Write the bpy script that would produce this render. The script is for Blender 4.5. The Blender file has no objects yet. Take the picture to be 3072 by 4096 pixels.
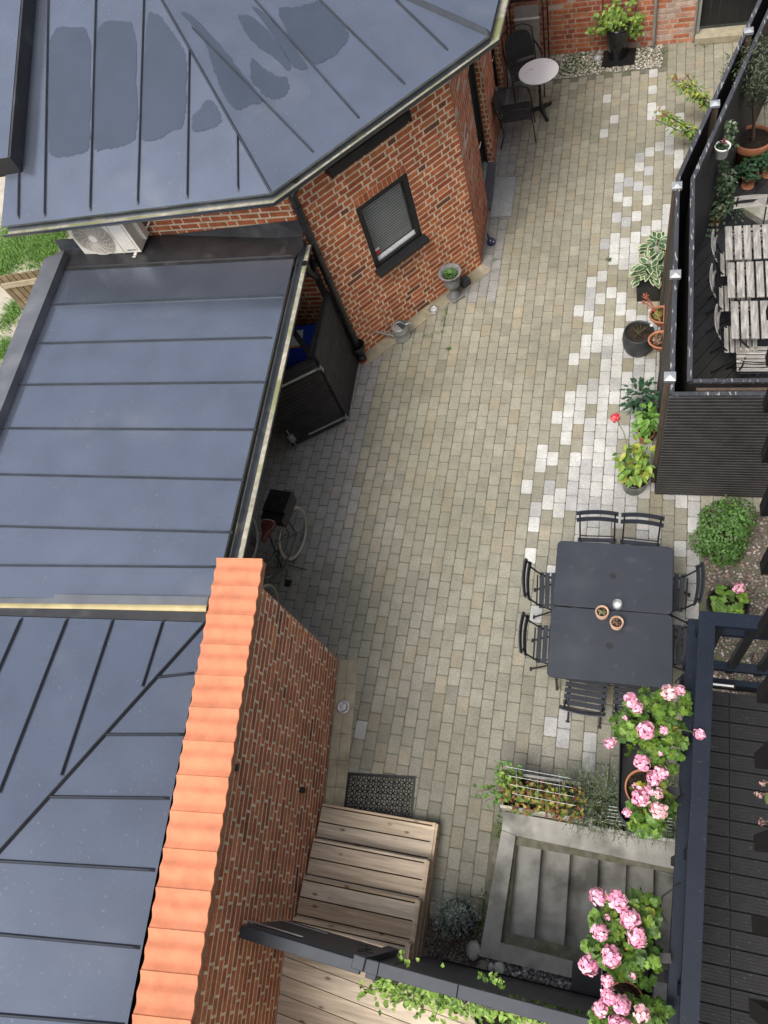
import bpy, math, random
from mathutils import Vector as V, Matrix
random.seed(7)
SC = bpy.context.scene
COL = SC.collection
# ------------------------------------------------------------------ camera
F_PX, PITCH, ROLL, YAW, CAM_H = 750.83, 0.529465, -0.497017, 0.616819, 8.4495
ROT = Matrix.Rotation(YAW, 3, 'Z') @ Matrix.Rotation(PITCH, 3, 'X') @ Matrix.Rotation(ROLL, 3, 'Z')
CAMPOS = V((0, 0, CAM_H))
cd = bpy.data.cameras.new('camera')
cam = bpy.data.objects.new('camera', cd)
COL.objects.link(cam)
cam.matrix_world = Matrix.Translation(CAMPOS) @ ROT.to_4x4()
cd.sensor_fit = 'VERTICAL'
cd.sensor_height = 24.0
cd.lens = 24.0 * F_PX / 1024
cd.clip_start = 0.05
cd.clip_end = 500
SC.camera = cam
# ------------------------------------------------------------------ sky, sun, exposure
SUN_EL, SUN_AZ = math.radians(62), math.radians(245)     # elevation; direction from +X towards +Y
w = bpy.data.worlds.new('World')
SC.world = w
w.use_nodes = True
nt = w.node_tree
sky = nt.nodes.new('ShaderNodeTexSky')
sky.sky_type = 'NISHITA'
sky.sun_disc = False
sky.sun_elevation = SUN_EL
sky.sun_rotation = math.radians(90) - SUN_AZ
sky.dust_density = 3.5
sky.air_density = 1.0
sky.ozone_density = 1.0
hs = nt.nodes.new('ShaderNodeHueSaturation')
hs.inputs['Saturation'].default_value = 0.42
bg = nt.nodes['Background']
nt.links.new(sky.outputs[0], hs.inputs['Color'])
nt.links.new(hs.outputs[0], bg.inputs['Color'])
bg.inputs['Strength'].default_value = 0.138
sl = bpy.data.lights.new('sun', 'SUN')
sl.energy = 1.5
sl.angle = math.radians(28)
sl.color = (1, 0.95, 0.87)
so = bpy.data.objects.new('sun', sl)
COL.objects.link(so)
sd = V((math.cos(SUN_EL) * math.cos(SUN_AZ), math.cos(SUN_EL) * math.sin(SUN_AZ), math.sin(SUN_EL)))
so.rotation_euler = sd.to_track_quat('Z', 'Y').to_euler()
SC.view_settings.view_transform = 'Standard'
SC.view_settings.look = 'None'
SC.view_settings.exposure = 0.86
SC.view_settings.gamma = 1
# ------------------------------------------------------------------ helpers
def ray(u, v):
    return ROT @ V(((u / 4 - 384) / F_PX, -(v / 4 - 512) / F_PX, -1.0))
def at(u, v, z=0.0):
    """pixel of the 3072x4096 photograph -> point at height z"""
    d = ray(u, v)
    return CAMPOS + d * ((z - CAM_H) / d.z)
def rp(u, v, p, n):
    """pixel -> point on the plane through p with normal n"""
    d = ray(u, v)
    return CAMPOS + d * ((p - CAMPOS).dot(n) / d.dot(n))
def lerp(a, b, t): return a + (b - a) * t
def R(a, b): return random.uniform(a, b)
MATS = {}
def mat(name, col, rough=0.6, metal=0.0, var=0.15, scale=20.0, bump=0.0, bscale=None, attr=False, spec=0.5,
        speck=0.0, speck_col=(0.8, 0.8, 0.78), stain=None, coat=0.0, stretch=None, trans=0.0, alpha=1.0, sub=0.0, rvar=0.0, knots=0.0):
    if name in MATS: return MATS[name]
    m = bpy.data.materials.new(name)
    m.use_nodes = True
    t = m.node_tree
    N, L = t.nodes, t.links
    b = N['Principled BSDF']
    b.inputs['Roughness'].default_value = rough
    b.inputs['Metallic'].default_value = metal
    b.inputs['Specular IOR Level'].default_value = spec
    b.inputs['Coat Weight'].default_value = coat
    b.inputs['Transmission Weight'].default_value = trans
    b.inputs['Alpha'].default_value = alpha
    if sub:
        b.inputs['Subsurface Weight'].default_value = sub
        b.inputs['Subsurface Scale'].default_value = 0.02
    tc = N.new('ShaderNodeTexCoord')
    vec = tc.outputs['Object']
    if stretch:
        mp = N.new('ShaderNodeMapping')
        mp.inputs['Scale'].default_value = stretch
        L.new(vec, mp.inputs['Vector'])
        vec = mp.outputs[0]
    if attr:
        a = N.new('ShaderNodeAttribute')
        a.attribute_name = 'Col'
        src = a.outputs['Color']
    else:
        rgb = N.new('ShaderNodeRGB')
        rgb.outputs[0].default_value = (*col, 1)
        src = rgb.outputs[0]
    def noise(sc, det=4):
        n = N.new('ShaderNodeTexNoise')
        n.inputs['Scale'].default_value = sc
        n.inputs['Detail'].default_value = det
        L.new(vec, n.inputs['Vector'])
        return n.outputs['Fac']
    def ramp(f, p0, p1, c0, c1):
        r = N.new('ShaderNodeValToRGB')
        r.color_ramp.elements[0].position = p0
        r.color_ramp.elements[1].position = p1
        r.color_ramp.elements[0].color = (*c0, 1)
        r.color_ramp.elements[1].color = (*c1, 1)
        L.new(f, r.inputs[0])
        return r.outputs[0]
    def mix(a_, b_, fac, mode='MIX'):
        x = N.new('ShaderNodeMix')
        x.data_type = 'RGBA'
        x.blend_type = mode
        for s, i in ((fac, 0), (a_, 6), (b_, 7)):
            if hasattr(s, 'links'): L.new(s, x.inputs[i])
            elif isinstance(s, tuple): x.inputs[i].default_value = (*s, 1)
            else: x.inputs[i].default_value = s
        return x.outputs[2]
    if var:
        f = noise(scale)
        v = ramp(f, 0.3, 0.7, (1 - var,) * 3, (1 + var,) * 3)
        src = mix(src, v, 1.0, 'MULTIPLY')
        f2 = noise(scale * 0.13, 3)
        v2 = ramp(f2, 0.3, 0.7, (1 - var * 0.7,) * 3, (1 + var * 0.7,) * 3)
        src = mix(src, v2, 1.0, 'MULTIPLY')
    if stain:
        scol, ssc, p0, p1, amt = stain
        f = ramp(noise(ssc, 6), p0, p1, (0, 0, 0), (amt,) * 3)
        src = mix(src, scol, f)
    if knots:
        vo = N.new('ShaderNodeTexVoronoi')
        vo.inputs['Scale'].default_value = knots
        m2 = N.new('ShaderNodeMapping')
        m2.inputs['Scale'].default_value = (0.55, 1.2, 0.25)
        L.new(tc.outputs['Object'], m2.inputs['Vector'])
        L.new(m2.outputs[0], vo.inputs['Vector'])
        src = mix((0.13, 0.075, 0.04), src, ramp(vo.outputs['Distance'], 0.05, 0.15, (0.15,) * 3, (1, 1, 1)))
    if speck:
        f = ramp(noise(speck, 2), 0.66, 0.72, (0, 0, 0), (0.8, 0.8, 0.8))
        src = mix(src, speck_col, f)
    L.new(src, b.inputs['Base Color'])
    if rvar:
        r_ = ramp(noise(scale * 0.3, 5), 0.3, 0.7, (max(rough - rvar, 0.03),) * 3, (rough + rvar,) * 3)
        L.new(r_, b.inputs['Roughness'])
    if bump:
        bp = N.new('ShaderNodeBump')
        bp.inputs['Strength'].default_value = bump
        bp.inputs['Distance'].default_value = 0.01
        L.new(noise(bscale or scale * 2, 5), bp.inputs['Height'])
        L.new(bp.outputs[0], b.inputs['Normal'])
    MATS[name] = m
    return m

class MB:
    """collects faces and links them as ONE mesh object"""
    def __init__(s): s.v = []; s.f = []; s.c = []; s.sm = []
    def face(s, pts, col=None, smooth=False):
        i = len(s.v)
        s.v += [tuple(p) for p in pts]
        s.f.append(tuple(range(i, i + len(pts))))
        s.c.append(col); s.sm.append(smooth)
    def grid(s, rows, col=None, smooth=True, closed=False):
        """rows of points, welded"""
        i = len(s.v); n = len(rows[0])
        for r in rows: s.v += [tuple(p) for p in r]
        for a in range(len(rows) - 1):
            for b in range(n if closed else n - 1):
                b2 = (b + 1) % n
                s.f.append((i + a * n + b, i + a * n + b2, i + (a + 1) * n + b2, i + (a + 1) * n + b))
                s.c.append(col); s.sm.append(smooth)
    def hexa(s, b, t, col=None):
        """bottom and top loops of equal length"""
        n = len(b)
        s.face(list(reversed(b)), col); s.face(t, col)
        for k in range(n):
            s.face([b[k], b[(k + 1) % n], t[(k + 1) % n], t[k]], col)
    def box(s, c, size, col=None, rz=0.0, bev=0.0, ax=None):
        """box about centre c; ax = (X,Y,Z) axes overrides rz"""
        if ax is None:
            cz, sz = math.cos(rz), math.sin(rz)
            ax = (V((cz, sz, 0)), V((-sz, cz, 0)), V((0, 0, 1)))
        X, Y, Z = [a * (d / 2) for a, d in zip(ax, size)]
        c = V(c)
        if not bev:
            s.hexa([c - X - Y - Z, c + X - Y - Z, c + X + Y - Z, c - X + Y - Z],
                   [c - X - Y + Z, c + X - Y + Z, c + X + Y + Z, c - X + Y + Z], col)
            return
        x, y, z = [a * (bev) for a in ax]
        rings = []
        for zz, ins in ((-Z, 1), (-Z + z, 0), (Z - z, 0), (Z, 1)):
            r = []
            for sx, sy in ((-1, -1), (1, -1), (1, 1), (-1, 1)):
                r.append(c + zz + X * sx + Y * sy - (x * sx + y * sy) * ins)
            rings.append(r)
        s.face(list(reversed(rings[0])), col); s.face(rings[3], col)
        for a in range(3):
            for k in range(4):
                s.face([rings[a][k], rings[a][(k + 1) % 4], rings[a + 1][(k + 1) % 4], rings[a + 1][k]], col)
    def bar(s, a, b, w, h, up=V((0, 0, 1)), col=None, bev=0.0):
        """rectangular bar from a to b, w sideways, h along up"""
        a, b = V(a), V(b)
        d = (b - a); l = d.length; d = d / l
        side = d.cross(up)
        if side.length < 1e-4: side = d.cross(V((1, 0, 0)))
        side.normalize()
        u = side.cross(d).normalized()
        s.box((a + b) / 2, (w, l, h), col, ax=(side, d, u), bev=bev)
    def tube(s, pts, r, seg=8, col=None, cap=True):
        pts = [V(p) for p in pts]
        rs = r if isinstance(r, (list, tuple)) else [r] * len(pts)
        rows = []; prev = None
        for i, p in enumerate(pts):
            d = pts[min(i + 1, len(pts) - 1)] - pts[max(i - 1, 0)]
            d.normalize()
            if prev is None:
                u = d.cross(V((0, 0, 1)))
                if u.length < 1e-3: u = d.cross(V((1, 0, 0)))
            else:
                u = prev - d * prev.dot(d)
            u.normalize(); prev = u
            w_ = d.cross(u)
            rows.append([p + (u * math.cos(2 * math.pi * k / seg) + w_ * math.sin(2 * math.pi * k / seg)) * rs[i] for k in range(seg)])
        s.grid(rows, col, True, True)
        if cap:
            s.face(list(reversed(rows[0])), col); s.face(rows[-1], col)
    def lathe(s, c, prof, seg=24, col=None, sx=1.0, sy=1.0, cap=True, flute=0.0, nfl=0, rz=0.0):
        """profile of (r,z) turned about the vertical through c"""
        c = V(c); rows = []
        for r, z in prof:
            row = []
            for k in range(seg):
                a = 2 * math.pi * k / seg
                rr = r * (1 + flute * math.cos(a * nfl)) if nfl else r
                x, y = rr * math.cos(a) * sx, rr * math.sin(a) * sy
                row.append(c + V((x * math.cos(rz) - y * math.sin(rz), x * math.sin(rz) + y * math.cos(rz), z)))
            rows.append(row)
        s.grid(rows, col, True, True)
        if cap:
            if prof[0][0] > 1e-4: s.face(list(reversed(rows[0])), col)
            if prof[-1][0] > 1e-4: s.face(rows[-1], col)
    def build(s, name, m, parent=None, label=None, loc=None):
        me = bpy.data.meshes.new(name)
        o = V(loc) if loc is not None else V((0, 0, 0))
        me.from_pydata([tuple(V(p) - o) for p in s.v], [], s.f)
        if any(c is not None for c in s.c):
            a = me.color_attributes.new('Col', 'FLOAT_COLOR', 'CORNER')
            buf = []
            for p in me.polygons:
                c = s.c[p.index] or (0.5, 0.5, 0.5)
                buf += [c[0], c[1], c[2], 1.0] * p.loop_total
            a.data.foreach_set('color', buf)
        me.polygons.foreach_set('use_smooth', s.sm)
        me.materials.append(m)
        me.update()
        ob = bpy.data.objects.new(name, me)
        COL.objects.link(ob)
        if loc is not None: ob.location = o
        if parent is not None:
            ob.parent = parent
            if loc is None and parent.type == 'EMPTY':
                ob.location = -parent.location       # parts are modelled in world space
        if label: ob['label'] = label
        return ob
def tag(o, label=None, cat=None, group=None, kind=None):
    for k, x in (('label', label), ('category', cat), ('group', group), ('kind', kind)):
        if x: o[k] = x
    return o
def thing(name, label, cat, loc=(0, 0, 0), group=None):
    o = bpy.data.objects.new(name, None)
    o.empty_display_size = 0.1
    COL.objects.link(o)
    o.location = loc
    return tag(o, label, cat, group)
def kids(o): return [x for x in bpy.data.objects if x.parent == o]
def copy_thing(o, loc, rz=0.0, label=None, group=None, scale=1.0):
    r = o.copy(); COL.objects.link(r)
    r.location = loc; r.rotation_euler = (0, 0, rz); r.scale = (scale,) * 3
    if label: r['label'] = label
    if group: r['group'] = group
    for ch in kids(o):
        c = ch.copy(); COL.objects.link(c); c.parent = r
        for g in kids(ch):
            d = g.copy(); COL.objects.link(d); d.parent = c
    return r
def jit(c, a): 
    k = 1 + R(-a, a)
    return (c[0] * k, c[1] * k, c[2] * k)
def text_mesh(name, s, size, m, parent, pos, X, Y, depth=0.002):
    """lettering as a mesh, running along X with up Y"""
    cu = bpy.data.curves.new(name, 'FONT')
    cu.body = s; cu.size = size; cu.extrude = depth; cu.align_x = 'CENTER'; cu.align_y = 'CENTER'
    t = bpy.data.objects.new(name, cu); COL.objects.link(t)
    dg = bpy.context.evaluated_depsgraph_get()
    me = bpy.data.meshes.new_from_object(t.evaluated_get(dg))
    bpy.data.objects.remove(t)
    ob = bpy.data.objects.new(name, me); COL.objects.link(ob)
    me.materials.clear(); me.materials.append(m)
    Xn, Yn = V(X).normalized(), V(Y).normalized(); Zn = Xn.cross(Yn)
    M = Matrix((Xn, Yn, Zn)).transposed().to_4x4(); M.translation = V(pos)
    me.transform(M)
    ob.parent = parent
    if parent is not None and parent.type == 'EMPTY': ob.location = -parent.location
    return ob
# ================================================================== materials
M = {}
M['brick'] = mat('brick', (0.4, 0.15, 0.08), 0.85, var=0.28, scale=60, bump=0.6, bscale=90, attr=True, spec=0.25, stain=((0.14, 0.06, 0.04), 1.3, 0.58, 0.82, 0.32))
M['paver'] = mat('paver', (0.35, 0.33, 0.28), 0.9, var=0.16, scale=45, bump=0.5, bscale=160, attr=True, spec=0.2, speck=170, speck_col=(0.42, 0.41, 0.38),
                 stain=((0.11, 0.108, 0.068), 0.6, 0.45, 0.72, 0.45))
M['sand'] = mat('joint_sand', (0.135, 0.128, 0.098), 0.95, var=0.3, scale=14, bump=0.5, stain=((0.07, 0.09, 0.03), 3.0, 0.45, 0.65, 0.7))
M['roof'] = mat('roof_metal', (0.165, 0.190, 0.245), 0.20, metal=0.70, var=0.08, scale=2.0, spec=0.6, bump=0.16, bscale=1.6, rvar=0.07, speck=34, speck_col=(0.25, 0.265, 0.29),
                stain=((0.27, 0.285, 0.31), 1.5, 0.58, 0.82, 0.5))
M['wet'] = mat('wet_roof_metal', (0.085, 0.105, 0.14), 0.13, metal=0.55, var=0.05, scale=3.0, spec=0.5)
M['seam'] = mat('crevice_shaded_seam', (0.03, 0.035, 0.045), 0.45, var=0.2, scale=6)  # near-black tone paints in the shade of the fold crevices
M['flash'] = mat('flashing_metal', (0.10, 0.105, 0.12), 0.4, var=0.15, scale=4, spec=0.6, stain=((0.2, 0.2, 0.2), 2.0, 0.6, 0.8, 0.4))
M['black_roof'] = mat('black_sheet', (0.022, 0.022, 0.024), 0.38, var=0.25, scale=5, spec=0.5, rvar=0.12, stain=((0.12, 0.12, 0.115), 3.5, 0.58, 0.8, 0.5))
M['gutter'] = mat('gutter_metal', (0.045, 0.052, 0.06), 0.4, var=0.3, scale=8, stain=((0.2, 0.18, 0.13), 3.5, 0.6, 0.75, 0.6))
M['silt'] = mat('gutter_silt', (0.35, 0.325, 0.25), 0.9, var=0.3, scale=16, bump=0.5, stain=((0.18, 0.19, 0.08), 2.2, 0.45, 0.6, 0.9))
M['pipe'] = mat('pipe_black', (0.012, 0.013, 0.014), 0.35, var=0.2, scale=6, spec=0.5)
M['black_paint'] = mat('black_paint', (0.014, 0.014, 0.015), 0.5, var=0.3, scale=8, spec=0.4)
M['black_wood'] = mat('black_wood', (0.022, 0.020, 0.020), 0.55, var=0.35, scale=6, bump=0.3, bscale=40, stretch=(1, 1, 1), spec=0.4)
M['white_plastic'] = mat('white_plastic', (0.74, 0.70, 0.62), 0.45, var=0.06, scale=8)
M['white'] = mat('white_paint', (0.78, 0.78, 0.77), 0.5, var=0.05, scale=10)
M['glass'] = mat('window_glass', (0.03, 0.035, 0.035), 0.04, var=0.0, spec=0.8)
M['blind'] = mat('blind_grey', (0.36, 0.37, 0.36), 0.6, var=0.06, scale=10)
M['steel'] = mat('galvanised', (0.50, 0.51, 0.51), 0.42, metal=0.75, var=0.15, scale=14)
M['chrome'] = mat('chrome', (0.75, 0.75, 0.74), 0.15, metal=1.0, var=0.0)
M['tile'] = mat('clay_tile', (0.58, 0.215, 0.115), 0.85, var=0.13, scale=9, bump=0.25, bscale=60, spec=0.3, stain=((0.50, 0.22, 0.14), 3.0, 0.52, 0.75, 0.45))
M['concrete'] = mat('concrete', (0.33, 0.325, 0.30), 0.9, var=0.16, scale=6, bump=0.35, bscale=60, spec=0.2, stain=((0.07, 0.072, 0.06), 2.6, 0.48, 0.68, 0.75))
M['slab'] = mat('sandstone', (0.36, 0.32, 0.23), 0.9, var=0.15, scale=9, bump=0.3, bscale=60, spec=0.2, stain=((0.17, 0.155, 0.09), 2.0, 0.45, 0.7, 0.8))
M['pine'] = mat('weathered_pine', (0.40, 0.33, 0.25), 0.75, var=0.22, scale=8, bump=0.25, bscale=12, stretch=(0.35, 5.0, 5.0), attr=True, spec=0.25, knots=6.5)
M['deckwood'] = mat('dark_deck', (0.030, 0.031, 0.034), 0.5, var=0.3, scale=3, bump=0.2, bscale=40, spec=0.4, stain=((0.05, 0.048, 0.03), 0.9, 0.5, 0.7, 0.5))
M['composite'] = mat('composite_deck', (0.016, 0.0155, 0.017), 0.7, var=0.15, scale=12, bump=0.15, bscale=60, spec=0.3, speck=60, speck_col=(0.09, 0.08, 0.08))
M['rail'] = mat('navy_black_rail', (0.008, 0.0125, 0.023), 0.5, var=0.15, scale=7, spec=0.22, speck=70, speck_col=(0.035, 0.04, 0.05))
M['rail_grey'] = mat('slate_grey_paint', (0.042, 0.048, 0.060), 0.5, var=0.15, scale=6, spec=0.35)
M['grey_slats'] = mat('grey_slats', (.050, .050, .053), .5, var=.2, scale=6, spec=.4)
M['peel'] = mat('peeling_paint', (0.045, 0.047, 0.055), 0.6, var=0.25, scale=12, stain=((0.42, 0.41, 0.39), 42.0, 0.60, 0.64, 0.6), stretch=(1, 0.16, 1), spec=0.3)
M['rawwood'] = mat('raw_brown_wood', (0.085, 0.058, 0.04), 0.8, var=0.3, scale=8, bump=0.3, stretch=(3, 3, 0.5))
M['gravel'] = mat('gravel_stone', (0.3, 0.27, 0.25), 0.85, var=0.2, scale=30, attr=True, spec=0.3)
M['earth'] = mat('soil', (0.028, 0.021, 0.015), 0.95, var=0.6, scale=60, bump=0.9, bscale=120, spec=0.2, speck=140, speck_col=(0.16, 0.13, 0.10))
M['leaf'] = mat('leaf', (0.08, 0.16, 0.03), 0.5, var=0.18, scale=25, attr=True, spec=0.4, sub=0.0)
M['petal'] = mat('petal', (0.8, 0.4, 0.5), 0.6, var=0.06, scale=40, attr=True, spec=0.25)
M['stem'] = mat('stem', (0.10, 0.13, 0.04), 0.7, var=0.2, scale=20)
M['twig'] = mat('woody_stem', (0.16, 0.11, 0.075), 0.85, var=0.25, scale=25, bump=0.4)
M['terracotta'] = mat('terracotta', (0.42, 0.17, 0.085), 0.8, var=0.16, scale=9, bump=0.15, spec=0.3, stain=((0.5, 0.33, 0.24), 3.5, 0.55, 0.8, 0.5))
M['glaze'] = mat('black_glaze', (0.012, 0.012, 0.014), 0.12, var=0.1, scale=5, spec=0.6)
M['black_plastic'] = mat('black_plastic', (0.013, 0.013, 0.014), 0.4, var=0.2, scale=8)
M['iron'] = mat('black_iron', (0.014, 0.014, 0.015), 0.5, var=0.25, scale=14, bump=0.1)
M['table_top'] = mat('anthracite_steel', (0.030, 0.035, 0.046), 0.5, var=0.10, scale=4, spec=0.4, rvar=0.08, speck=9, speck_col=(0.045, 0.05, 0.06), stain=((0.055, 0.06, 0.068), 2.2, 0.5, 0.75, 0.6))
# ================================================================== ground and paving
WELL = (-0.78, 1.6, -0.45, 0.35)       # x0, x1, y0, y1 of the stair opening
def rects_around(x0, x1, y0, y1, h):
    return [(x0, x1, h[3], y1), (x0, x1, y0, h[2]), (x0, h[0], h[2], h[3]), (h[1], x1, h[2], h[3])]
g = MB()
for a, b, c, d in rects_around(-150, 150, -150, 150, WELL):
    g.face([(a, c, -0.03), (b, c, -0.03), (b, d, -0.03), (a, d, -0.03)])
tag(g.build('ground', M['sand']), kind='structure')
WHITE, LGREY = [], []
def wl(dst, o, s, pts):
    for x, y in pts:
        p = at(o[0] + x / s, o[1] + y / s); dst.append((p.x, p.y))
S2, S1 = 2.0738, 1.508
wl(WHITE, (1900, 900), S2, [(1165,75),(1250,115),(1430,30),(1160,165),(1240,210),(1325,160),(1330,255),(1150,260),(1237,305),(1320,355),(1410,305),(1060,410),(970,457),(1130,552),(1040,605),(1215,605),(865,712),(1210,700),(945,752),(1030,805),(1025,905),(1297,750),(1200,900),(930,955),(1105,955),(1015,1007),(1195,1000),(825,1115),(920,1057),(1195,1105),(1095,1160),(1180,1210),(1270,1265),(1460,1255),(1455,1365),(1265,1370),(895,1370),(795,1435),(1078,1375),(880,1480),(975,1430),(1065,1485),(1165,1425),(785,1535),(870,1590),(1060,1590),(690,1600),(1385,780),(1470,720)])
wl(LGREY, (1900, 900), S2, [(1080,125),(1337,70),(965,555),(955,655),(1100,1055),(1365,1205),(1360,1315),(1290,1050),(1150,1000)])
wl(WHITE, (2000, 200), S2, [(905,160),(890,380),(950,560),(862,687),(1275,155),(1272,300),(1265,450),(1262,530),(1343,480),(1495,558),(1493,635),(1410,685),(1407,765),(1325,810),(1240,858),(1485,885),(1475,965),(1155,990),(987,1085),(980,1255),(1225,1280),(1058,1295),(1140,1335),(1305,1415),(1220,1465),(1130,1520),(1040,1565),(955,1615),(1125,1615),(1380,1280)])
wl(LGREY, (2000, 200), S2, [(1575,680),(1405,850),(1160,908),(1235,1025),(985,1170),(1067,1120),(1147,1160),(1225,1200),(973,1345),(1053,1385),(962,1520),(870,1572)])
wl(WHITE, (1972, 1000), S1, [(450,895),(540,845),(670,850),(740,885),(460,970),(530,1005),(665,930),(665,1010),(450,1050),(455,1135),(390,1015),(645,1175),(575,1215),(300,1220),(360,1260),(285,1305),(500,1257),(205,1430),(405,1480),(335,1520),(400,1567),(245,1630),(690,1392)])
wl(LGREY, (1972, 1000), S1, [(565,1300),(555,1390),(620,1330),(765,1440),(345,1435),(485,1430),(550,1475),(475,1525),(265,1570),(620,1515),(545,1545)])
wl(WHITE, (1972, 2000), S1, [(340,20),(395,60),(240,150),(225,330),(610,195),(680,225),(355,420)])
wl(LGREY, (1972, 2000), S1, [(250,60),(905,210),(755,120),(270,670),(365,1365),(450,1315),(605,1440),(600,1540),(440,1430)])
wl(LGREY, (1300, 2200), S2, [(310, 1500)])
def interp(x, xs, ys):
    i = 0
    while i < len(xs) - 2 and x > xs[i + 1]: i += 1
    return ys[i] + (ys[i + 1] - ys[i]) * (x - xs[i]) / (xs[i + 1] - xs[i])
YR = ([-20, 0, 20, 37.5], [-0.93, 3.247, 7.407, 10.99])
def row_y(r): return interp(r, *YR)
def y_row(y): return interp(y, YR[1], YR[0])
def col_x(c, y): return c * 0.14 + interp(y, [3.247, 7.407, 10.99], [-1.145, -1.095, -1.075])
white_cells, grey_cells = set(), set()
for src, dst in ((WHITE, white_cells), (LGREY, grey_cells)):
    for x, y in src:
        c = math.floor((x - col_x(0, y)) / 0.14) + 1
        r = y_row(y) - (0.5 if c % 2 else 0)
        dst.add((c, math.floor(r)))
def in_rect(x, y, r): return r[0] < x < r[1] and r[2] < y < r[3]
NOPAVE = [(-1.02, 2.2, -0.70, 0.47), (-1.62, -1.0, -0.8, -0.44), (1.02, 4, -1.2, 4.2), (-1.55, 0.42, 12.32, 13.2), (-3.2, -1.63, -1.0, 0.36)]
pv = MB()
rng = random.Random(3)
for c in range(-52, 24):
    for r in range(-24, 50):
        ro = r + (0.5 if c % 2 else 0)
        y0, y1 = row_y(ro), row_y(ro + 1)
        x0, x1 = col_x(c - 1, (y0 + y1) / 2), col_x(c, (y0 + y1) / 2)
        mx, my = (x0 + x1) / 2, (y0 + y1) / 2
        if my > 13.0 or my < -1.2 or mx > 2.6 or (mx < -4.6 and my > 6.2): continue
        if any(in_rect(mx, my, q) for q in NOPAVE): continue
        t = rng.random()
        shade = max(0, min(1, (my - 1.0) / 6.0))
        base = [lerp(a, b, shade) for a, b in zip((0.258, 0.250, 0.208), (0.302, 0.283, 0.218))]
        if mx < -3.3 or (mx < -1.85 and my > 8.6) or (my > 7.6 and mx < -1.8): base = [0.29, 0.28, 0.262]
        k = 1 + rng.uniform(-0.085, 0.085)
        col = [a * k for a in base]
        if t < 0.12: col = [col[0] * 1.05, col[1] * 0.99, col[2] * 0.93]
        elif t < 0.19: col = [a * 0.86 for a in col]
        if (c, r) in white_cells: k = rng.uniform(0.9, 1.08); col = [0.53 * k, 0.53 * k, 0.505 * k]
        elif (c, r) in grey_cells: k = rng.uniform(0.88, 1.08); col = [0.40 * k, 0.40 * k, 0.395 * k]
        elif 2.8 < my < 9.3 and interp(my, [2.8, 4.5, 7, 9.3], [-.55, -.72, -.12, .2]) < mx < 1.0 and rng.random() < 0.52: k = rng.uniform(.86, 1.18); col = [0.435 * k, 0.43 * k, 0.415 * k]
        g_ = 0.0025
        x0 += g_ + rng.uniform(0, .002); x1 -= g_; y0 += g_; y1 -= g_ + rng.uniform(0, .002)
        zt = rng.uniform(-0.002, 0.002)
        def oc(i, z, cc):
            X0, X1, Y0, Y1 = x0 + i, x1 - i, y0 + i, y1 - i
            return [(X0 + cc, Y0, z), (X1 - cc, Y0, z), (X1, Y0 + cc, z), (X1, Y1 - cc, z), (X1 - cc, Y1, z), (X0 + cc, Y1, z), (X0, Y1 - cc, z), (X0, Y0 + cc, z)]
        a, b = oc(0, -0.005, 0.011), oc(0.006, zt, 0.011)
        d = oc(0, -0.028, 0.011)
        pv.face(b, col)
        for q in range(8):
            pv.face([a[q], a[(q + 1) % 8], b[(q + 1) % 8], b[q]], col)
            pv.face([d[q], d[(q + 1) % 8], a[(q + 1) % 8], a[q]], col)
tag(pv.build('courtyard_paving', M['paver']), kind='structure')
js = MB()
for a, b, c, d in rects_around(-8.2, 3.2, -1.4, 13.1, WELL):
    js.face([(a, c, -0.010), (b, c, -0.010), (b, d, -0.010), (a, d, -0.010)])
tag(js.build('joint_sand', M['sand']), kind='structure')
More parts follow.
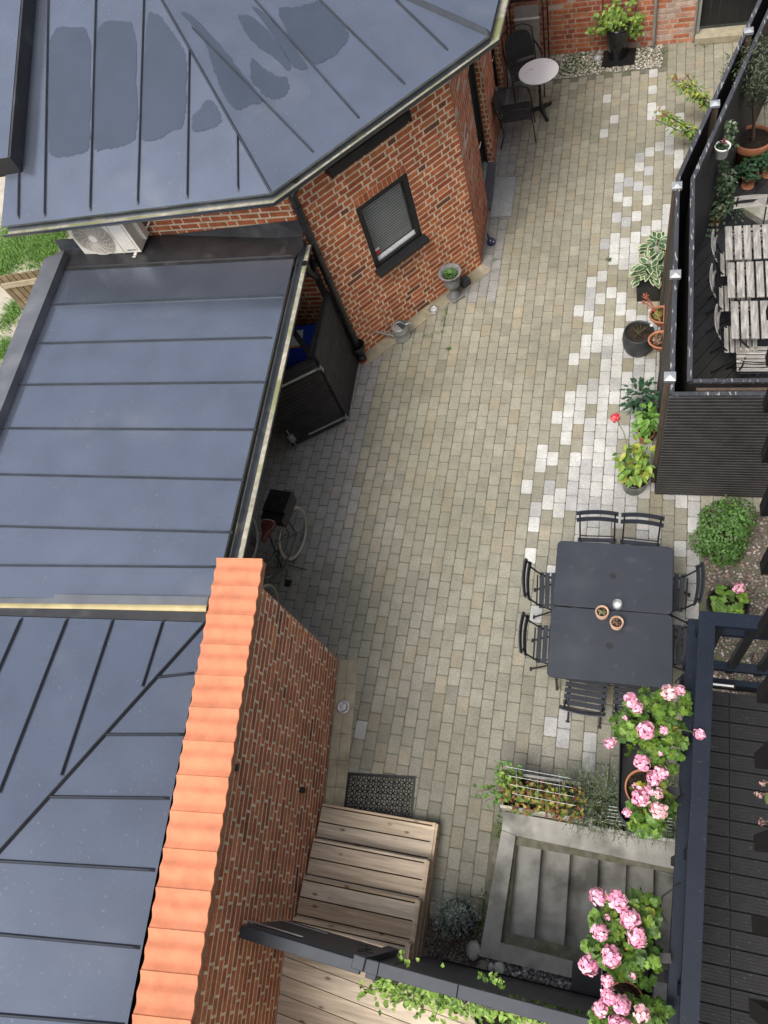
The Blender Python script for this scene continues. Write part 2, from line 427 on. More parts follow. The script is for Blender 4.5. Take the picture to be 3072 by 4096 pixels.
# ================================================================== brickwork
RED = [(0.45, 0.128, 0.052), (0.48, 0.145, 0.058), (0.42, 0.112, 0.048), (0.50, 0.16, 0.065), (0.40, 0.106, 0.048), (0.46, 0.135, 0.055)]
DARKRED = [(0.38, 0.125, 0.066), (0.46, 0.165, 0.082), (0.41, 0.135, 0.07), (0.48, 0.18, 0.088), (0.38, 0.125, 0.068), (0.44, 0.15, 0.075)]
MORTAR = (0.70, 0.56, 0.40)
def brickwork(p0, p1, z0, z1, holes=(), pal=RED, mortar=MORTAR, seed=1, course=0.084, joint=0.022, bond='flemish', nsign=1, mb=None, st=0.235, hd=0.108, pale=0.0):
    """brick face between two plan points; nsign picks which side faces out; holes = (s0,s1,h0,h1)"""
    rg = random.Random(seed)
    mb = mb or MB()
    p0, p1 = V((p0[0], p0[1], 0)), V((p1[0], p1[1], 0))
    d = (p1 - p0); ln = d.length; d.normalize()
    n = V((d.y, -d.x, 0)) * nsign
    Z = V((0, 0, 1))
    def P(s, h, o): return p0 + d * s + Z * h + n * o
    ss = sorted({0, ln} | {h[0] for h in holes} | {h[1] for h in holes})
    hh = sorted({z0, z1} | {h[2] for h in holes} | {h[3] for h in holes})
    ss = [s for s in ss if 0 <= s <= ln]; hh = [h for h in hh if z0 <= h <= z1]
    for i in range(len(ss) - 1):
        for j in range(len(hh) - 1):
            ms, mh = (ss[i] + ss[i + 1]) / 2, (hh[j] + hh[j + 1]) / 2
            if any(h[0] < ms < h[1] and h[2] < mh < h[3] for h in holes): continue
            mb.face([P(ss[i], hh[j], 0), P(ss[i + 1], hh[j], 0), P(ss[i + 1], hh[j + 1], 0), P(ss[i], hh[j + 1], 0)], mortar)
    def brick(a, b, h0, h1, c):
        if b - a < 0.02: return
        e = 0.003; o0, o1 = 0.0, 0.0018
        jj = lambda: rg.uniform(-0.0025, 0.0025)
        f = [(a + jj(), h0 + jj()), (b + jj(), h0 + jj()), (b + jj(), h1 + jj()), (a + jj(), h1 + jj())]
        sg = [(1, 1), (-1, 1), (-1, -1), (1, -1)]
        ot = o1 + rg.uniform(-0.0005, 0.002)
        q0 = [P(x, y, 0.0005) for x, y in f]
        q1 = [P(x + sx * e, y + sy * e, ot) for (x, y), (sx, sy) in zip(f, sg)]
        mb.face(q1, c)
        for k in range(4): mb.face([q0[k], q0[(k + 1) % 4], q1[(k + 1) % 4], q1[k]], c)
    nrow = int(math.ceil((z1 - z0) / course))
    for r in range(nrow):
        h0 = z0 + r * course + joint / 2; h1 = min(z0 + (r + 1) * course - joint / 2, z1 - 0.002)
        if h1 - h0 < 0.02: continue
        if bond == 'flemish': seq = [st, hd]
        elif bond == 'header': seq = [hd, hd]
        else: seq = [st, st, hd] if r % 3 else [st]
        s = -rg.uniform(0, 0.03) - (0.0 if r % 2 == 0 else (st + joint) * 0.75); k = r % 2
        while s < ln:
            L_ = seq[k % len(seq)]; k += 1
            a, b = max(s, 0.0), min(s + L_, ln)
            s += L_ + joint
            if b <= a: continue
            c = jit(rg.choice(pal), 0.16) if rg.random() > 0.025 else jit((0.22, 0.085, 0.055), 0.25)
            if pale and rg.random() < pale: c = jit((0.50, 0.36, 0.30), 0.15)
            segs = [(a, b)]
            for q in holes:
                if h1 > q[2] + 0.012 and h0 < q[3] - 0.012:
                    ns = []
                    for x, y in segs:
                        if y <= q[0] or x >= q[1]: ns.append((x, y)); continue
                        if x < q[0]: ns.append((x, q[0] - 0.002))
                        if y > q[1]: ns.append((q[1] + 0.002, y))
                    segs = ns
            for x, y in segs: brick(x, y, h0, h1, c)
    return mb
def strip_edge(mb, pts, z0, z1, n, col): pass

# ================================================================== house with the hipped metal roof
ZE = 3.3
C0, C1, C2 = at(10, 905, ZE), at(1085, 772, ZE), at(1960, 138, ZE)
C3 = at(1996, -10, ZE); C3 = C2 + (C3 - C2) * 5.5
e0 = (C0 - C1).normalized(); n0 = V((e0.y, -e0.x, 0)); n0 *= 1 if n0.y > 0 else -1
N0 = V((-0.37 * n0.x, -0.37 * n0.y, 1)).normalized()
H1 = rp(749, 179, C1, N0); HE = C1 + (H1 - C1) * 2.3
N1 = (C2 - C1).cross(H1 - C1).normalized(); N1 *= 1 if N1.z > 0 else -1
K1 = rp(1650, 0, C2, N1); KE = C2 + (K1 - C2) * 2.6
N2 = (C3 - C2).cross(K1 - C2).normalized(); N2 *= 1 if N2.z > 0 else -1
UP0 = V((n0.x, n0.y, 0.37))
house = thing('brick_house', 'red brick house with hipped dark metal roof and one blinded window in its slanted wall', 'house', (-4, 7.5, 0))
def slab_poly(mb, pts, n, th=0.04):
    b = [p - n * th for p in pts]
    mb.hexa(b, pts)
def seam(mb, a, b, n, h=0.028, w_=0.014):
    a, b = V(a), V(b)
    d = (b - a).normalized()
    s = d.cross(n).normalized()
    t = d * 0.05
    # upright fold that flattens out at its lower end
    for sg in (1, -1):
        lo0, lo1 = a + s * w_ * sg, b + s * w_ * sg
        mb.face([lo0, lo1, b + n * h * 0.9 + s * 0.004 * sg, a + t + n * h + s * 0.004 * sg])
    mb.face([a + t + n * h + s * 0.004, b + n * h * .9 + s * 0.004, b + n * h * .9 - s * 0.004, a + t + n * h - s * 0.004])
    mb.face([a + s * w_, a + t + n * h + s * .004, a + t + n * h - s * .004, a - s * w_])
r = MB()
L0 = C0 + UP0 * 3.6
M0 = C1 + UP0 * ((HE - C1).dot(n0) / n0.dot(n0) / 1.0) if False else HE
def order_up(pts, n):
    a = V((0, 0, 0))
    for i in range(len(pts)): a += V(pts[i]).cross(V(pts[(i + 1) % len(pts)]))
    return pts if a.dot(n) > 0 else list(reversed(pts))
tH = (HE - C1).dot(n0)
slab_poly(r, order_up([C0 + e0 * 0.02, C1, HE, C0 + UP0 * tH], N0), N0)
slab_poly(r, order_up([C1, C2, KE, HE], N1), N1)
slab_poly(r, order_up([C2, C3, C3 + (KE - C2), KE], N2), N2)
roofA = r.build('roof', M['roof'], house)
s_ = MB()
for (u0, v0), (u1, v1) in [((75, 878), (90, 0)), ((180, 870), (195, 0)), ((362, 847), (385, 0)), ((552, 822), (577, 0)), ((750, 797), (759, 205)), ((953, 769), (951, 535))]:
    a, b = rp(u0, v0, C1, N0), rp(u1, v1, C1, N0)
    if v1 == 0: b = a + (b - a) * 1.6
    seam(s_, a, b, N0)
for (u0, v0), (u1, v1) in [((1255, 610), (770, 110)), ((1438, 474), (1020, 0)), ((1620, 338), (1278, 0)), ((1792, 202), (1583, 0))]:
    a, b = rp(u0, v0, C1, N1), rp(u1, v1, C1, N1)
    seam(s_, a, b, N1)
seam(s_, C1, HE, (N0 + N1).normalized(), 0.03, 0.016)
seam(s_, C2, KE, (N1 + N2).normalized(), 0.05, 0.03)
s_.build('roof_seam', M['seam'], house)
# puddles of rain water still lying on the sheets
WET0 = [[(203, 110), (365, 105), (360, 560), (352, 605), (280, 625), (225, 630), (196, 612), (190, 400)],
        [(390, 90), (545, 80), (552, 560), (470, 590), (415, 595), (392, 606), (376, 590), (378, 300)],
        [(592, 45), (640, 60), (690, 130), (735, 200), (748, 260), (745, 440), (728, 515), (690, 520), (650, 552), (600, 566), (568, 560), (566, 380), (575, 250)],
        [(824, 398), (850, 405), (880, 450), (888, 485), (860, 510), (790, 528), (768, 520), (770, 460), (800, 440)]]
WET1 = [[(715, 45), (790, 120), (830, 190), (850, 260), (880, 350), (910, 405), (945, 440), (985, 430), (1005, 415), (1040, 415), (1050, 400), (900, 200), (770, 60)],
        [(1000, 60), (1060, 110), (1120, 180), (1160, 245), (1165, 275), (1150, 285), (1110, 240), (1000, 160), (945, 60)],
        [(1005, 225), (1050, 270), (1110, 310), (1145, 305), (1160, 350), (1140, 385), (1095, 398), (1060, 385), (1000, 320)],
        [(1175, 275), (1230, 278), (1230, 262), (1165, 170), (1050, 45), (1000, 20), (1060, 95)],
        [(1105, 30), (1190, 30), (1280, 0), (1340, 60), (1395, 135), (1390, 165), (1340, 225), (1265, 258), (1240, 255), (1160, 160)]]
wt = MB()
for polys, n in ((WET0, N0), (WET1, N1)):
    for pl in polys:
        pts = [rp(u, v, C1, n) + n * 0.0035 for u, v in pl]
        # rounded outline
        for _ in range(2):
            q = []
            for i in range(len(pts)):
                a, b = pts[i], pts[(i + 1) % len(pts)]
                q += [a * 0.85 + b * 0.15, a * 0.15 + b * 0.85]
            pts = q
        q = []
        for i in range(len(pts)):
            a, b = pts[i], pts[(i + 1) % len(pts)]
            for t in (0, .25, .5, .75): q.append(lerp(a, b, t))
        cen = sum(q, V((0, 0, 0))) / len(q); ph = [R(0, 6.28) for _ in range(3)]
        pts = [p + (p - cen).normalized() * (.010 * math.sin(i * .9 + ph[0]) + .007 * math.sin(i * 2.3 + ph[1]) + R(-.004, .004)) for i, p in enumerate(q)]
        wt.face(order_up(pts, n))
wt.build('wet_patch', M['wet'], house)
# raised roof box at the left
rb = MB()
b0, b1 = rp(88, 690, C1, N0), rp(88, 690, C1, N0) + UP0 * 3.4
t0, t1 = b0 + V((0, 0, 0.22)), b1 + V((0, 0, 0.22))
lf = e0 * 3.0
rb.hexa([b0, b1, b1 + lf, b0 + lf], [t0 + e0 * .03, t1 + e0 * .03, t1 + lf, t0 + lf])
rb.build('raised_roof', M['roof'], house)
rb = MB()
rb.hexa([b0 - e0 * .006 - N0 * .02, b1 - e0 * .006 - N0 * .02, b1, b0], [t0 + V((0, 0, -.002)) - e0 * .006, t1 - e0 * .006 + V((0, 0, -.002)), t1 + e0 * .02, t0 + e0 * .02])
rb.hexa([b0 - UP0 * .006 - N0 * .02, b0, b0 + lf, b0 + lf - UP0 * .006 - N0 * .02], [t0 - UP0 * .006, t0, t0 + lf, t0 + lf - UP0 * .006])
rb.build('upstand', M['black_roof'], house)
def gutter(pts, rad, parent, m, silt=True, fill=0.35):
    """half-round trough along pts, with the silt lying in it"""
    def sweep(prof):
        mb = MB(); rows = []
        for i, p in enumerate(pts):
            ds = []
            if i > 0: ds.append((V(pts[i]) - V(pts[i - 1])).normalized())
            if i < len(pts) - 1: ds.append((V(pts[i + 1]) - V(pts[i])).normalized())
            nn = sum(((V((d.y, -d.x, 0))).normalized() for d in ds), V((0, 0, 0))) / len(ds)
            k = 1 / max(nn.length, .3); nn = nn.normalized() * k
            rows.append([V(p) + nn * a + V((0, 0, b)) for a, b in prof])
        mb.grid(rows, None, True)
        return mb
    pr = [(rad * math.cos(t), rad * math.sin(t)) for t in [math.pi * (1 + k / 10) for k in range(11)]]
    pin = [(x * 0.93, y * 0.93) for x, y in reversed(pr)]
    bead = [(rad * 1.0, 0.0), (rad * 1.12, 0.008), (rad * 1.1, 0.018), (rad * 0.97, 0.014)]
    g_ = sweep(pr + bead + pin).build('gutter', m, parent)
    if silt:
        h = -rad * (1 - fill)
        x = rad * 0.93 * math.sqrt(1 - (1 - fill) ** 2)
        sweep([(-x, h), (-x * .4, h + .004), (x * .3, h + .006), (x, h)]).build('gutter_silt', M['silt'], g_)
    return g_
def off(p, nrm, d, z): return V((p.x + nrm.x * d, p.y + nrm.y * d, z))
gutter([off(C0, n0, -0.03, ZE - 0.05), V((C1.x + .0, C1.y - 0.035, ZE - 0.05)), V((C2.x + 0.03, C2.y - .02, ZE - .05)), V((C3.x + 0.04, C3.y, ZE - .05))], 0.075, house, M['gutter'], fill=0.30)
# walls
Lw, Bw = V((-3.72, 6.5, 0)), V((-2.09, 8.23, 0))
Ew = V((-2.17, 13.0, 0)); W0e = V((-6.72, 6.5, 0))
dw = (Bw - Lw).normalized(); nw = V((dw.y, -dw.x, 0))
def w1(s, z, o=0.0): return Lw + dw * s + nw * o + V((0, 0, z))
wn = (0.75, 1.55, 1.22, 2.24)
lw1 = (Bw - Lw).length
mb = brickwork(Lw, Bw, 0, 3.34, [(wn[0], wn[1], wn[2], wn[3] + 0.12)], RED, seed=11)
for k in range(11):           # the soldier course over the window
    a = wn[0] + k * 0.0727 + .006
    mb.box(w1(a + 0.03, wn[3] + 0.06, -0.02), (0.058, 0.055, 0.108), jit(random.choice(RED), .15), ax=(dw, nw, V((0, 0, 1))), bev=.004)
mb.face([w1(wn[0], wn[3], 0), w1(wn[1], wn[3], 0), w1(wn[1], wn[3] + .12, 0), w1(wn[0], wn[3] + .12, 0)], MORTAR)
for s0 in (wn[0], wn[1]):      # window reveals
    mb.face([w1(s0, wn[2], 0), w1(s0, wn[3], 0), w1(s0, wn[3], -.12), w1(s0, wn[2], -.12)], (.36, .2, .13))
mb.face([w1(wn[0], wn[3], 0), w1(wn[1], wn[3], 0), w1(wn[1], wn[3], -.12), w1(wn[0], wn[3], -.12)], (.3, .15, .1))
mb.build('wall', M['brick'], house)
y0d = Bw.y
d2 = (Ew - Bw); l2 = d2.length; d2.normalize(); n2 = V((d2.y, -d2.x, 0))
D1, D2 = (9.35 - y0d, 10.36 - y0d), (11.3 - y0d, 12.2 - y0d)
def w2(s, z, o=0.0): return Bw + d2 * s + n2 * o + V((0, 0, z))
mb = brickwork(Bw, Ew, 0, 3.34, [(D1[0], D1[1], 0, 2.25), (D2[0], D2[1], 0, 2.25)], [jit(c, .05) for c in RED], (0.42, 0.35, 0.28), seed=12, pale=0.05)
for s0, s1 in (D1, D2):
    brickwork(w2(s1, 0, -.17), w2(s1, 0, 0.0), 0, 2.25, (), RED, MORTAR, seed=13 + int(s0), bond='header', mb=mb, hd=0.15, nsign=1)
    brickwork(w2(s0, 0, 0), w2(s0, 0, -.17), 0, 2.25, (), RED, MORTAR, seed=15 + int(s0), bond='header', mb=mb, hd=0.15)
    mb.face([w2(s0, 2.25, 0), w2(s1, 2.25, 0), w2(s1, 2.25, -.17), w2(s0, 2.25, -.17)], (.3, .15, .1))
mb.build('wall', M['brick'], house)
mb = brickwork(W0e, Lw, 0, 3.3, (), RED, seed=14)
brickwork(W0e + V((0, 5, 0)), W0e, 0, 3.3, (), RED, seed=16, mb=mb)
mb.build('wall', M['brick'], house)
# soffit boards close the eave
sf = MB()
sf.hexa([W0e + V((-.4, 0, ZE - .03)), Lw + V((0, 0, ZE - .03)), C1 + V((.0, .1, -.03)), C0 + V((0, .1, -.03))][::-1], [W0e + V((-.4, 0, ZE - .01)), Lw + V((0, 0, ZE - .01)), C1 + V((0, .1, -.01)), C0 + V((0, .1, -.01))][::-1])
sf.hexa([Lw + V((0, 0, ZE - .03)), Bw + V((0, 0, ZE - .03)), C2 + V((-.08, 0, -.03)), C1 + V((0, .1, -.03))][::-1], [Lw + V((0, 0, ZE - .01)), Bw + V((0, 0, ZE - .01)), C2 + V((-.08, 0, -.01)), C1 + V((0, .1, -.01))][::-1])
sf.build('soffit', M['black_paint'], house)
# window
fr = MB()
fw = 0.075
AXW = (dw, nw, V((0, 0, 1)))
wc = ((wn[0] + wn[1]) / 2, (wn[2] + wn[3]) / 2)
for s0, s1, h0, h1 in ((wn[0], wn[0] + fw, wn[2], wn[3]), (wn[1] - fw, wn[1], wn[2], wn[3]), (wn[0] + fw, wn[1] - fw, wn[3] - fw, wn[3]), (wn[0] + fw, wn[1] - fw, wn[2], wn[2] + fw * .8)):
    fr.box(w1((s0 + s1) / 2, (h0 + h1) / 2, -0.045), (s1 - s0, 0.09, h1 - h0), ax=AXW, bev=.006)
win = fr.build('window', M['black_paint'], house)
gl = MB()
gl.face([w1(wn[0] + fw, wn[2] + .06, -.06), w1(wn[1] - fw, wn[2] + .06, -.06), w1(wn[1] - fw, wn[3] - fw, -.06), w1(wn[0] + fw, wn[3] - fw, -.06)])
mg = bpy.data.materials.new('clear_pane'); mg.use_nodes = True
nb = mg.node_tree.nodes['Principled BSDF']
nb.inputs['Base Color'].default_value = (0.10, 0.12, 0.12, 1); nb.inputs['Roughness'].default_value = 0.02
nb.inputs['Alpha'].default_value = 0.35; nb.inputs['Specular IOR Level'].default_value = 1.0
gl.build('pane', mg, win)
bl = MB()
for k in range(22):
    h = wn[2] + 0.1 + k * 0.0385
    bl.box(w1(wc[0], h, -.125), (wn[1] - wn[0] - 2 * fw, .021, .003), ax=(dw, (nw * .5 + V((0, 0, -.86))).normalized(), dw.cross((nw * .5 + V((0, 0, -.86))).normalized())))
bl.build('blind', M['blind'], win)
bx = MB()
bx.face([w1(wn[0], wn[2], -.3), w1(wn[1], wn[2], -.3), w1(wn[1], wn[3], -.3), w1(wn[0], wn[3], -.3)])
bx.build('dark_room', M['black_paint'], win)
bx = MB()
bx.box(w1(wc[0], wn[2] + .075, -.052), (wn[1] - wn[0] - 2 * fw - .004, .03, .05), ax=AXW, bev=.004)
bx.box(w1(wc[0], wn[2] + .112, -.052), (wn[1] - wn[0] - 2 * fw - .004, .014, .012), ax=AXW)
bx.build('bottom_rail', M['white'], win)
bx = MB()
bx.box(w1(wc[0], wn[2] - .03, .035), (wn[1] - wn[0] + .06, .15, .055), ax=(dw, (nw + V((0, 0, -.25))).normalized(), dw.cross((nw + V((0, 0, -.25))).normalized())), bev=.005)
bx.build('sill', M['black_paint'], win)
st = MB()
st.box(w1(wn[0] + fw + .05, wn[2] + .20, -.054), (.07, .006, .10), ax=AXW)
stk = st.build('sticker', M['white'], win)
st = MB(); st.box(w1(wn[0] + fw + .05, wn[2] + .185, -.0495), (.066, .004, .065), ax=AXW)
st.build('sticker_panel', mat('sticker_red', (.55, .02, .03), .5, var=0), win)
# awning cassette under the eave
bx = MB()
bx.box(w1(1.13, 2.98, .075), (1.12, .13, .11), ax=AXW, bev=.01)
bx.box(w1(1.13, 2.91, .10), (1.08, .05, .035), ax=AXW, bev=.005)
for s0 in (.56, 1.70): bx.box(w1(s0, 2.98, .07), (.03, .16, .15), ax=AXW, bev=.006)
bx.build('awning_box', M['black_paint'], house)
# doors in the flank wall
AX2 = (d2, n2, V((0, 0, 1)))
for s0, s1 in (D1, D2):
    f = MB()
    for a, b, h0, h1 in ((s0, s0 + .07, .08, 2.2), (s1 - .09, s1, .08, 2.2), (s0 + .07, s1 - .09, 2.1, 2.2)):
        f.box(w2((a + b) / 2, (h0 + h1) / 2, -.13), (b - a, .07, h1 - h0), ax=AX2, bev=.005)
    dr = f.build('glass_door', M['black_paint'], house)
    f = MB(); f.box(w2((s0 + s1) / 2, 1.1, -.145), (s1 - s0 - .1, .012, 2.0), ax=AX2); f.build('pane', M['glass'], dr)
    f = MB()
    f.box(w2((s0 + s1) / 2, .115, -.12), (s1 - s0 - .16, .05, .06), ax=AX2, bev=.006)
    f.box(w2((s0 + s1) / 2, .16, -.135), (s1 - s0 - .16, .03, .02), ax=AX2)
    f.build('bottom_rail', M['steel'], dr)
    f = MB(); f.box(w2(s0 + .12, 1.05, -.075), (.05, .012, .16), ax=AX2, bev=.005)
    f.tube([w2(s0 + .12, 1.05, -.07), w2(s0 + .12, 1.05, -.02), w2(s0 + .15, 1.05, -.015), w2(s0 + .25, 1.04, -.015)], .011)
    f.tube([w2(s0 + .12, 1.13, -.07), w2(s0 + .12, 1.13, -.03)], .025, 12)
    f.build('handle', M['chrome'], dr)
    f = MB(); f.box(w2((s0 + s1) / 2, .035, -.055), (s1 - s0, .17, .07), ax=AX2, bev=.006)
    f.build('threshold', M['flash'], house)
# corner downpipe
dp = MB()
px_, py_ = w1(0.05, 0, .085).x, w1(0.05, 0, .085).y
pipe_top = V((px_, py_, 3.0)); pipe_bot = V((px_, py_, 0.28))
dp.tube([pipe_top, pipe_bot], .047, 14)
for h in (2.85, 2.62, 2.12, 1.72, .78, .62): dp.tube([V((px_, py_, h)), V((px_, py_, h - .07))], .054, 14)
dpo = dp.build('downpipe', M['pipe'], house)
dp = MB()
o_ = w1(0.12, 3.24, .17)
dp.tube([o_, o_ + V((0, 0, -.06)), lerp(o_, pipe_top, .5) + V((0, 0, -.04)), pipe_top + V((0, 0, .02))], [.06, .055, .055, .052], 14)
dp.build('swan_neck', M['pipe'], dpo)
dp = MB()
dp.lathe((px_, py_, 0), [(.05, .12), (.055, .22), (.10, .26), (.115, .36), (.105, .36), (.06, .27), (.0, .27)], 18)
dp.build('hopper', M['pipe'], dpo)
dp = MB(); dp.lathe((px_, py_, 0), [(.062, .0), (.062, .13), (.05, .13)], 16); dp.build('pipe_socket', M['black_plastic'], dpo)
dp = MB(); dp.lathe((px_, py_, 0), [(.066, .005), (.068, .03), (.06, .035)], 16); dp.build('rust_ring', mat('red_primer', (.35, .06, .03), .8), dpo)
# ================================================================== low carport with its sheet roof
ZC = 2.42
cp = thing('carport', 'low carport with blue grey standing seam metal roof between the two brick buildings', 'carport', (-5, 4.3, 0))
g0, g1 = at(1222, 958, ZC), at(938, 2232, ZC); g1 = g1 + (g1 - g0) * .12
sl_, sl2 = at(245, 985, ZC + .22), at(0, 1640, ZC + .22)
ge = (g1 - g0).normalized()
r = MB()
rc = [g0 + V((-.09, 0.05, 0.01)), at(855, 2395, ZC + .01) , at(-350, 2385, ZC + .2), at(262, 985, ZC + .2)]
NC = (rc[1] - rc[0]).cross(rc[3] - rc[0]).normalized(); NC *= 1 if NC.z > 0 else -1
rc[2] = rp(-350, 2385, rc[0], NC)
slab_poly(r, order_up(rc, NC), NC)
r.build('roof', M['roof'], cp)
s_ = MB()
for (u0, v0), (u1, v1) in [((1135, 1183), (210, 1220)), ((1090, 1352), (150, 1375)), ((1060, 1530), (65, 1540)), ((1025, 1720), (-60, 1713)), ((975, 1920), (-200, 1893)), ((930, 2130), (-250, 2098)), ((870, 2268), (-350, 2258))]:
    seam(s_, rp(u0, v0, rc[0], NC), rp(u1, v1, rc[0], NC), NC)
s_.build('roof_seam', M['seam'], cp)
# upstand, plus a dirty sheet whose black paints in the house's reflection
bs = MB()
wp_, wn_ = V((0, 6.487, 0)), V((0, 1, 0))
lo_ = [rp(u, v, rc[0], NC) + NC * .004 for u, v in ((232, 1086), (1176, 1036), (1215, 985))]
top_ = [rp(u, v, wp_, wn_) for u, v in ((1212, 878), (1100, 890), (670, 940), (216, 958))]
mid_ = [rp(u, v, rc[0], NC) + NC * .004 for u, v in ((1212, 946), (1100, 953), (597, 983), (245, 1004))]
bs.face(order_up([lo_[0], lo_[1], lo_[2], mid_[0], mid_[1], mid_[2], mid_[3]], NC))
for k in range(3): bs.face([mid_[k], mid_[k + 1], top_[k + 1], top_[k]])
bs.build('painted_reflection_flashing', M['black_roof'], cp)
seam2 = MB()
seam(seam2, rp(1180, 1022, rc[0], NC), rp(235, 1072, rc[0], NC), NC, .02); seam2.build('roof_seam', M['black_roof'], cp)
# parapet cap on the left edge
pc = MB()
i0, i1 = at(258, 1000, ZC + .3), at(0, 1648, ZC + .3); i1 = i0 + (i1 - i0) * 1.6
o0, o1 = at(178, 1035, ZC + .3), at(-60, 1440, ZC + .3); o1 = o0 + (i1 - i0)
pc.hexa([i0 - V((0, 0, .14)), i1 - V((0, 0, .14)), o1 - V((0, 0, .2)), o0 - V((0, 0, .2))], [i0, i1, o1, o0])
pc.build('parapet_cap', M['flash'], cp)
gutter([g0 + V((0.0, .02, -.05)), g1 + V((0, 0, -.05))], 0.068, cp, M['gutter'], fill=.13)
# posts and a beam under the gutter
ps = MB()
for t in (.04, .93):
    q = lerp(g0, g1, t) + V((-.75, 0, 0))
    ps.box((q.x, q.y, (ZC - .14) / 2), (.09, .09, ZC - .14), bev=.006)
ps.bar(g0 + V((-.16, 0, -.13)), g1 + V((-.16, 0, -.13)), .07, .14)
ps.build('frame', M['black_wood'], cp)
# outlet bend into the downpipe
ob = MB()
q = lerp(g0, g1, .06)
ob.tube([q + V((0, 0, -.1)), q + V((0, 0, -.24)), q + V((.06, .0, -.32)), V((px_, py_, 1.98)) + V((-.1, -.02, .02)), V((px_, py_, 1.93))], .042, 12)
ob.build('outlet_bend', M['pipe'], cp)
# south verge: flashing, pale pole, black trough
vz = ZC + .06
vg = MB()
va, vb = at(842, 2415, vz), at(-350, 2392, vz)
vg.bar(va, vb, .12, .10, bev=.01)
vg.build('verge_flashing', M['flash'], cp)
vg = MB()
va, vb = at(842, 2433, vz - .02), at(-350, 2420, vz - .02)
vg.tube([va + V((0, -.02, .03)), vb + V((0, -.02, .03))], .048, 14)
vg.build('ridge_pole', mat('pale_brass', (.38, .31, .15), .5, var=.2, scale=5), cp)
# back walls of the carport
bw = brickwork(V((-6.6, 6.49, 0)), V((-6.4, 1.9, 0)), 0, 2.3, (), DARKRED, seed=21, nsign=-1)
bw.build('wall', M['brick'], cp)
# ================================================================== house with the lower hip roof and the wall with the tile coping
ZD = 2.55
hc = thing('lower_house', 'house with lower dark sheet roof whose hip runs diagonally beside the orange tiled wall', 'house', (-5, -1, 0))
c = at(824, 2490, ZD); cw_ = at(-300, 2455, ZD); cs_ = at(510, 4096, ZD); cs_ = c + (cs_ - c) * 2.4
ew = (cw_ - c).normalized(); nn = V((-ew.y, ew.x, 0)); nn *= 1 if nn.y < 0 else -1
NN = V((-.25 * nn.x, -.25 * nn.y, 1)).normalized()
hp = rp(240, 3138, c, NN); hend = c + (hp - c) * 2.2
NE = (cs_ - c).cross(hp - c).normalized(); NE *= 1 if NE.z > 0 else -1
r = MB()
slab_poly(r, order_up([c, cw_, cw_ + (hend - c), hend], NN), NN)
slab_poly(r, order_up([c, hend, hend + (cs_ - c), cs_], NE), NE)
r.build('roof', M['roof'], hc)
s_ = MB()
for (u0, v0), (u1, v1) in [((90, 2470), (-60, 2810)), ((272, 2473), (0, 3170)), ((455, 2475), (248, 3100)), ((655, 2480), (572, 2745))]:
    seam(s_, rp(u0, v0, c, NN), rp(u1, v1, c, NN), NN)
for (u0, v0), (u1, v1) in [((778, 2692), (618, 2710)), ((737, 2938), (418, 2938)), ((680, 3193), (195, 3187)), ((622, 3480), (-60, 3440)), ((562, 3790), (-100, 3728)), ((500, 4100), (-100, 4050))]:
    seam(s_, rp(u0, v0, c, NE), rp(u1, v1, c, NE), NE, .02)
seam(s_, c, hend, (NN + NE).normalized(), .035, .018)
s_.build('roof_seam', M['seam'], hc)
tr = MB()
tr.bar(c + V((.05, .06, -.05)), cw_ + V((0, .06, -.05)), .11, .06, bev=.01)
tr.bar(c + V((.055, .1, -.06)), cs_ + V((.055, 0, -.06)), .1, .05, bev=.01)
tr.build('box_gutter', M['black_roof'], hc)
wb = MB()
wb.hexa([V((c.x - .08, c.y - .05, 0)), V((cs_.x - .08, cs_.y, 0)), V((-8, cs_.y, 0)), V((-8, c.y - .05, 0))][::-1], [V((c.x - .08, c.y - .05, ZD - .09)), V((cs_.x - .08, cs_.y, ZD - .09)), V((-8, cs_.y, ZD - .09)), V((-8, c.y - .05, ZD - .09))][::-1])
wb.build('wall', M['black_paint'], hc)
# garden wall
ZT = 2.72
gw = thing('garden_wall', 'tall red brick wall capped with wavy orange clay tiles', 'wall', (-3, 0, 0))
q0, q1 = V((-3.07, 2.04, 0)), V((-2.285, -6.0, 0))
dq = (q1 - q0).normalized(); nq = V((-dq.y, dq.x, 0))
k0, k1 = at(1052, 2238, ZT), at(765, 4096, ZT)
mb = brickwork(q0, q1, 0, ZT - .09, [(.0, .0, 0, 0)], DARKRED, (0.66, 0.57, 0.45), seed=31, nsign=-1, bond='mixed', course=.088, joint=.022)
mb2 = brickwork(q0 - nq * .26, q0, 0, ZT - .09, (), DARKRED, (0.66, 0.57, 0.45), seed=32, nsign=-1, mb=mb, course=.088, joint=.022)
mb.hexa([q0 - nq * .25 + dq * .01, q0 + dq * .01 - nq * .01, q1 - nq * .01, q1 - nq * .25], [q0 - nq * .25 + dq * .01 + V((0, 0, ZT - .09)), q0 + dq * .01 - nq * .01 + V((0, 0, ZT - .09)), q1 - nq * .01 + V((0, 0, ZT - .09)), q1 - nq * .25 + V((0, 0, ZT - .09))], (.3, .2, .14))
mb.build('wall', M['brick'], gw)
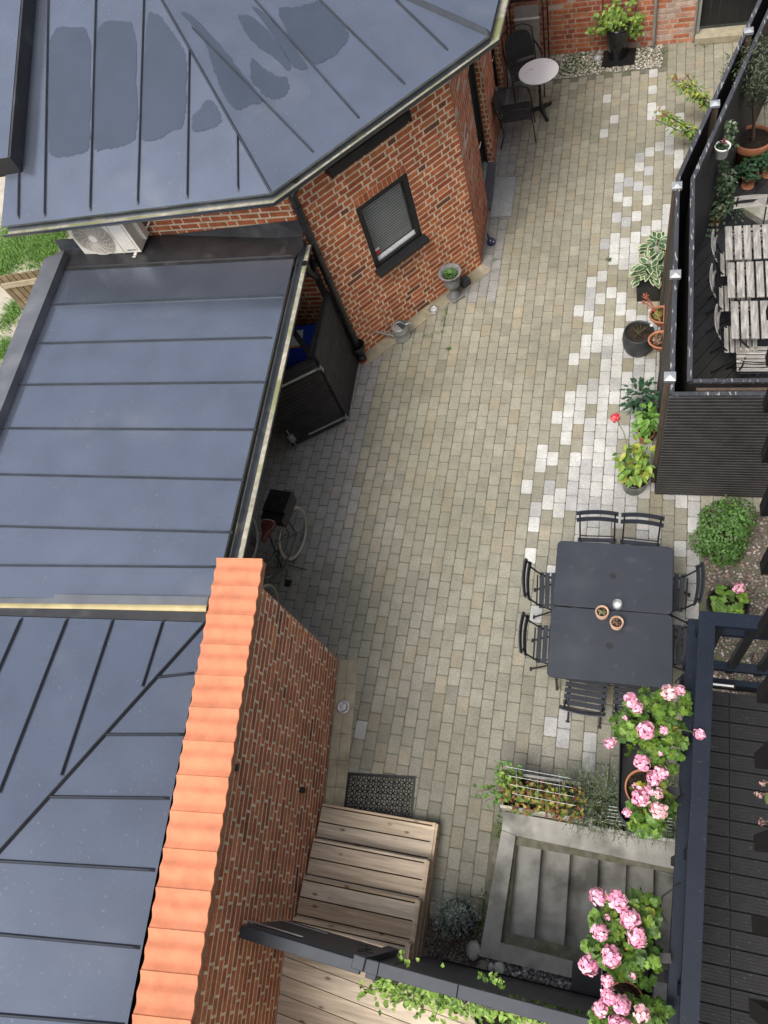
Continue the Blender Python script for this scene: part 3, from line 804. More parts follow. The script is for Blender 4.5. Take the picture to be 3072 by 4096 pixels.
# coping: pantiles with two rolls each
kd = (k1 - k0); kl = kd.length * 2.25; kd.normalize(); kn = V((kd.y, -kd.x, 0))
if kn.x > 0: kn = -kn
cpg = MB()
TW = 0.266
nt_ = int(kl / TW) + 1
for k in range(nt_):
    s0 = k * TW
    rows_t, rows_b = [], []
    for i in range(13):
        t = i / 12
        hgt = 0.0115 * math.cos(2 * math.pi * 2 * t) * (1 if t > .05 else .8) + 0.005 * (1 - t)
        p = k0 + kd * (s0 + t * (TW + .004)) + V((0, 0, hgt + 0.006 * (t < 0.04)))
        w_in = 0.235 + .0
        tilt = V((0, 0, -.05))
        a_ = p + kn * -0.0; b_ = p + kn * .425 + V((0, 0, .05))
        mid = p + kn * .22 + V((0, 0, .03))
        rows_t.append([a_, mid, b_]); rows_b.append([a_ - V((0, 0, .022)), b_ - V((0, 0, .022))])
    cpg.grid(rows_t, None, True)
    cpg.grid([[a, b] for (a, m_, _), (b, _) in zip(rows_t, rows_b)], None, True)
    cpg.grid([[b, a] for (_, m_, a), (_, b) in zip(rows_t, rows_b)], None, True)
    cpg.face([rows_t[0][0], rows_t[0][1], rows_t[0][2], rows_b[0][1], rows_b[0][0]])
    cpg.face([rows_t[-1][2], rows_t[-1][1], rows_t[-1][0], rows_b[-1][0], rows_b[-1][1]])
    cpg.box(k0 + kd * (s0 + .10) + kn * .41 + V((0, 0, .042)), (.012, .012, .02), None)
cpg.build('coping', M['tile'], gw)
cb = MB()
cb.hexa([k0 + kn * .01 - V((0, 0, .10)), k0 + kd * kl + kn * .01 - V((0, 0, .10)), k0 + kd * kl + kn * .43 - V((0, 0, .10)), k0 + kn * .43 - V((0, 0, .10))], [k0 + kn * .012 - V((0, 0, .03)), k0 + kd * kl + kn * .012 - V((0, 0, .03)), k0 + kd * kl + kn * .43 - V((0, 0, .0)), k0 + kn * .43 - V((0, 0, .0))])
cb.build('mortar_bed', mat('mortar_bed', (.30, .16, .10), .9, var=.3, scale=20, bump=.5), gw)
# wall vents
vt = MB()
for u, v in ((938, 3070), (1208, 3160)):
    p = rp(u, v, q0 + nq * .02, nq)
    vt.tube([p - nq * .03, p + nq * .03], .03, 12)
vt.build('vent_pipe', M['black_plastic'], gw)
# stone edging at the foot of the walls
ed = MB()
for k in range(6):
    a, b = q0 + dq * (k * .29 + .004), q0 + dq * (k * .29 + .286)
    for o1, o2 in ((.02, .12), (.126, .25)):
        ed.hexa([a + nq * o1 + V((0, 0, -.02)), b + nq * o1 + V((0, 0, -.02)), b + nq * o2 + V((0, 0, -.02)), a + nq * o2 + V((0, 0, -.02))][::-1], [a + nq * o1 + V((0, 0, .006)), b + nq * o1 + V((0, 0, .006)), b + nq * o2 + V((0, 0, .006)), a + nq * o2 + V((0, 0, .006))][::-1])
for k in range(6):
    a, b = w1(.02 + k * .4, 0, .0), w1(.02 + k * .4 + .394, 0, .0)
    ed.hexa([x + V((0, 0, -.02)) for x in (a, a + nw * .2, b + nw * .2, b)], [x + V((0, 0, .006)) for x in (a, a + nw * .2, b + nw * .2, b)])
tag(ed.build('stone_edging', M['slab']), kind='structure')
# ================================================================== far brick wall with the black door
fw0, fw1 = at(2140, 226), at(2772, 168)
fd = (fw1 - fw0).normalized()
fa = fw0 - fd * 1.2
FW = thing('courtyard_wall', 'old weathered red brick wall with black boarded door across the far end of the courtyard', 'wall', (0, 13, 0))
FARP = [(.40, .11, .058), (.45, .145, .07), (.36, .098, .058), (.48, .18, .085), (.43, .13, .065)]
fmid = fw1 - fd * .62
mb = brickwork(fa, fmid, 0, 3.2, (), FARP, (.42, .32, .23), seed=41, pale=.04, nsign=1)
brickwork(fmid, fw1, 0, 3.2, (), [(.50, .22, .14), (.46, .16, .09), (.52, .28, .20)], (.46, .38, .30), seed=43, pale=.35, nsign=1, mb=mb)
brickwork(fw1, fw1 - V((fd.y, -fd.x, 0)) * .3, 0, 3.2, (), RED, seed=42, mb=mb, nsign=1)
mb.build('wall', M['brick'], FW)
fn = V((fd.y, -fd.x, 0))
pp = MB()
p = fw1 - fd * .62 + fn * .05
pp.tube([p + V((0, 0, 3.1)), p + V((0, 0, .04))], .028, 10)
p = fw1 - fd * 0.0 + fn * .03
pp.tube([p + V((0, 0, 3.1)), p + V((0, 0, .04))], .016, 8)
pp.build('drain_pipe', mat('old_zinc', (.25, .25, .22), .6, var=.2), FW)
dd = MB()
d0 = fw1 + fd * .07 - fn * .14
for k in range(9):
    dd.box(d0 + fd * (k * .135 + .07) + V((0, 0, 1.22)), (.131, .035, 2.1), ax=(fd, -fn, V((0, 0, 1))), bev=.004)
door = dd.build('boarded_door', M['black_paint'], FW)
hg = MB()
p = fw1 + fd * .03 - fn * .11 + V((0, 0, .92))
hg.box(p + fd * .24, (.46, .008, .045), ax=(fd, fn, V((0, 0, 1))))
hg.tube([p + fd * .01 + V((0, 0, -.05)), p + fd * .01 + V((0, 0, .05))], .014)
for k in (.1, .24, .38): hg.tube([p + fd * k, p + fd * k + fn * .01], .01, 8)
hg.build('strap_hinge', mat('worn_iron', (.2, .19, .17), .5, metal=.5), door)
fm = MB()
fm.box(fw1 + fd * .04 - fn * .06 + V((0, 0, 1.5)), (.06, .1, 3.0), ax=(fd, -fn, V((0, 0, 1))))
fm.build('door_frame', M['concrete'], FW)
sp = MB()
sp.box(fw1 + fd * .7 - fn * .02 + V((0, 0, .06)), (1.36, .24, .12), ax=(fd, -fn, V((0, 0, 1))), bev=.01)
sp.build('door_sill', M['slab'], FW)
wr = brickwork(fw1 + fd * 1.35, fw1 + fd * 5, 0, 3.2, (), RED, seed=44)
wr.build('wall', M['brick'], FW)
# ================================================================== cellar stairs
def hx(mb, x0, x1, y0, y1, z0, z1, col=None, bev=0.0): mb.box(((x0 + x1) / 2, (y0 + y1) / 2, (z0 + z1) / 2), (x1 - x0, y1 - y0, z1 - z0), col, bev=bev)
ws = thing('cellar_stairs', 'grey concrete stairs going down beside the raised planters inside a low concrete rim', 'stairs', (-0.2, 0, 0))
rim = MB()
def quadprism(mb, pts, z0, z1, col=None): mb.hexa([V((x, y, z0)) for x, y in pts], [V((x, y, z1)) for x, y in pts], col)
quadprism(rim, [(-1.03, -0.69), (-0.84, -0.54), (-0.79, 0.43), (-0.935, 0.46)], -1.4, 0.06)
quadprism(rim, [(-0.935, 0.465), (-0.79, 0.434), (1.7, 0.35), (1.7, 0.585), (-0.93, 0.648)], -1.4, 0.062)
quadprism(rim, [(-1.03, -0.69), (-0.16, -0.70), (-0.16, -0.565), (-0.84, -0.54)], -1.4, 0.061)
quadprism(rim, [(-0.16, -0.70), (1.7, -0.74), (1.7, -0.60), (-0.16, -0.565)], -1.4, 0.03)
rim.build('rim', M['concrete'], ws)
zt = -0.12
xs_ = -0.86
for k in range(8):
    sb = MB()
    xe = -0.535 + 0.283 * k
    hx(sb, xs_ + (k > 0) * -.02, xe, -.62, .40, zt - .3, zt, bev=.006)
    sb.build('step', M['concrete'], ws)
    xs_ = xe; zt -= .17
sb = MB(); hx(sb, xs_, 1.7, -.62, .40, -1.75, -1.5); sb.build('landing', M['concrete'], ws)
pl = MB(); quadprism(pl, [(-.15, -.80), (.45, -.82), (.45, -.57), (-.15, -.56)], .035, .06)
tag(pl.build('cover_plate', M['black_plastic'], label=None), 'flat black plate lying on the stair rim beside the lower slatted fence', 'plate')
# ================================================================== pine steps, deck
PINE = [(0.53, 0.44, 0.335), (0.50, 0.41, 0.305), (0.57, 0.48, 0.375), (0.52, 0.42, 0.32), (0.49, 0.375, 0.26)]
def clip_strip(poly, o, d, w0, w1_):
    """part of a convex polygon between offsets w0 and w1 across direction d"""
    n = V((-d.y, d.x, 0))
    def cut(pts, nn, lim):
        out = []
        for i in range(len(pts)):
            a, b = pts[i], pts[(i + 1) % len(pts)]
            da, db = (a - o).dot(nn) - lim, (b - o).dot(nn) - lim
            if da >= 0: out.append(a)
            if da * db < 0: out.append(a + (b - a) * (da / (da - db)))
        return out
    p = cut(poly, n, w0)
    if len(p) > 2: p = cut(p, -n, -w1_)
    return p if len(p) > 2 else []
def boards(poly, d, width, gap, z, th, m, name, parent, cols=None, off0=0.0):
    mb = MB(); poly = [V((x, y, 0)) for x, y in poly]; d = V((d[0], d[1], 0)).normalized(); n = V((-d.y, d.x, 0)); o = poly[0]
    lo = min((p - o).dot(n) for p in poly); hi = max((p - o).dot(n) for p in poly)
    k = lo - off0
    while k < hi:
        p = clip_strip(poly, o, d, k, k + width - gap)
        if p:
            a = sum((p[i].cross(p[(i + 1) % len(p)]).z for i in range(len(p))))
            if a < 0: p.reverse()
            zz = z + R(-.001, .001)
            mb.hexa([V((q.x, q.y, zz - th)) for q in p], [V((q.x, q.y, zz)) for q in p], jit(random.choice(cols), .07) if cols else None)
        k += width
    return mb.build(name, m, parent)
wst = thing('wooden_steps', 'weathered pine steps rising along the brick wall to the black gate', 'steps', (-2.2, -.1, 0))
XR = -1.61
ends = [0.42, 0.06, -0.30, -0.66]
def wallx(y): return q0.x + (q1.x - q0.x) * (q0.y - y) / (q0.y - q1.y) + .035
for k in range(4):
    y1, y0 = ends[k], (ends[k + 1] if k < 3 else -0.95)
    z = .17 * (k + 1)
    t = MB()
    ys = [y1, y1 - .035, y1 - .19, y1 - .345, y1 - .40]
    lx0, lx1 = wallx(y1), wallx(y0)
    for a, b in zip(ys[:-1], ys[1:]):
        b = max(b, y0 - .03)
        if b >= a - .01: continue
        c_ = jit(random.choice(PINE), .06)
        t.box(((lx0 + XR) / 2, (a + b) / 2 - .001, z - .014), (XR - lx0 - .03, a - b - .011, .028), c_, bev=.003)
    t.box(((lx0 + XR) / 2, y1 - .016, z - .09), (XR - lx0 - .04, .026, .118), jit(PINE[0], .05))
    t.build('tread', M['pine'], wst)
    sg = MB()
    sg.box((XR - .008, (y1 + y0) / 2 + .0, z / 2), (.03, y1 - y0 - .004, z - .002), jit(PINE[3], .05), bev=.003)
    sg.box((XR + .022 - .004 * k, (y1 + ends[-1] - .3) / 2, z - .17 + .085), (.026, y1 - ends[-1] + .28, .165), jit(PINE[4], .05), bev=.003)
    sg.build('side_board', M['pine'], wst)
dk = thing('pine_deck', 'pine board deck behind the black gate at the bottom of the picture', 'deck', (-1.5, -1.8, 0))
boards([(-2.9, -4.2), (1.6, -4.4), (1.6, -.95), (-2.8, -.92)], (1, -.10), .147, .006, .68, .03, M['pine'], 'boards', dk, PINE, .03)
fs = MB(); hx(fs, -2.8, 1.6, -.975, -.95, 0, .64); fs.build('apron', M['black_wood'], dk)
# ================================================================== slatted panels
def slats(mb, p0, p1, z0, z1, pitch=.056, th=.028, n=None, gap=.010, back=True, both=False):
    p0, p1 = V((p0[0], p0[1], 0)), V((p1[0], p1[1], 0))
    d = (p1 - p0); L_ = d.length; d.normalize()
    if n is None: n = V((d.y, -d.x, 0))
    z = z0
    while z < z1 - .01:
        h = min(pitch - gap, z1 - z)
        a = [p0 + V((0, 0, z)), p0 + n * th + V((0, 0, z + .006)), p0 + n * th * .9 + V((0, 0, z + h - .01)), p0 + V((0, 0, z + h))]
        b = [p + d * L_ for p in a]
        o = R(-.002, .002)
        b = [p + V((0, 0, o)) for p in b]
        mb.hexa(b, a)
        z += pitch
    if back:
        m_ = [p0 - n * .012 + V((0, 0, z0)), p0 - n * .001 + V((0, 0, z0)), p1 - n * .001 + V((0, 0, z0)), p1 - n * .012 + V((0, 0, z0))]
        mb.hexa(m_, [p + V((0, 0, z1 - z0 - .004)) for p in m_])
    return mb
# bin store
bs_ = thing('bin_store', 'black slatted bin enclosure with a latched door under the carport edge', 'enclosure', (-3.9, 5.7, 0))
bp0, bp1 = V((-3.70, 6.47, 0)), V((-3.66, 5.43, 0))
mb = slats(MB(), bp0, bp1, .03, 1.45, .072, .026, n=V((1, .04, 0)).normalized())
mb.box((-3.715, 5.95, 1.44), (.05, 1.06, .05)); mb.box((-3.705, 5.43, .74), (.06, .05, 1.42)); mb.box((-3.72, 6.44, .74), (.06, .05, 1.42))
mb.build('side_panel', M['black_wood'], bs_)
dp0, dp1 = V((-3.665, 5.40, 0)), V((-4.36, 4.97, 0))
ddn = (dp1 - dp0).normalized(); dnn = V((-ddn.y, ddn.x, 0))
mb = slats(MB(), dp0, dp1, .06, 1.38, .072, .022, n=dnn)
mb.bar(dp0 - dnn * .03 + V((0, 0, 1.40)), dp1 - dnn * .03 + V((0, 0, 1.40)), .05, .06)
dro = mb.build('door', M['black_wood'], bs_)
for h in (1.28, .16):
    hg = MB()
    a = dp0 + ddn * .02 + dnn * .03 + V((0, 0, h)); b = a + ddn * .52
    hg.bar(a, b, .008, .035)
    hg.bar(a - ddn * .01, a - ddn * .08 + dnn * .03, .01, .04)
    hg.tube([a - ddn * .06 + dnn * .02 + V((0, 0, -.06)), a - ddn * .06 + dnn * .02 + V((0, 0, .06))], .009)
    hg.build('hinge', M['steel'], dro)
hg = MB()
a = dp1 - ddn * .05 + dnn * .035 + V((0, 0, .25))
hg.box(a, (.09, .012, .16), ax=(ddn, dnn, V((0, 0, 1)))); hg.tube([a + V((0, 0, .22)) + dnn * .015, a + V((0, 0, -.23)) + dnn * .015], .009)
hg.box(a + dnn * .03, (.03, .05, .09), ax=(ddn, dnn, V((0, 0, 1))))
hg.build('bolt', M['steel'], dro)
mb = MB()
mb.box((-4.55, 6.0, .7), (.05, 1.0, 1.4)); mb.bar(bp1 + V((-.02, 0, 1.40)), V((-4.55, 6.44, 1.40)), .07, .05)
mb.bar(V((-3.74, 6.44, 1.42)), V((-3.74, 6.44, 2.3)), .07, .05, up=V((0, 1, 0)))
mb.build('frame', M['black_wood'], bs_)
def wheelie_bin(name, label, loc, rz, lidm, bodm):
    b = thing(name, label, 'bin', (0, 0, 0))
    m_ = MB()
    def rl(w_, d_, z): return [V((sx * w_ / 2, sy * d_ / 2, z)) for sx, sy in ((-1, -1), (1, -1), (1, 1), (-1, 1))]
    m_.hexa(rl(.40, .46, .06), rl(.50, .58, .98)); m_.hexa(rl(.53, .61, .94), rl(.53, .61, .98))
    m_.build('body', bodm, b)
    m_ = MB(); m_.hexa(rl(.55, .66, .985), rl(.50, .60, 1.05)); m_.hexa(rl(.44, .54, 1.0505), rl(.42, .52, 1.062))
    m_.build('lid', lidm, b)
    m_ = MB(); m_.tube([V((-.26, .37, .95)), V((.26, .37, .95))], .016)
    for sx in (-1, 1): m_.tube([V((sx * .2, .37, .95)), V((sx * .2, .29, .94))], .014)
    m_.build('handle', bodm, b)
    for sx in (-1, 1):
        m_ = MB(); m_.tube([V((sx * .22 - .025, .24, .10)), V((sx * .22 + .025, .24, .10))], .10, 16); m_.build('wheel', M['black_plastic'], b)
    m_ = MB(); m_.box((-.13, .08, 1.064), (.20, .26, .004)); nt2 = m_.build('notice', M['white'], b)
    m_ = MB(); m_.box((-.13, -.065, 1.0645), (.20, .03, .004)); m_.build('notice_strip', mat('orange_print', (.65, .3, .05), .6, var=0), nt2)
    b.location = loc; b.rotation_euler = (0, 0, rz)
    return b
mblue = mat('blue_plastic', (0.012, 0.055, 0.42), .42, var=.06, scale=9)
mgreen = mat('green_plastic', (0.03, 0.075, 0.035), .5, var=.1)
wheelie_bin('wheelie_bin', 'green wheelie bin with bright blue lid inside the black slatted enclosure', (-4.06, 5.98, .0), math.radians(8), mblue, mgreen)
# lower slatted fence and gate
fc = thing('slatted_fence', 'low dark slatted fence with round light bulbs and green climber at the bottom edge', 'fence', (-.6, -.8, 0))
fa_, fb_ = V((-1.60, -.80, 0)), V((1.6, -.84, 0))
mb = slats(MB(), fa_ + V((.06, .0, 0)), fb_, .08, 1.72, .050, .018, n=V((0, 1, 0)), gap=.009)
mb.build('slat_panel', M['grey_slats'], fc)
ZF = 1.80
ta, tb, tc_ = at(1462, 3835, ZF), at(1832, 3937, ZF), at(2600, 4142, ZF)
mb = MB()
for a, b in ((ta + (tb - ta) * .155, tb), (tb + (tc_ - tb) * .003, tc_), (ta, ta + (tb - ta) * .15)):
    mb.bar(a + V((0, -.045, -.02)), b + V((0, -.045, -.02)), .095, .045, bev=.004)
mb.build('top_board', M['rail_grey'], fc)
mb = MB(); mb.bar(V((-1.33, -.768, .35)), V((1.6, -.80, .35)), .012, .03, col=None)
mb.build('bottom_batten', M['pine'], fc)
mb = MB(); pt_ = at(1428, 3850, ZF + .03)
mb.box((pt_.x + .01, pt_.y - .0, (ZF + .03) / 2), (.10, .10, ZF + .03), rz=-.1, bev=.006)
mb.box((pt_.x + .1, pt_.y - .06, (ZF - .08) / 2), (.09, .09, ZF - .08), rz=-.1, bev=.006)
mb.build('post', M['rail_grey'], fc)
gt = thing('gate', 'black slatted gate hinged to the brick wall at the top of the pine steps', 'gate', (-2.3, -.75, 0))
ga, gb = at(975, 3712, ZF), at(1465, 3860, ZF)
ga, gb = lerp(ga, gb, -.02), lerp(ga, gb, .96)
mb = MB(); mb.bar(ga + V((0, -.03, -.02)), gb + V((0, -.03, -.02)), .095, .05, bev=.005)
mb.build('top_rail', M['rail_grey'], gt)
gd = (gb - ga); gd.z = 0; gd.normalize(); gn = V((-gd.y, gd.x, 0))
mb = slats(MB(), (ga + gd * .02 + gn * .015), (gb - gn * 0 + gn * .015), .74, 1.76, .050, .018, n=gn, gap=.009)
mb.build('slat_panel', M['grey_slats'], gt)
for h in (1.66, 1.0):
    mb = MB()
    a = ga + gn * .045 - gd * .05; a.z = h
    mb.bar(a, a + gd * .55, .008, .03)
    mb.tube([a + V((0, 0, -.03)), a + V((0, 0, .05))], .016, 10)
    mb.build('hinge', M['steel'], gt)
mb = MB()
a = gb - gd * .06 + gn * .05; a.z = 1.5
mb.box(a, (.12, .02, .05), ax=(gd, gn, V((0, 0, 1)))); mb.tube([a + gn * .01, a + gn * .05, a + gn * .05 - gd * .07], .010); mb.build('latch', M['iron'], gt); mb = MB(); mb.tube([a + V((0, 0, .12)) + gn * .01, a + gn * .04 + V((0, 0, .12)), a + gn * .04 + gd * .08 + V((0, 0, .1))], .009)
mb.build('thumb_lever', M['iron'], gt)
# string light bulbs hanging on the fence
sl0 = thing('string_light', 'black cable of clear festoon bulbs hanging under the fence top board', 'string lights', (-.6, -.9, 1.6))
mb = MB(); cp_ = [at(u, v, 1.66) for u, v in ((1560, 3880), (1600, 3905), (1850, 3978), (1950, 4030), (2160, 4070), (2300, 4100))]
mb.tube(cp_, .008, 6); mb.build('cable', M['black_plastic'], sl0)
bm_ = bpy.data.materials.new('bulb_glass'); bm_.use_nodes = True
q = bm_.node_tree.nodes['Principled BSDF']; q.inputs['Base Color'].default_value = (.85, .8, .65, 1); q.inputs['Roughness'].default_value = .05; q.inputs['Alpha'].default_value = .35
for u, v in ((1592, 3920), (1862, 4000), (2160, 4075)):
    p = at(u, v, 1.62)
    mb = MB(); mb.lathe(p, [(.0, -.10), (.022, -.09), (.034, -.06), (.028, -.03), (.016, -.005)], 14); o = mb.build('bulb', bm_, sl0)
    mb = MB(); mb.lathe(p, [(.018, -.012), (.021, .0), (.021, .05), (.0, .052)], 12); mb.build('socket', M['black_plastic'], o)
# ================================================================== terrace behind the tall double fence
ZW = 2.06
tf = thing('double_fence', 'tall black double skinned slatted fence with peeling top boards and galvanised post caps', 'fence', (.5, 6, 0))
P_out = [V((.475, 4.46, 0)), V((.50, 7.37, 0)), V((1.36, 10.17, 0)), V((2.2, 12.9, 0))]
P_in = [V((.635, 4.61, 0)), V((.655, 7.34, 0)), V((1.51, 10.12, 0)), V((2.35, 12.85, 0))]
for i in range(3):
    mb = MB()
    slats(mb, P_out[i], P_out[i + 1], .04, ZW - .02, .056, .024, n=V((P_out[i].y - P_out[i + 1].y, P_out[i + 1].x - P_out[i].x, 0)).normalized())
    slats(mb, P_in[i], P_in[i + 1], .04, ZW - .02, .056, .024, n=-V((P_out[i].y - P_out[i + 1].y, P_out[i + 1].x - P_out[i].x, 0)).normalized())
    mb.build('slat_panel', M['black_wood'], tf)
mb = MB()
slats(mb, P_out[0] + V((-.02, 0, 0)), V((4.2, 4.50, 0)), .04, ZW - .02, .056, .024, n=V((0, -1, 0)))
slats(mb, P_in[0], V((4.2, 4.65, 0)), .04, ZW - .02, .056, .024, n=V((0, 1, 0)))
mb.build('slat_panel', M['black_wood'], tf)
mb = MB()
def mitre(pts, w_, z, th, sgn):
    for i in range(len(pts) - 1):
        a, b = pts[i], pts[i + 1]
        mb.bar(V((a.x, a.y, z)), V((b.x, b.y, z)), w_, th, bev=.003)
mitre(P_out, .048, ZW, .03, 1); mitre(P_in, .048, ZW - .001, .03, 1)
mb.build('top_board', M['peel'], tf)
mb = MB()
for a, b in ((P_out[0] + V((0, .0, 0)), V((4.2, 4.50, 0))), (P_in[0] + V((.03, 0, 0)), V((4.2, 4.65, 0)))):
    mb.bar(V((a.x, a.y, ZW + .002)), V((b.x, b.y, ZW + .002)), .042, .03, bev=.003)
mb.build('top_board', M['peel'], tf)
mb = MB(); mb.bar(V((.7, 4.555, ZW - .10)), V((4.2, 4.585, ZW - .10)), .035, .10); mb.bar(V((.7, 4.535, ZW - .05)), V((4.2, 4.56, ZW - .05)), .02, .05)
mb.build('inner_rail', M['rawwood'], tf)
for u, v in ((2680, 1505), (2702, 1095), (2708, 740), (2860, 412), (2995, 120)):
    c_ = at(u, v, ZW + .03)
    mb = MB(); mb.box((c_.x, c_.y, (ZW + .0) / 2), (.085, .085, ZW), bev=.004)
    po = mb.build('post', M['rawwood'], tf)
    mb = MB()
    b4 = [V((c_.x + sx * .054, c_.y + sy * .054, ZW)) for sx, sy in ((-1, -1), (1, -1), (1, 1), (-1, 1))]
    t4 = [p + V((0, 0, .03)) for p in b4]
    mb.hexa(b4, t4)
    for k in range(4): mb.face([t4[k] + V((0, 0, .0005)), t4[(k + 1) % 4] + V((0, 0, .0005)), V((c_.x, c_.y, ZW + .05))])
    mb.build('post_cap', M['steel'], po)
ZTD = .12
td = thing('terrace_deck', 'black diagonal board deck behind the tall double fence', 'deck', (2, 7, 0))
da, db = at(2655 + 60, 1410, ZTD), at(2850, 1290, ZTD)
dd_ = at(2872, 1230, ZTD) - at(2714, 1402, ZTD)
boards([(.66, 4.62), (3.6, 4.62), (3.6, 10.0), (1.47, 10.0), (.66, 7.35)], (dd_.x, dd_.y), .145, .008, ZTD, .03, M['deckwood'], 'boards', td)
mb = MB(); mb.hexa([V(p) for p in ((.66, 4.62, 0), (3.6, 4.62, 0), (3.6, 9.98, 0), (1.47, 9.98, 0), (.66, 7.35, 0))], [V(p) for p in ((.66, 4.62, .085), (3.6, 4.62, .085), (3.6, 9.98, .085), (1.47, 9.98, .085), (.66, 7.35, .085))])
mb.build('base', M['black_paint'], td)
# ================================================================== first floor balcony
ZB, ZR = 3.0, 4.05
bal = thing('balcony', 'dark composite decked balcony with navy black railing at the right edge', 'balcony', (.8, .5, ZB))
RX = lambda y: .43 + .0435 * y                                     # outer edge of the top rail
yend = 1.58
dark = M['rail']
mb = MB()
def rl_(x): return x
def rail_box(mb, w0, w1_, y0, y1, z0, z1, miter=0.0):
    b = [(RX(y0) + w0, y0), (RX(y0) + w1_, y0), (RX(y1) + w1_, y1 - miter), (RX(y1) + w0, y1)]
    quadprism(mb, b, z0, z1)
rail_box(mb, 0, .082, -4.5, yend, ZR - .04, ZR, .082)
quadprism(mb, [(RX(yend) + .083, yend - .082), (1.75, yend - .075), (1.75, yend + .005), (RX(yend) + .001, yend + .0)], ZR - .04, ZR)
mb.build('top_rail', dark, bal)
mb = MB()
rail_box(mb, -.035, .045, -4.5, yend + .035, ZR - .30, ZR - .26, .082)
quadprism(mb, [(RX(yend) + .046, yend - .045), (1.75, yend - .04), (1.75, yend + .04), (RX(yend) - .034, yend + .036)], ZR - .30, ZR - .26)
mb.build('lower_rail', dark, bal)
for y in [yend - .02 - .62 * k for k in range(10)]:
    mb = MB(); mb.box((RX(y) + .03, y - .03, (ZB + ZR) / 2 - .02), (.05, .05, ZR - ZB - .04)); mb.build('post', dark, bal)
for x in (.62, .80, .98, 1.16, 1.34, 1.52):
    mb = MB(); mb.box((x, yend - .035, (ZB + ZR) / 2 - .03), (.05, .04, ZR - ZB - .03)); mb.build('baluster', M['pipe'], bal)
mb = MB(); quadprism(mb, [(.60, yend - .07), (1.75, yend - .07), (1.75, yend - .01), (.60, yend - .01)], ZB + .08, ZB + .12)
quadprism(mb, [(.50, yend - .13), (1.75, yend - .13), (1.75, yend - .09), (.50, yend - .09)], ZB - .16, ZB - .02)
rail_box(mb, .04, .10, -4.5, yend - .1, ZB - .16, ZB + .005)
mb.build('edge_beam', dark, bal)
slab_ = MB(); quadprism(slab_, [(RX(-4.5) + .1, -4.5), (1.75, -4.5), (1.75, 1.40), (RX(1.4) + .1, 1.40)], ZB - .2, ZB - .03); slab_.build('base', M['black_paint'], bal)
mb = MB()
TP = .1015
ang = (at(3060, 3085, ZB) - at(2795, 3046, ZB)); ang = V((ang.x, ang.y, 0)).normalized(); an2 = V((-ang.y, ang.x, 0))
org = V((RX(1.4) + .105, 1.40, ZB))
tw = .305
for i in range(4):
    for k in range(58):
        c_ = org + ang * (-.10 + i * tw + tw / 2) - an2 * (k * TP + TP / 2)
        x0_ = RX(c_.y) + .1
        if c_.x + tw / 2 < x0_: continue
        a_ = max(-(tw / 2 - .002), x0_ - c_.x)
        ll = (tw / 2 - .002)
        for g_ in range(5):
            wv = (TP - .008) / 5
            yy = -(TP - .008) / 2 + wv * (g_ + .5)
            mb.box(c_ + ang * ((a_ + ll) / 2) + an2 * yy + V((0, 0, -.008)), (ll - a_, wv - .0009, .016), ax=(ang, an2, V((0, 0, 1))))
mb.build('deck_tiles', M['composite'], bal)
# lamp under the end rail, cables on the railing
mb = MB(); la, lb = at(2820, 2752, ZB + .02), at(2940, 2766, ZB + .02)
mb.bar(la + V((0, .03, 0)), lb + V((0, .03, 0)), .03, .02); lo_ = mb.build('lamp', M['black_plastic'], bal)
mb = MB(); mb.bar(lerp(la, lb, .05) + V((0, .03, .011)), lerp(la, lb, .95) + V((0, .03, .011)), .012, .004); mb.build('diffuser', M['white'], lo_)
cb_ = thing('cable', 'thin black cable looped along the balcony railing', 'cable', (.5, 1.2, 3.8))
mb = MB(); mb.tube([at(u, v, 3.78) for u, v in ((2850, 2470), (2868, 2485), (2890, 2545), (2910, 2580), (2945, 2582), (2965, 2560))], .004, 6); mb.build('wire', M['black_plastic'], cb_)
mb = MB(); mb.tube([at(u, v, 3.80) for u, v in ((2750, 2515), (2715, 2545), (2702, 2585), (2700, 2640), (2738, 2690), (2700, 2730))], .004, 6); mb.build('wire', M['black_plastic'], cb_)
mb = MB(); mb.tube([at(u, v, 3.80) for u, v in ((2735, 3180), (2690, 3210), (2668, 3240))], .004, 6); mb.build('wire', M['black_plastic'], cb_)
mb = MB(); mb.tube([at(u, v, 3.80) for u, v in ((2720, 3535), (2650, 3585), (2640, 3640), (2680, 3720))], .004, 6); mb.build('wire', M['black_plastic'], cb_)
# ================================================================== the railing the camera looks down past
M['matt_black'] = mat('matt_black', (.006, .006, .007), .7, var=0, spec=.15)
ub = thing('upper_railing', 'row of dark square balusters close to the camera at the right edge', 'railing', (.3, .6, 7.1))
ZU = 7.15
for u, v in ((3043, 1267), (3040, 1450), (3029, 1635), (3022, 1832), (3016, 2044), (3016, 2275), (3006, 2524), (3000, 2782), (2990, 3040), (2987, 3367), (2977, 3690), (2965, 4020)):
    p = at(u, v, ZU)
    mb = MB(); mb.box((p.x + .02, p.y + .0, ZU + .45), (.022, .022, .9), rz=.05, bev=.003)
    mb.build('baluster', M['matt_black'], ub)
mb = MB(); a, b = at(3043, 1267, ZU), at(2965, 4020, ZU)
mb.bar(V((a.x + .045, a.y + .3, ZU + .06)), V((b.x + .045, b.y - .3, ZU + .06)), .02, .04); mb.build('bottom_rail', M['pipe'], ub)
RAILZ = ZU
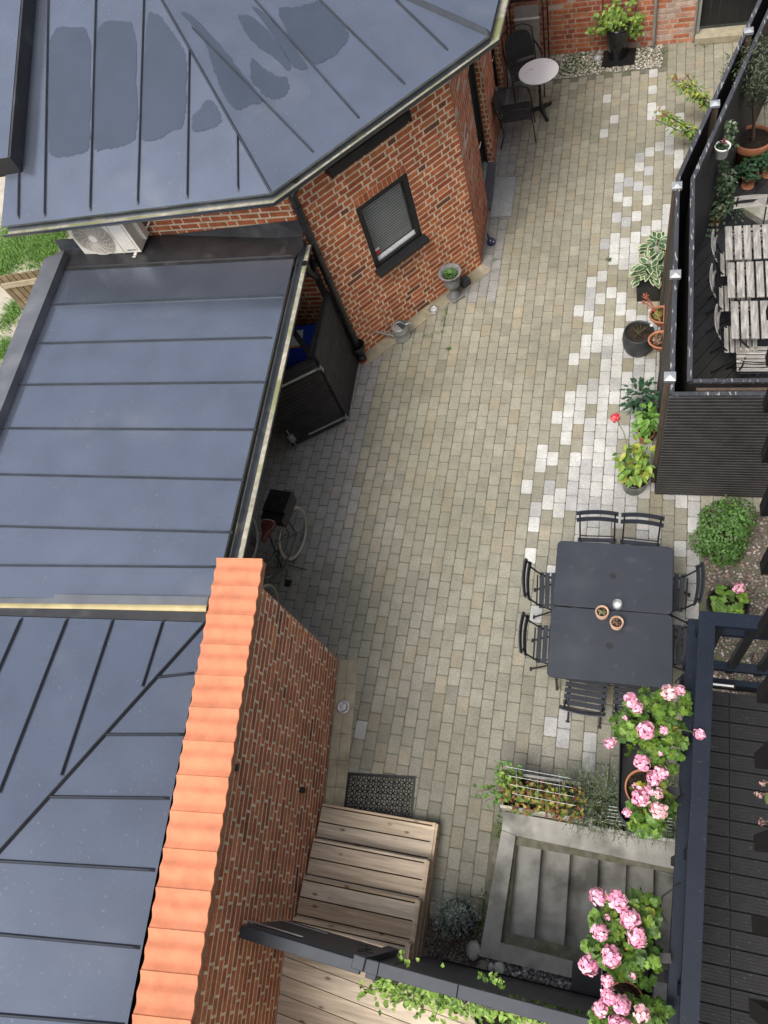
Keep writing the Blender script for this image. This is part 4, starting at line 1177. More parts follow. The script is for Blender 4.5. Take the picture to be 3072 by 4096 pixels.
# ================================================================== the building with the balconies
hs_ = thing('apartment_building', 'tall plastered apartment building that carries the balconies at the right', 'building', (3, -1, 0))
mb = MB(); hx(mb, 1.76, 8, -12, 4.1, 0, 13); hx(mb, 1.735, 1.76, -12, 4.1, 5.6, 5.9)
mb.build('wall', mat('render_plaster', (.42, .40, .36), .9, var=.1, scale=3, bump=.2), hs_)
for y in (-1.2, 1.0, 2.9):
    for z in (3.0, 6.9):
        mb = MB(); mb.box((1.752, y, z + 1.1), (.05, 1.0, 2.1)); f_ = mb.build('window', M['white'], hs_)
        mb = MB(); mb.box((1.73, y, z + 1.1), (.03, .8, 1.9)); mb.build('pane', M['glass'], f_)
# ================================================================== neighbour's yard beyond the carport
yz = 0.0
ya = [at(u, v, 0) for u, v in ((0, 880), (330, 900), (240, 1060), (0, 1480))]
yd = MB(); yd.face([(-16, 3, -.006), (-6.6, 3, -.006), (-6.6, 16, -.006), (-16, 16, -.006)])
tag(yd.build('neighbour_path', mat('path_slab', (.40, .36, .29), .9, var=.15, scale=5, bump=.2, speck=40, speck_col=(.5, .46, .4))), kind='structure')
# ================================================================== furniture
def bistro_chair(name, label, seat_m, frame_m, wide=.42, group=None):
    """seat centre above the origin, sitter looks along +Y"""
    t = thing(name, label, 'chair', (0, 0, 0), group)
    for k in range(6):
        mb = MB(); mb.box((0, .17 - k * .062, .455), (wide, .048, .012), bev=.003)
        mb.build('seat_slat', seat_m, t)
    for z, y in ((.735, -.248), (.825, -.285)):
        mb = MB(); rows = []
        for i in range(9):
            x = (i / 8 - .5) * (wide + .02); yy = y - .022 * (1 - (2 * i / 8 - 1) ** 2)
            rows.append([V((x, yy + .003, z - .022)), V((x, yy - .017, z + .022)), V((x, yy - .005, z + .024)), V((x, yy + .015, z - .02))])
        mb.grid(rows, None, False, True); mb.face(rows[0][::-1]); mb.face(rows[-1])
        mb.build('back_slat', seat_m, t)
    for sx in (-1, 1):
        x = sx * (wide / 2 - .025)
        mb = MB(); mb.tube([V((x, .24, .008)), V((x, .0, .30)), V((x, -.17, .50)), V((x, -.25, .68)), V((x, -.275, .86))], .0095, 7)
        mb.tube([V((x - .025, .24, .008)), V((x + .025, .24, .008))], .012, 7); mb.build('back_leg', frame_m, t)
        x2 = sx * (wide / 2 - .045)
        mb = MB(); mb.tube([V((x2, -.25, .008)), V((x2, .0, .26)), V((x2, .17, .435))], .0095, 7)
        mb.bar(V((x2, .19, .442)), V((x2, -.17, .442)), .012, .016)
        mb.tube([V((x2 - .02, -.25, .008)), V((x2 + .02, -.25, .008))], .012, 7); mb.build('front_leg', frame_m, t)
    mb = MB(); mb.tube([V((-wide / 2 + .03, -.19, .452)), V((wide / 2 - .03, -.19, .452))], .008, 6); mb.build('rear_rod', frame_m, t)
    return t
msteel = M['iron']
mnavy = mat('anthracite_slat', (0.024, 0.028, 0.037), .5, var=.12, scale=6, spec=.4)
G_D = 'black metal bistro chairs around the courtyard dining tables'
ch = bistro_chair('bistro_chair', 'x', mnavy, msteel, group=G_D)
def back_at(u, v, rz, z=.81):
    p = at(u, v, z); return (p.x + .28 * -math.sin(rz) * 1, p.y + .28 * math.cos(rz), 0)
PI = math.pi
spots = [(2393, 2060, PI, 'black bistro chair at the far table end, nearer the white pavers'),
         (2565, 2072, PI, 'black bistro chair at the far table end, nearer the planted pots'),
         (2106, 2307, -PI / 2, 'black bistro chair on the open side of the far grey table'),
         (2093, 2528, -PI / 2, 'black bistro chair on the open side of the near grey table'),
         (2800, 2325, PI / 2, 'black bistro chair on the fence side of the far grey table'),
         (2818, 2545, PI / 2, 'black bistro chair mostly hidden under the balcony railing beside the near table'),
         (2335, 2846, .0, 'black bistro chair at the near table end with its seat slats in view'),
         (2545, 2868, .0, 'black bistro chair at the near table end half covered by pink geraniums')]
for i, (u, v, rz, lb) in enumerate(spots):
    q = back_at(u, v, rz)
    rz += (.03, -.05, .06, .03, -.06, 0, -.06, 0)[i]
    if i == 0: ch.location = q; ch.rotation_euler = (0, 0, rz); ch['label'] = lb
    else: copy_thing(ch, q, rz, lb)
def rounded(x0, x1, y0, y1, r, n=6):
    out = []
    for cx, cy, a0 in ((x1 - r, y1 - r, 0), (x0 + r, y1 - r, 90), (x0 + r, y0 + r, 180), (x1 - r, y0 + r, 270)):
        for k in range(n + 1):
            a = math.radians(a0 + 90 * k / n); out.append((cx + r * math.cos(a), cy + r * math.sin(a)))
    return out
def metal_table(name, label, c, rz, sx, sy, group):
    t = thing(name, label, 'table', (0, 0, 0), group)
    pl = rounded(-sx / 2, sx / 2, -sy / 2, sy / 2, .055)
    pi_ = rounded(-sx / 2 + .006, sx / 2 - .006, -sy / 2 + .006, sy / 2 - .006, .05)
    mb = MB()
    mb.face([V((x, y, .74)) for x, y in pi_])
    n = len(pl)
    for k in range(n):
        a, b = pl[k], pl[(k + 1) % n]; ai, bi = pi_[k], pi_[(k + 1) % n]
        mb.face([V((*a, .735)), V((*b, .735)), V((*bi, .74)), V((*ai, .74))])
        mb.face([V((*a, .705)), V((*b, .705)), V((*b, .735)), V((*a, .735))])
    mb.face([V((x, y, .706)) for x, y in reversed(pl)])
    mb.build('table_top', M['table_top'], t)
    mb = MB(); mb.lathe((0, 0, .7395), [(.030, .0), (.030, .0016), (.034, .0016), (.034, .0)], 24, cap=False); mb.lathe((0, 0, .7395), [(.0, .0012), (.028, .0012)], 24, cap=False)
    mb.build('hole_cap', M['iron'], t)
    for x in (-1, 1):
        for y in (-1, 1):
            mb = MB(); mb.tube([V((x * (sx / 2 - .09), y * (sy / 2 - .06), .705)), V((x * (sx / 2 - .07), y * (sy / 2 - .05), .01))], .014, 8); mb.build('leg', M['iron'], t)
    t.location = c; t.rotation_euler = (0, 0, rz)
    return t
metal_table('dining_table', 'dark grey metal table top with rounded corners at the far end of the pair', (.025, 3.075, 0), .0, 1.19, .745, 'pair of grey metal dining tables')
metal_table('dining_table', 'dark grey metal table top in front, carrying the two small rope rimmed pots', (.028, 2.315, .001), .012, 1.20, .755, 'pair of grey metal dining tables')
# jar and rope pots on the tables
jr = bpy.data.materials.new('clear_glass'); jr.use_nodes = True
q = jr.node_tree.nodes['Principled BSDF']; q.inputs['Base Color'].default_value = (.75, .82, .84, 1); q.inputs['Roughness'].default_value = .04; q.inputs['Alpha'].default_value = .32; q.inputs['Specular IOR Level'].default_value = .9
p = at(2469, 2425, .742)
mb = MB(); mb.lathe(p, [(.0, .0), (.042, .0), (.047, .006), (.047, .085), (.042, .095), (.044, .10), (.040, .10), (.038, .094), (.043, .084), (.043, .012), (.0, .010)], 24, cap=False)
jo = thing('glass_jar', 'clear glass jar upside down lantern standing on the dark grey table', 'jar', p); mb.build('glass', jr, jo)
mb = MB(); mb.lathe(p, [(.0, .02), (.036, .02), (.036, .045), (.0, .045)], 20); mb.build('candle', M['white'], jo)
mrope = mat('rope_terracotta', (.52, .34, .24), .8, var=.15, scale=30)
def leaf(mb, p, d, n, L_, W_, col, shape='oval', fold=.15):
    """one leaf from its base p along d, n is its upper side"""
    d = d.normalized(); s = d.cross(n)
    if s.length < 1e-4: s = d.cross(V((1, 0, .1)))
    s.normalize(); n = s.cross(d).normalized()
    if shape == 'oval':
        m1, m2, tip = p + d * L_ * .35 , p + d * L_ * .7 - n * L_ * .04, p + d * L_ - n * L_ * .12
        a1, a2 = p + d * L_ * .3 + s * W_ * .5 + n * W_ * fold, p + d * L_ * .68 + s * W_ * .38 + n * W_ * fold * .5
        b1, b2 = p + d * L_ * .3 - s * W_ * .5 + n * W_ * fold, p + d * L_ * .68 - s * W_ * .38 + n * W_ * fold * .5
        mb.face([p, a1, a2, tip, m1], col); mb.face([p, m1, tip, b2, b1], col)
    elif shape == 'round':
        c_ = p + d * L_ * .35 - n * L_ * .04; pts = []; inn = []; N_ = 18; ph = R(0, 6)
        for k in range(N_):
            a = 2 * PI * k / N_ + .2
            rr = .5 * (1 + .13 * math.cos(a * 6 + .4)) * (0.45 if abs(a - PI) < .38 else 1) * R(.95, 1.05)
            inn.append(c_ + d * math.cos(a) * L_ * rr * .55 + s * math.sin(a) * W_ * rr * .55 + n * (.07 * L_ + .02 * L_ * math.cos(5 * a + ph)))
            pts.append(c_ + d * math.cos(a) * L_ * rr + s * math.sin(a) * W_ * rr + n * (.09 * L_ * math.cos(5 * a + ph) + R(-.02, .02) * L_ + .03 * L_))
        i = len(mb.v); mb.v.append(tuple(c_)); mb.v += [tuple(x) for x in inn] + [tuple(x) for x in pts]
        dk_ = (col[0] * .68, col[1] * .74, col[2] * .7)
        for k in range(N_):
            k2 = (k + 1) % N_
            mb.f.append((i, i + 1 + k, i + 1 + k2)); mb.c.append(col); mb.sm.append(True)
            mb.f.append((i + 1 + k, i + 1 + N_ + k, i + 1 + N_ + k2, i + 1 + k2)); mb.c.append(dk_ if k % 3 else col); mb.sm.append(True)
    elif shape == 'ivy':
        pr = ((0, 0), (.05, .45), (.38, .30), (.45, .62), (.62, .28), (1, 0))
        up = [p + d * L_ * x + s * W_ * y * .8 + n * L_ * .06 * (y > .3) for x, y in pr]
        dn = [p + d * L_ * x - s * W_ * y * .8 + n * L_ * .06 * (y > .3) for x, y in pr]
        mb.face(up, col); mb.face([up[0]] + [up[-1]] + dn[-2:0:-1], jit(col, .08))
    elif shape == 'quad':
        mb.face([p, p + d * L_ * .5 + s * W_ * .5, p + d * L_, p + d * L_ * .5 - s * W_ * .5], col)
def rdir(up=.0):
    while True:
        v = V((R(-1, 1), R(-1, 1), R(-1, 1)))
        if .05 < v.length < 1: v.normalize(); break
    v.z += up; return v.normalized()
def clump(mb, c, rad, n, L_, W_, cols, shape='oval', up=.7, shell=.5, lo=None):
    c = V(c); rad = V(rad) if hasattr(rad, '__len__') else V((rad, rad, rad))
    # uneven outline: a few random lumps and hollows
    lumps = [(rdir(), R(-.28, .3)) for _ in range(9)]
    k = 0
    while k < n:
        u = rdir()
        f = 1 + sum(a * max(0, u.dot(d)) ** 3 for d, a in lumps)
        r_ = (shell + (1 - shell) * R(0, 1) ** .5) * f
        p = c + V((u.x * rad.x, u.y * rad.y, u.z * rad.z)) * r_
        if lo is not None and p.z < lo: p.z = lo + R(0, .04)
        nn = (u + V((0, 0, up)) + rdir() * .6).normalized()
        d = (rdir() + u * .5); d = (d - nn * d.dot(nn) * .8).normalized()
        leaf(mb, p, d, nn, L_ * R(.65, 1.2), W_ * R(.7, 1.15), jit(random.choice(cols), .2), shape)
        k += 1
    return mb
def pot(t, c, prof, m, seg=28, soil_r=None, soil_z=None, name='pot', **kw):
    mb = MB(); mb.lathe(c, prof, seg, cap=False, **kw); mb.face([V(c) + V((prof[0][0] * math.cos(a), prof[0][0] * math.sin(a), prof[0][1])) for a in [-2 * PI * k / 20 for k in range(20)]])
    o = mb.build(name, m, t)
    if soil_r:
        mb = MB(); rows = []
        for rr in (0, .35, .7, 1): rows.append([V(c) + V((soil_r * rr * math.cos(2 * PI * k / 18), soil_r * rr * math.sin(2 * PI * k / 18), soil_z + R(-.008, .010) * (rr < 1))) for k in range(18)])
        mb.grid(rows, None, False, True); mb.build('soil', M['earth'], o)
    return o
GRN = [(.055, .125, .022), (.07, .16, .03), (.09, .19, .04), (.045, .10, .02)]
SUCC = [(.20, .22, .10), (.14, .17, .06), (.26, .16, .10), (.22, .09, .07)]
def rope_pot(u, v, label, cols):
    p = at(u, v, .742)
    t = thing('succulent_pot', label, 'flower pot', p, 'small rope rimmed pots on the table')
    pot(t, p, [(.046, 0), (.058, .004), (.060, .012), (.046, .014), (.048, .02), (.060, .075), (.066, .080), (.068, .09), (.060, .098), (.052, .092), (.050, .08)], mrope, 28, .052, .082)
    mb = MB(); rows = []
    for k in range(18):
        a = 2 * PI * k / 18
        mb.tube([p + V((.063 * math.cos(a - .1), .063 * math.sin(a - .1), .084)), p + V((.064 * math.cos(a + .02), .064 * math.sin(a + .02), .098)), p + V((.058 * math.cos(a + .14), .058 * math.sin(a + .14), .099))], .007, 5)
    mb.build('rope_rim', mrope, t)
    mb = MB(); clump(mb, p + V((0, 0, .085)), (.04, .04, .022), 70, .022, .014, cols, 'oval', 1.2, .2); mb.build('succulent', M['leaf'], t)
rope_pot(2408, 2458, 'small rope rimmed pot of greenish stonecrop near the glass jar', [(.20, .22, .10), (.14, .17, .06), (.24, .2, .11)])
rope_pot(2466, 2500, 'small rope rimmed pot of reddish houseleeks nearest the table middle', [(.26, .10, .08), (.20, .07, .05), (.15, .17, .10)])
# ------------------------------------------------------------------ terrace furniture of weathered wood
mgrey = mat('weathered_wood', (.30, .285, .265), .85, var=.28, scale=9, bump=.4, bscale=30, stretch=(6, .7, 6), stain=((.62, .60, .57), 7, .5, .68, .7), spec=.2)
mgreyx = mat('weathered_wood_cross', (.31, .295, .275), .85, var=.28, scale=9, bump=.4, bscale=30, stretch=(.7, 6, 6), stain=((.62, .60, .57), 7, .5, .68, .7), spec=.2)
def slat_table(label, c):
    t = thing('slat_table', label, 'table', (0, 0, 0), 'weathered slatted folding tables on the terrace')
    for k in range(6):
        mb = MB(); mb.box((-.27 + k * .106, 0, .715), (.083, .555, .022), bev=.004); mb.build('top_slat', mgrey, t)
    mb = MB()
    for y in (-.2, .2): mb.bar(V((-.31, y, .695)), V((.31, y, .695)), .02, .02)
    mb.build('frame', M['iron'], t)
    for y in (-.2, .2):
        mb = MB(); mb.tube([V((-.27, y, .69)), V((.27, y, .01))], .011, 7); mb.build('leg', M['iron'], t)
        mb = MB(); mb.tube([V((.27, y * .9, .69)), V((-.27, y * .9, .01))], .011, 7); mb.build('leg', M['iron'], t)
    t.location = c
    return t
ZQ = ZTD + .727
for (u, v), lb in (((2916, 970), 'weathered slatted table farthest from the corner of the double fence'), ((2925, 1118), 'weathered slatted table in the middle of the row of three'), ((2940, 1278), 'weathered slatted table nearest the corner of the double fence')):
    p = at(u, v, ZQ); slat_table(lb, (p.x + .27, p.y, ZTD))
mgfr = mat('green_iron', (.02, .06, .045), .5, var=.2)
c1_ = bistro_chair('wooden_chair', 'x', mgreyx, M['iron'], .40, 'weathered wooden folding chairs on the terrace')
cs1 = [(2858, 975, -PI / 2, 'weathered folding chair beside the farthest slatted table'), (2852, 1115, -PI / 2, 'weathered folding chair beside the middle slatted table'),
       (2872, 1280, -PI / 2, 'weathered folding chair beside the nearest slatted table'), (3010, 798, PI, 'weathered folding chair at the far head of the tables by the granite slab'), (3020, 1470, .0, 'weathered folding chair at the near head of the tables beside the fence')]
for i, (u, v, rz, lb) in enumerate(cs1):
    p = at(u, v, ZTD + .81); q = (p.x + .28 * -math.sin(rz), p.y + .28 * math.cos(rz), ZTD)
    if i == 4: p = at(3020, 1440, ZTD + .455); q = (p.x, p.y, ZTD)
    if i == 0: c1_.location = q; c1_.rotation_euler = (0, 0, rz); c1_['label'] = lb
    else: copy_thing(c1_, q, rz, lb)
# granite slab
a, b, c_, d = [at(u, v, ZTD + .1) for u, v in ((2975, 800), (3030, 750), (3130, 790), (3085, 890))]
gs = MB(); a = at(2973, 832, ZTD + .1); b = at(3062, 778, ZTD + .1); c_ = at(3150, 820, ZTD + .1); d = at(3060, 885, ZTD + .1)
gs.hexa([p - V((0, 0, .1)) for p in (d, c_, b, a)], [d, c_, b, a])
tag(gs.build('granite_slab', mat('granite', (.34, .33, .30), .85, var=.25, scale=26, bump=.6, bscale=50, speck=70, speck_col=(.62, .62, .6), stain=((.2, .2, .08), 3, .5, .7, .6))), 'rough light granite slab lying on the black terrace deck', 'slab')
# ------------------------------------------------------------------ far corner seats and marble table
bt = at(2185, 440); tt = at(2133, 298, .74)
bt = V(((tt.x * .5 + bt.x * .5), (tt.y * .5 + bt.y * .5), 0))
cf = thing('marble_table', 'round white marble bistro table on black cast iron tripod foot', 'table', (bt.x, bt.y, 0))
mb = MB(); mb.lathe(bt, [(.0, .718), (.30, .718), (.31, .723), (.312, .736), (.305, .742), (.298, .7421), (.0, .7421)], 48)
mmar = mat('marble', (.92, .91, .89), .16, var=.03, scale=6, stain=((.38, .38, .39), 5.5, .60, .66, .55))
mb.build('top', mmar, cf)
mb = MB(); mb.lathe(bt, [(.05, .08), (.04, .12), (.028, .16), (.020, .22), (.020, .36), (.028, .38), (.028, .42), (.020, .44), (.018, .68), (.05, .70), (.06, .716)], 16); mb.build('column', M['iron'], cf)
for k in range(3):
    a = math.radians(-62 + 120 * k); d = V((math.cos(a), math.sin(a), 0))
    mb = MB(); mb.tube([bt + d * .02 + V((0, 0, .10)), bt + d * .10 + V((0, 0, .085)), bt + d * .19 + V((0, 0, .04)), bt + d * .25 + V((0, 0, .022))], [.035, .034, .026, .03], 10); mb.build('foot', M['iron'], cf)
def arm_chair(label, c, rz, rust=False):
    t = thing('armchair', label, 'chair', (0, 0, 0), 'black metal garden armchairs by the marble table')
    msh = mat('mesh_metal', (.022, .021, .021), .6, var=.35, scale=20, bump=.4, bscale=90, stain=((.16, .06, .025), 2.5, .58, .75, .7))
    rows = []
    for i in range(7):
        y = .22 - i * .073; rows.append([V((x, y, .43 - .012 * math.cos(x * 6) + (.018 if i == 0 else 0) * -1)) for x in [(-.22 + .44 * j / 6) for j in range(7)]])
    mb = MB(); mb.grid(rows); mb.build('seat', msh, t)
    rows = []
    for i in range(6):
        z = .46 + i * .075; wd = .23 - .02 * (i > 3) - .05 * (i > 4)
        rows.append([V((-wd + 2 * wd * j / 6, -.22 - .12 * (i / 5) - .02 * math.sin(PI * j / 6), z + (.03 * math.sin(PI * j / 6) if i == 5 else 0))) for j in range(7)])
    mb = MB(); mb.grid(rows); mb.build('backrest', msh, t)
    mb = MB(); mb.tube([V((-.25, -.24, .42)), V((-.25, -.36, .84)), V((-.2, -.375, .88)), V((-.1, -.38, .93)), V((.1, -.38, .93)), V((.2, -.375, .88)), V((.25, -.36, .84)), V((.25, -.24, .42))], .010, 7); mb.build('back_frame', M['iron'], t)
    for sx in (-1, 1):
        mb = MB(); mb.tube([V((sx * .25, .27, .0)), V((sx * .255, .24, .45)), V((sx * .27, .20, .61)), V((sx * .28, .08, .66)), V((sx * .28, -.12, .66)), V((sx * .26, -.31, .645))], [.010, .010, .012, .013, .013, .011], 7); mb.build('arm', M['iron'], t)
        mb = MB(); mb.tube([V((sx * .25, -.30, .0)), V((sx * .25, -.22, .22)), V((sx * .25, -.235, .44)), V((sx * .25, -.36, .84))], .010, 7); mb.build('leg', M['iron'], t)
    mb = MB(); mb.tube([V((-.25, .235, .42)), V((.25, .235, .42))], .009, 6); mb.build('front_rod', M['iron'], t)
    t.location = c; t.rotation_euler = (0, 0, rz)
arm_chair('black metal armchair facing away from the glass door, nearer the floor grate', (-1.80, 11.02, 0), -PI / 2 + .12)
arm_chair('black metal armchair with bird stains in the corner by the folded lounger', (-1.78, 12.08, 0), PI + .35)
fl = thing('folded_lounger', 'folded garden lounger with stained grey fabric leaning on the far brick wall', 'lounger', (-1.75, 12.7, 0))
mb = MB(); o_ = V((-1.78, 12.74, .10)); lx, lz = V((1, -.06, 0)), V((0, .14, 1)).normalized()
mb.box(o_ + lz * .46 + V((0, -.02, 0)), (.40, .012, .88), ax=(lx.normalized(), lx.cross(lz).normalized() * -1, lz)); mb.build('fabric', mat('taupe_fabric', (.30, .275, .25), .85, var=.08, scale=8, stain=((.10, .07, .05), 4, .6, .75, .6)), fl)
mb = MB(); mb.box(o_ + lz * .70 + V((0, -.03, 0)), (.42, .02, .03), ax=(lx.normalized(), lx.cross(lz).normalized() * -1, lz)); mb.build('strap', M['white_plastic'], fl)
for w_, dy in ((.27, -.035), (.34, -.01)):
    mb = MB(); mb.tube([o_ + lx * -w_ + lz * 0 + V((0, dy, -.08)), o_ + lx * -w_ + lz * .92 + V((0, dy, 0)), o_ + lx * (-w_ + .05) + lz * .98 + V((0, dy, 0)), o_ + lx * (w_ - .05) + lz * .98 + V((0, dy, 0)), o_ + lx * w_ + lz * .92 + V((0, dy, 0)), o_ + lx * w_ + V((0, dy, -.08))], .013, 8); mb.build('frame', M['iron'], fl)
# ================================================================== small things on the paving
gr = thing('floor_grate', 'galvanised steel floor grate set in the paving before the glass door', 'grate', (-1.9, 9.6, 0))
mb = MB()
gx0, gx1, gy0, gy1 = -2.06, -1.74, 9.18, 10.06
for x in (gx0, gx1): mb.bar(V((x, gy0, .012)), V((x, gy1, .012)), .012, .03)
for y in (gy0, gy1): mb.bar(V((gx0, y, .012)), V((gx1, y, .012)), .012, .03)
mb.build('frame', M['steel'], gr)
mb = MB()
for k in range(1, 22): mb.bar(V((gx0, gy0 + k * .04, .014)), V((gx1, gy0 + k * .04, .014)), .008, .022)
for k in range(1, 15): mb.bar(V((gx0 + k * .0213, gy0, .020)), V((gx0 + k * .0213, gy1, .020)), .006, .008)
mb.build('bars', mat('dull_zinc', (.46, .47, .46), .6, metal=.0, var=.15), gr)
mb = MB(); mb.face([(gx0, gy0, -.001), (gx1, gy0, -.001), (gx1, gy1, -.001), (gx0, gy1, -.001)]); mb.build('drain_tray', M['concrete'], gr)
# ceramic bird
bp = at(1966, 978)
br = thing('ceramic_bird', 'small dark blue glazed ceramic bird on the paving near the house corner', 'figurine', bp)
mblu = mat('blue_glaze', (.012, .018, .07), .15, var=.5, scale=30, spec=.6)
mb = MB(); mb.lathe(bp, [(.03, 0), (.055, .03), (.06, .06), (.045, .095), (.025, .12), (.0, .125)], 16, sx=1.15, rz=.9); mb.lathe(bp + V((.03, -.035, .115)), [(.0, -.03), (.026, -.01), (.028, .012), (.0, .03)], 12); mb.build('body', mblu, br)
mb = MB(); mb.tube([bp + V((-.03, .04, .07)), bp + V((-.05, .07, .12)), bp + V((-.055, .085, .15))], [.02, .015, .008], 8); mb.build('tail', mblu, br)
mb = MB(); mb.tube([bp + V((.045, -.055, .115)), bp + V((.06, -.075, .112))], [.009, .002], 6); mb.build('beak', mat('pale_beak', (.5, .45, .35)), br)
# urn
up_ = at(1822, 1188)
ur = thing('garden_urn', 'grey stone garden urn planted with a green houseleek at the wall corner', 'urn', up_)
mst = mat('grey_stone', (.21, .21, .205), .85, var=.25, scale=18, bump=.3, bscale=60, stain=((.08, .08, .075), 8, .5, .7, .6))
mb = MB(); mb.box(up_ + V((0, 0, .02)), (.20, .20, .04), rz=.75, bev=.006); mb.build('plinth', mst, ur)
mb = MB(); mb.lathe(up_, [(.085, .04), (.09, .06), (.06, .10), (.04, .15), (.036, .17), (.05, .185), (.06, .20)], 32, flute=.06, nfl=16); mb.lathe(up_, [(.06, .20), (.10, .25), (.115, .31), (.112, .36), (.10, .42), (.105, .46), (.14, .49), (.165, .505), (.17, .515), (.155, .52), (.135, .505), (.115, .49), (.11, .46)], 40, flute=.025, nfl=20, cap=False); mb.build('bowl', mst, ur)
mb = MB(); mb.lathe(up_, [(.0, .475), (.112, .47)], 20, cap=False); mb.build('soil', M['earth'], ur)
mb = MB()
for ring, nl, tl in ((0, 7, 1.3), (1, 10, .9), (2, 13, .55), (3, 15, .25)):
    for k in range(nl):
        a = 2 * PI * k / nl + ring * .3; d = V((math.cos(a), math.sin(a), tl)).normalized()
        leaf(mb, up_ + V((0, 0, .475)) + V((d.x, d.y, 0)) * .015, d, V((-d.x * .5, -d.y * .5, 1)), .075 + .01 * ring, .026, jit((.10, .20, .055), .2), 'oval', .2)
mb.build('houseleek', M['leaf'], ur)
mb = MB(); cb0 = at(1862, 1140); mb.box(cb0 + V((0, 0, .07)), (.13, .11, .14), rz=.8, bev=.012); tag(mb.build('stone_block', mat('dark_stone', (.06, .06, .062), .8, var=.2, bump=.3)), 'small dark stone block behind the grey urn', 'stone')
# watering can
wp = at(1612, 1348)
wc_ = thing('watering_can', 'galvanised watering can standing against the foot of the slanted brick wall', 'watering can', wp)
mzn = mat('zinc', (.42, .44, .44), .42, metal=.65, var=.12, scale=8)
mb = MB(); mb.lathe(wp, [(.105, 0), (.112, .004), (.112, .02), (.108, .024), (.106, .15), (.110, .155), (.106, .16), (.104, .24), (.107, .25), (.10, .255)], 32, sx=1.12, rz=.8, cap=False); mb.lathe(wp, [(.0, .004), (.105, .004)], 32, sx=1.12, rz=.8, cap=False)
mb.lathe(wp, [(.0999, .255), (.098, .20), (.096, .03)], 32, sx=1.12, rz=.8, cap=False)
half = [wp + V((.1 * 1.12 * math.cos(a) * math.cos(.8) - .1 * math.sin(a) * math.sin(.8), .1 * 1.12 * math.cos(a) * math.sin(.8) + .1 * math.sin(a) * math.cos(.8), .252)) for a in [math.radians(95 + k * 17) for k in range(11)]]
mb.face(half)
mb.build('body', mzn, wc_)
sd_ = (at(1490, 1325, .25) - wp); sd_.z = 0; sd_.normalize()
mb = MB(); mb.tube([wp + sd_ * .10 + V((0, 0, .05)), wp + sd_ * .22 + V((0, 0, .13)), wp + sd_ * .36 + V((0, 0, .23))], [.026, .017, .014], 10); mb.tube([wp + sd_ * .10 + V((0, 0, .22)), wp + sd_ * .25 + V((0, 0, .165))], .008, 6)
sp_ = mb.build('spout', mzn, wc_)
mb = MB(); e_ = wp + sd_ * .36 + V((0, 0, .23)); dv = (sd_ + V((0, 0, .6))).normalized(); mb.tube([e_, e_ + dv * .03, e_ + dv * .036], [.014, .05, .048], 16); mb.build('rose', mzn, sp_)
mb = MB(); mb.tube([wp - sd_ * .09 + V((0, 0, .25)), wp - sd_ * .17 + V((0, 0, .27)), wp - sd_ * .19 + V((0, 0, .18)), wp - sd_ * .11 + V((0, 0, .08))], .011, 8); mb.tube([wp - sd_ * .085 + V((0, 0, .25)), wp - sd_ * .03 + V((0, 0, .33)), wp + sd_ * .05 + V((0, 0, .32)), wp + sd_ * .09 + V((0, 0, .25))], .008, 8); mb.build('handle', mzn, wc_)
# recessed ground lights
for u, v, lb in ((1735, 1238, 'round steel ground light in the edging near the watering can'), (1372, 2828, 'round steel ground light in the edging below the tiled brick wall')):
    p = at(u, v, .006); t = thing('ground_light', lb, 'light', p, 'recessed ground lights')
    mb = MB(); mb.lathe(p, [(.045, .0), (.078, .0), (.080, .004), (.078, .007), (.046, .007), (.044, .002)], 28, cap=False); mb.build('ring', M['steel'], t)
    mb = MB(); mb.lathe(p, [(.0, .010), (.028, .009), (.034, .004), (.046, .003)], 24, cap=False); mb.build('lens', mat('frosted_lens', (.5, .51, .5), .2, var=.1, scale=30), t)
# rubber mat
ma, mbb, mc = at(1393, 3090), at(1663, 3106), at(1650, 3262)
mx, my_ = (mbb - ma).normalized(), (mc - mbb); ml, mw = (mbb - ma).length, my_.length; my_ = my_.normalized(); mw = .50
mt = thing('rubber_mat', 'black perforated rubber doormat at the foot of the pine steps', 'mat', ma)
mb = MB()
def mp(x, y, z): return ma + mx * x + my_ * y + V((0, 0, z))
bw_ = .022
for x0, x1, y0, y1 in ((0, ml, 0, bw_), (0, ml, mw - bw_, mw), (0, bw_, bw_, mw - bw_), (ml - bw_, ml, bw_, mw - bw_)):
    mb.hexa([mp(x0, y1, .003), mp(x1, y1, .003), mp(x1, y0, .003), mp(x0, y0, .003)], [mp(x0, y1, .014), mp(x1, y1, .014), mp(x1, y0, .014), mp(x0, y0, .014)])
mb.build('border', M['black_plastic'], mt)
mb = MB(); stp = .058
ny = int((mw - .03) / stp) + 1; nx = int((ml - .03) / stp) + 1
for j in range(ny):
    for i in range(nx):
        cx, cy = .045 + i * stp + (0), .045 + j * stp
        if cx > ml - .03 or cy > mw - .03: continue
        ring = [mp(cx + .017 * math.cos(k * PI / 3), cy + .017 * math.sin(k * PI / 3), .011) for k in range(7)]
        mb.tube(ring, .0055, 4, cap=False)
        for a in (45, 135, 225, 315):
            ca, sa = math.cos(math.radians(a)), math.sin(math.radians(a))
            x2, y2 = cx + stp / 2 * (1 if ca > 0 else -1), cy + stp / 2 * (1 if sa > 0 else -1)
            if .01 < x2 < ml - .01 and .01 < y2 < mw - .01: mb.bar(mp(cx + ca * .017, cy + sa * .017, .010), mp(x2, y2, .010), .010, .008)
for j in range(ny):
    for i in range(nx):
        cx, cy = .045 + (i + .5) * stp, .045 + (j + .5) * stp
        if cx < ml - .02 and cy < mw - .02: mb.box(mp(cx, cy, .010), (.02, .02, .008), rz=math.atan2(mx.y, mx.x) + PI / 4)
mb.build('lattice', M['black_plastic'], mt)
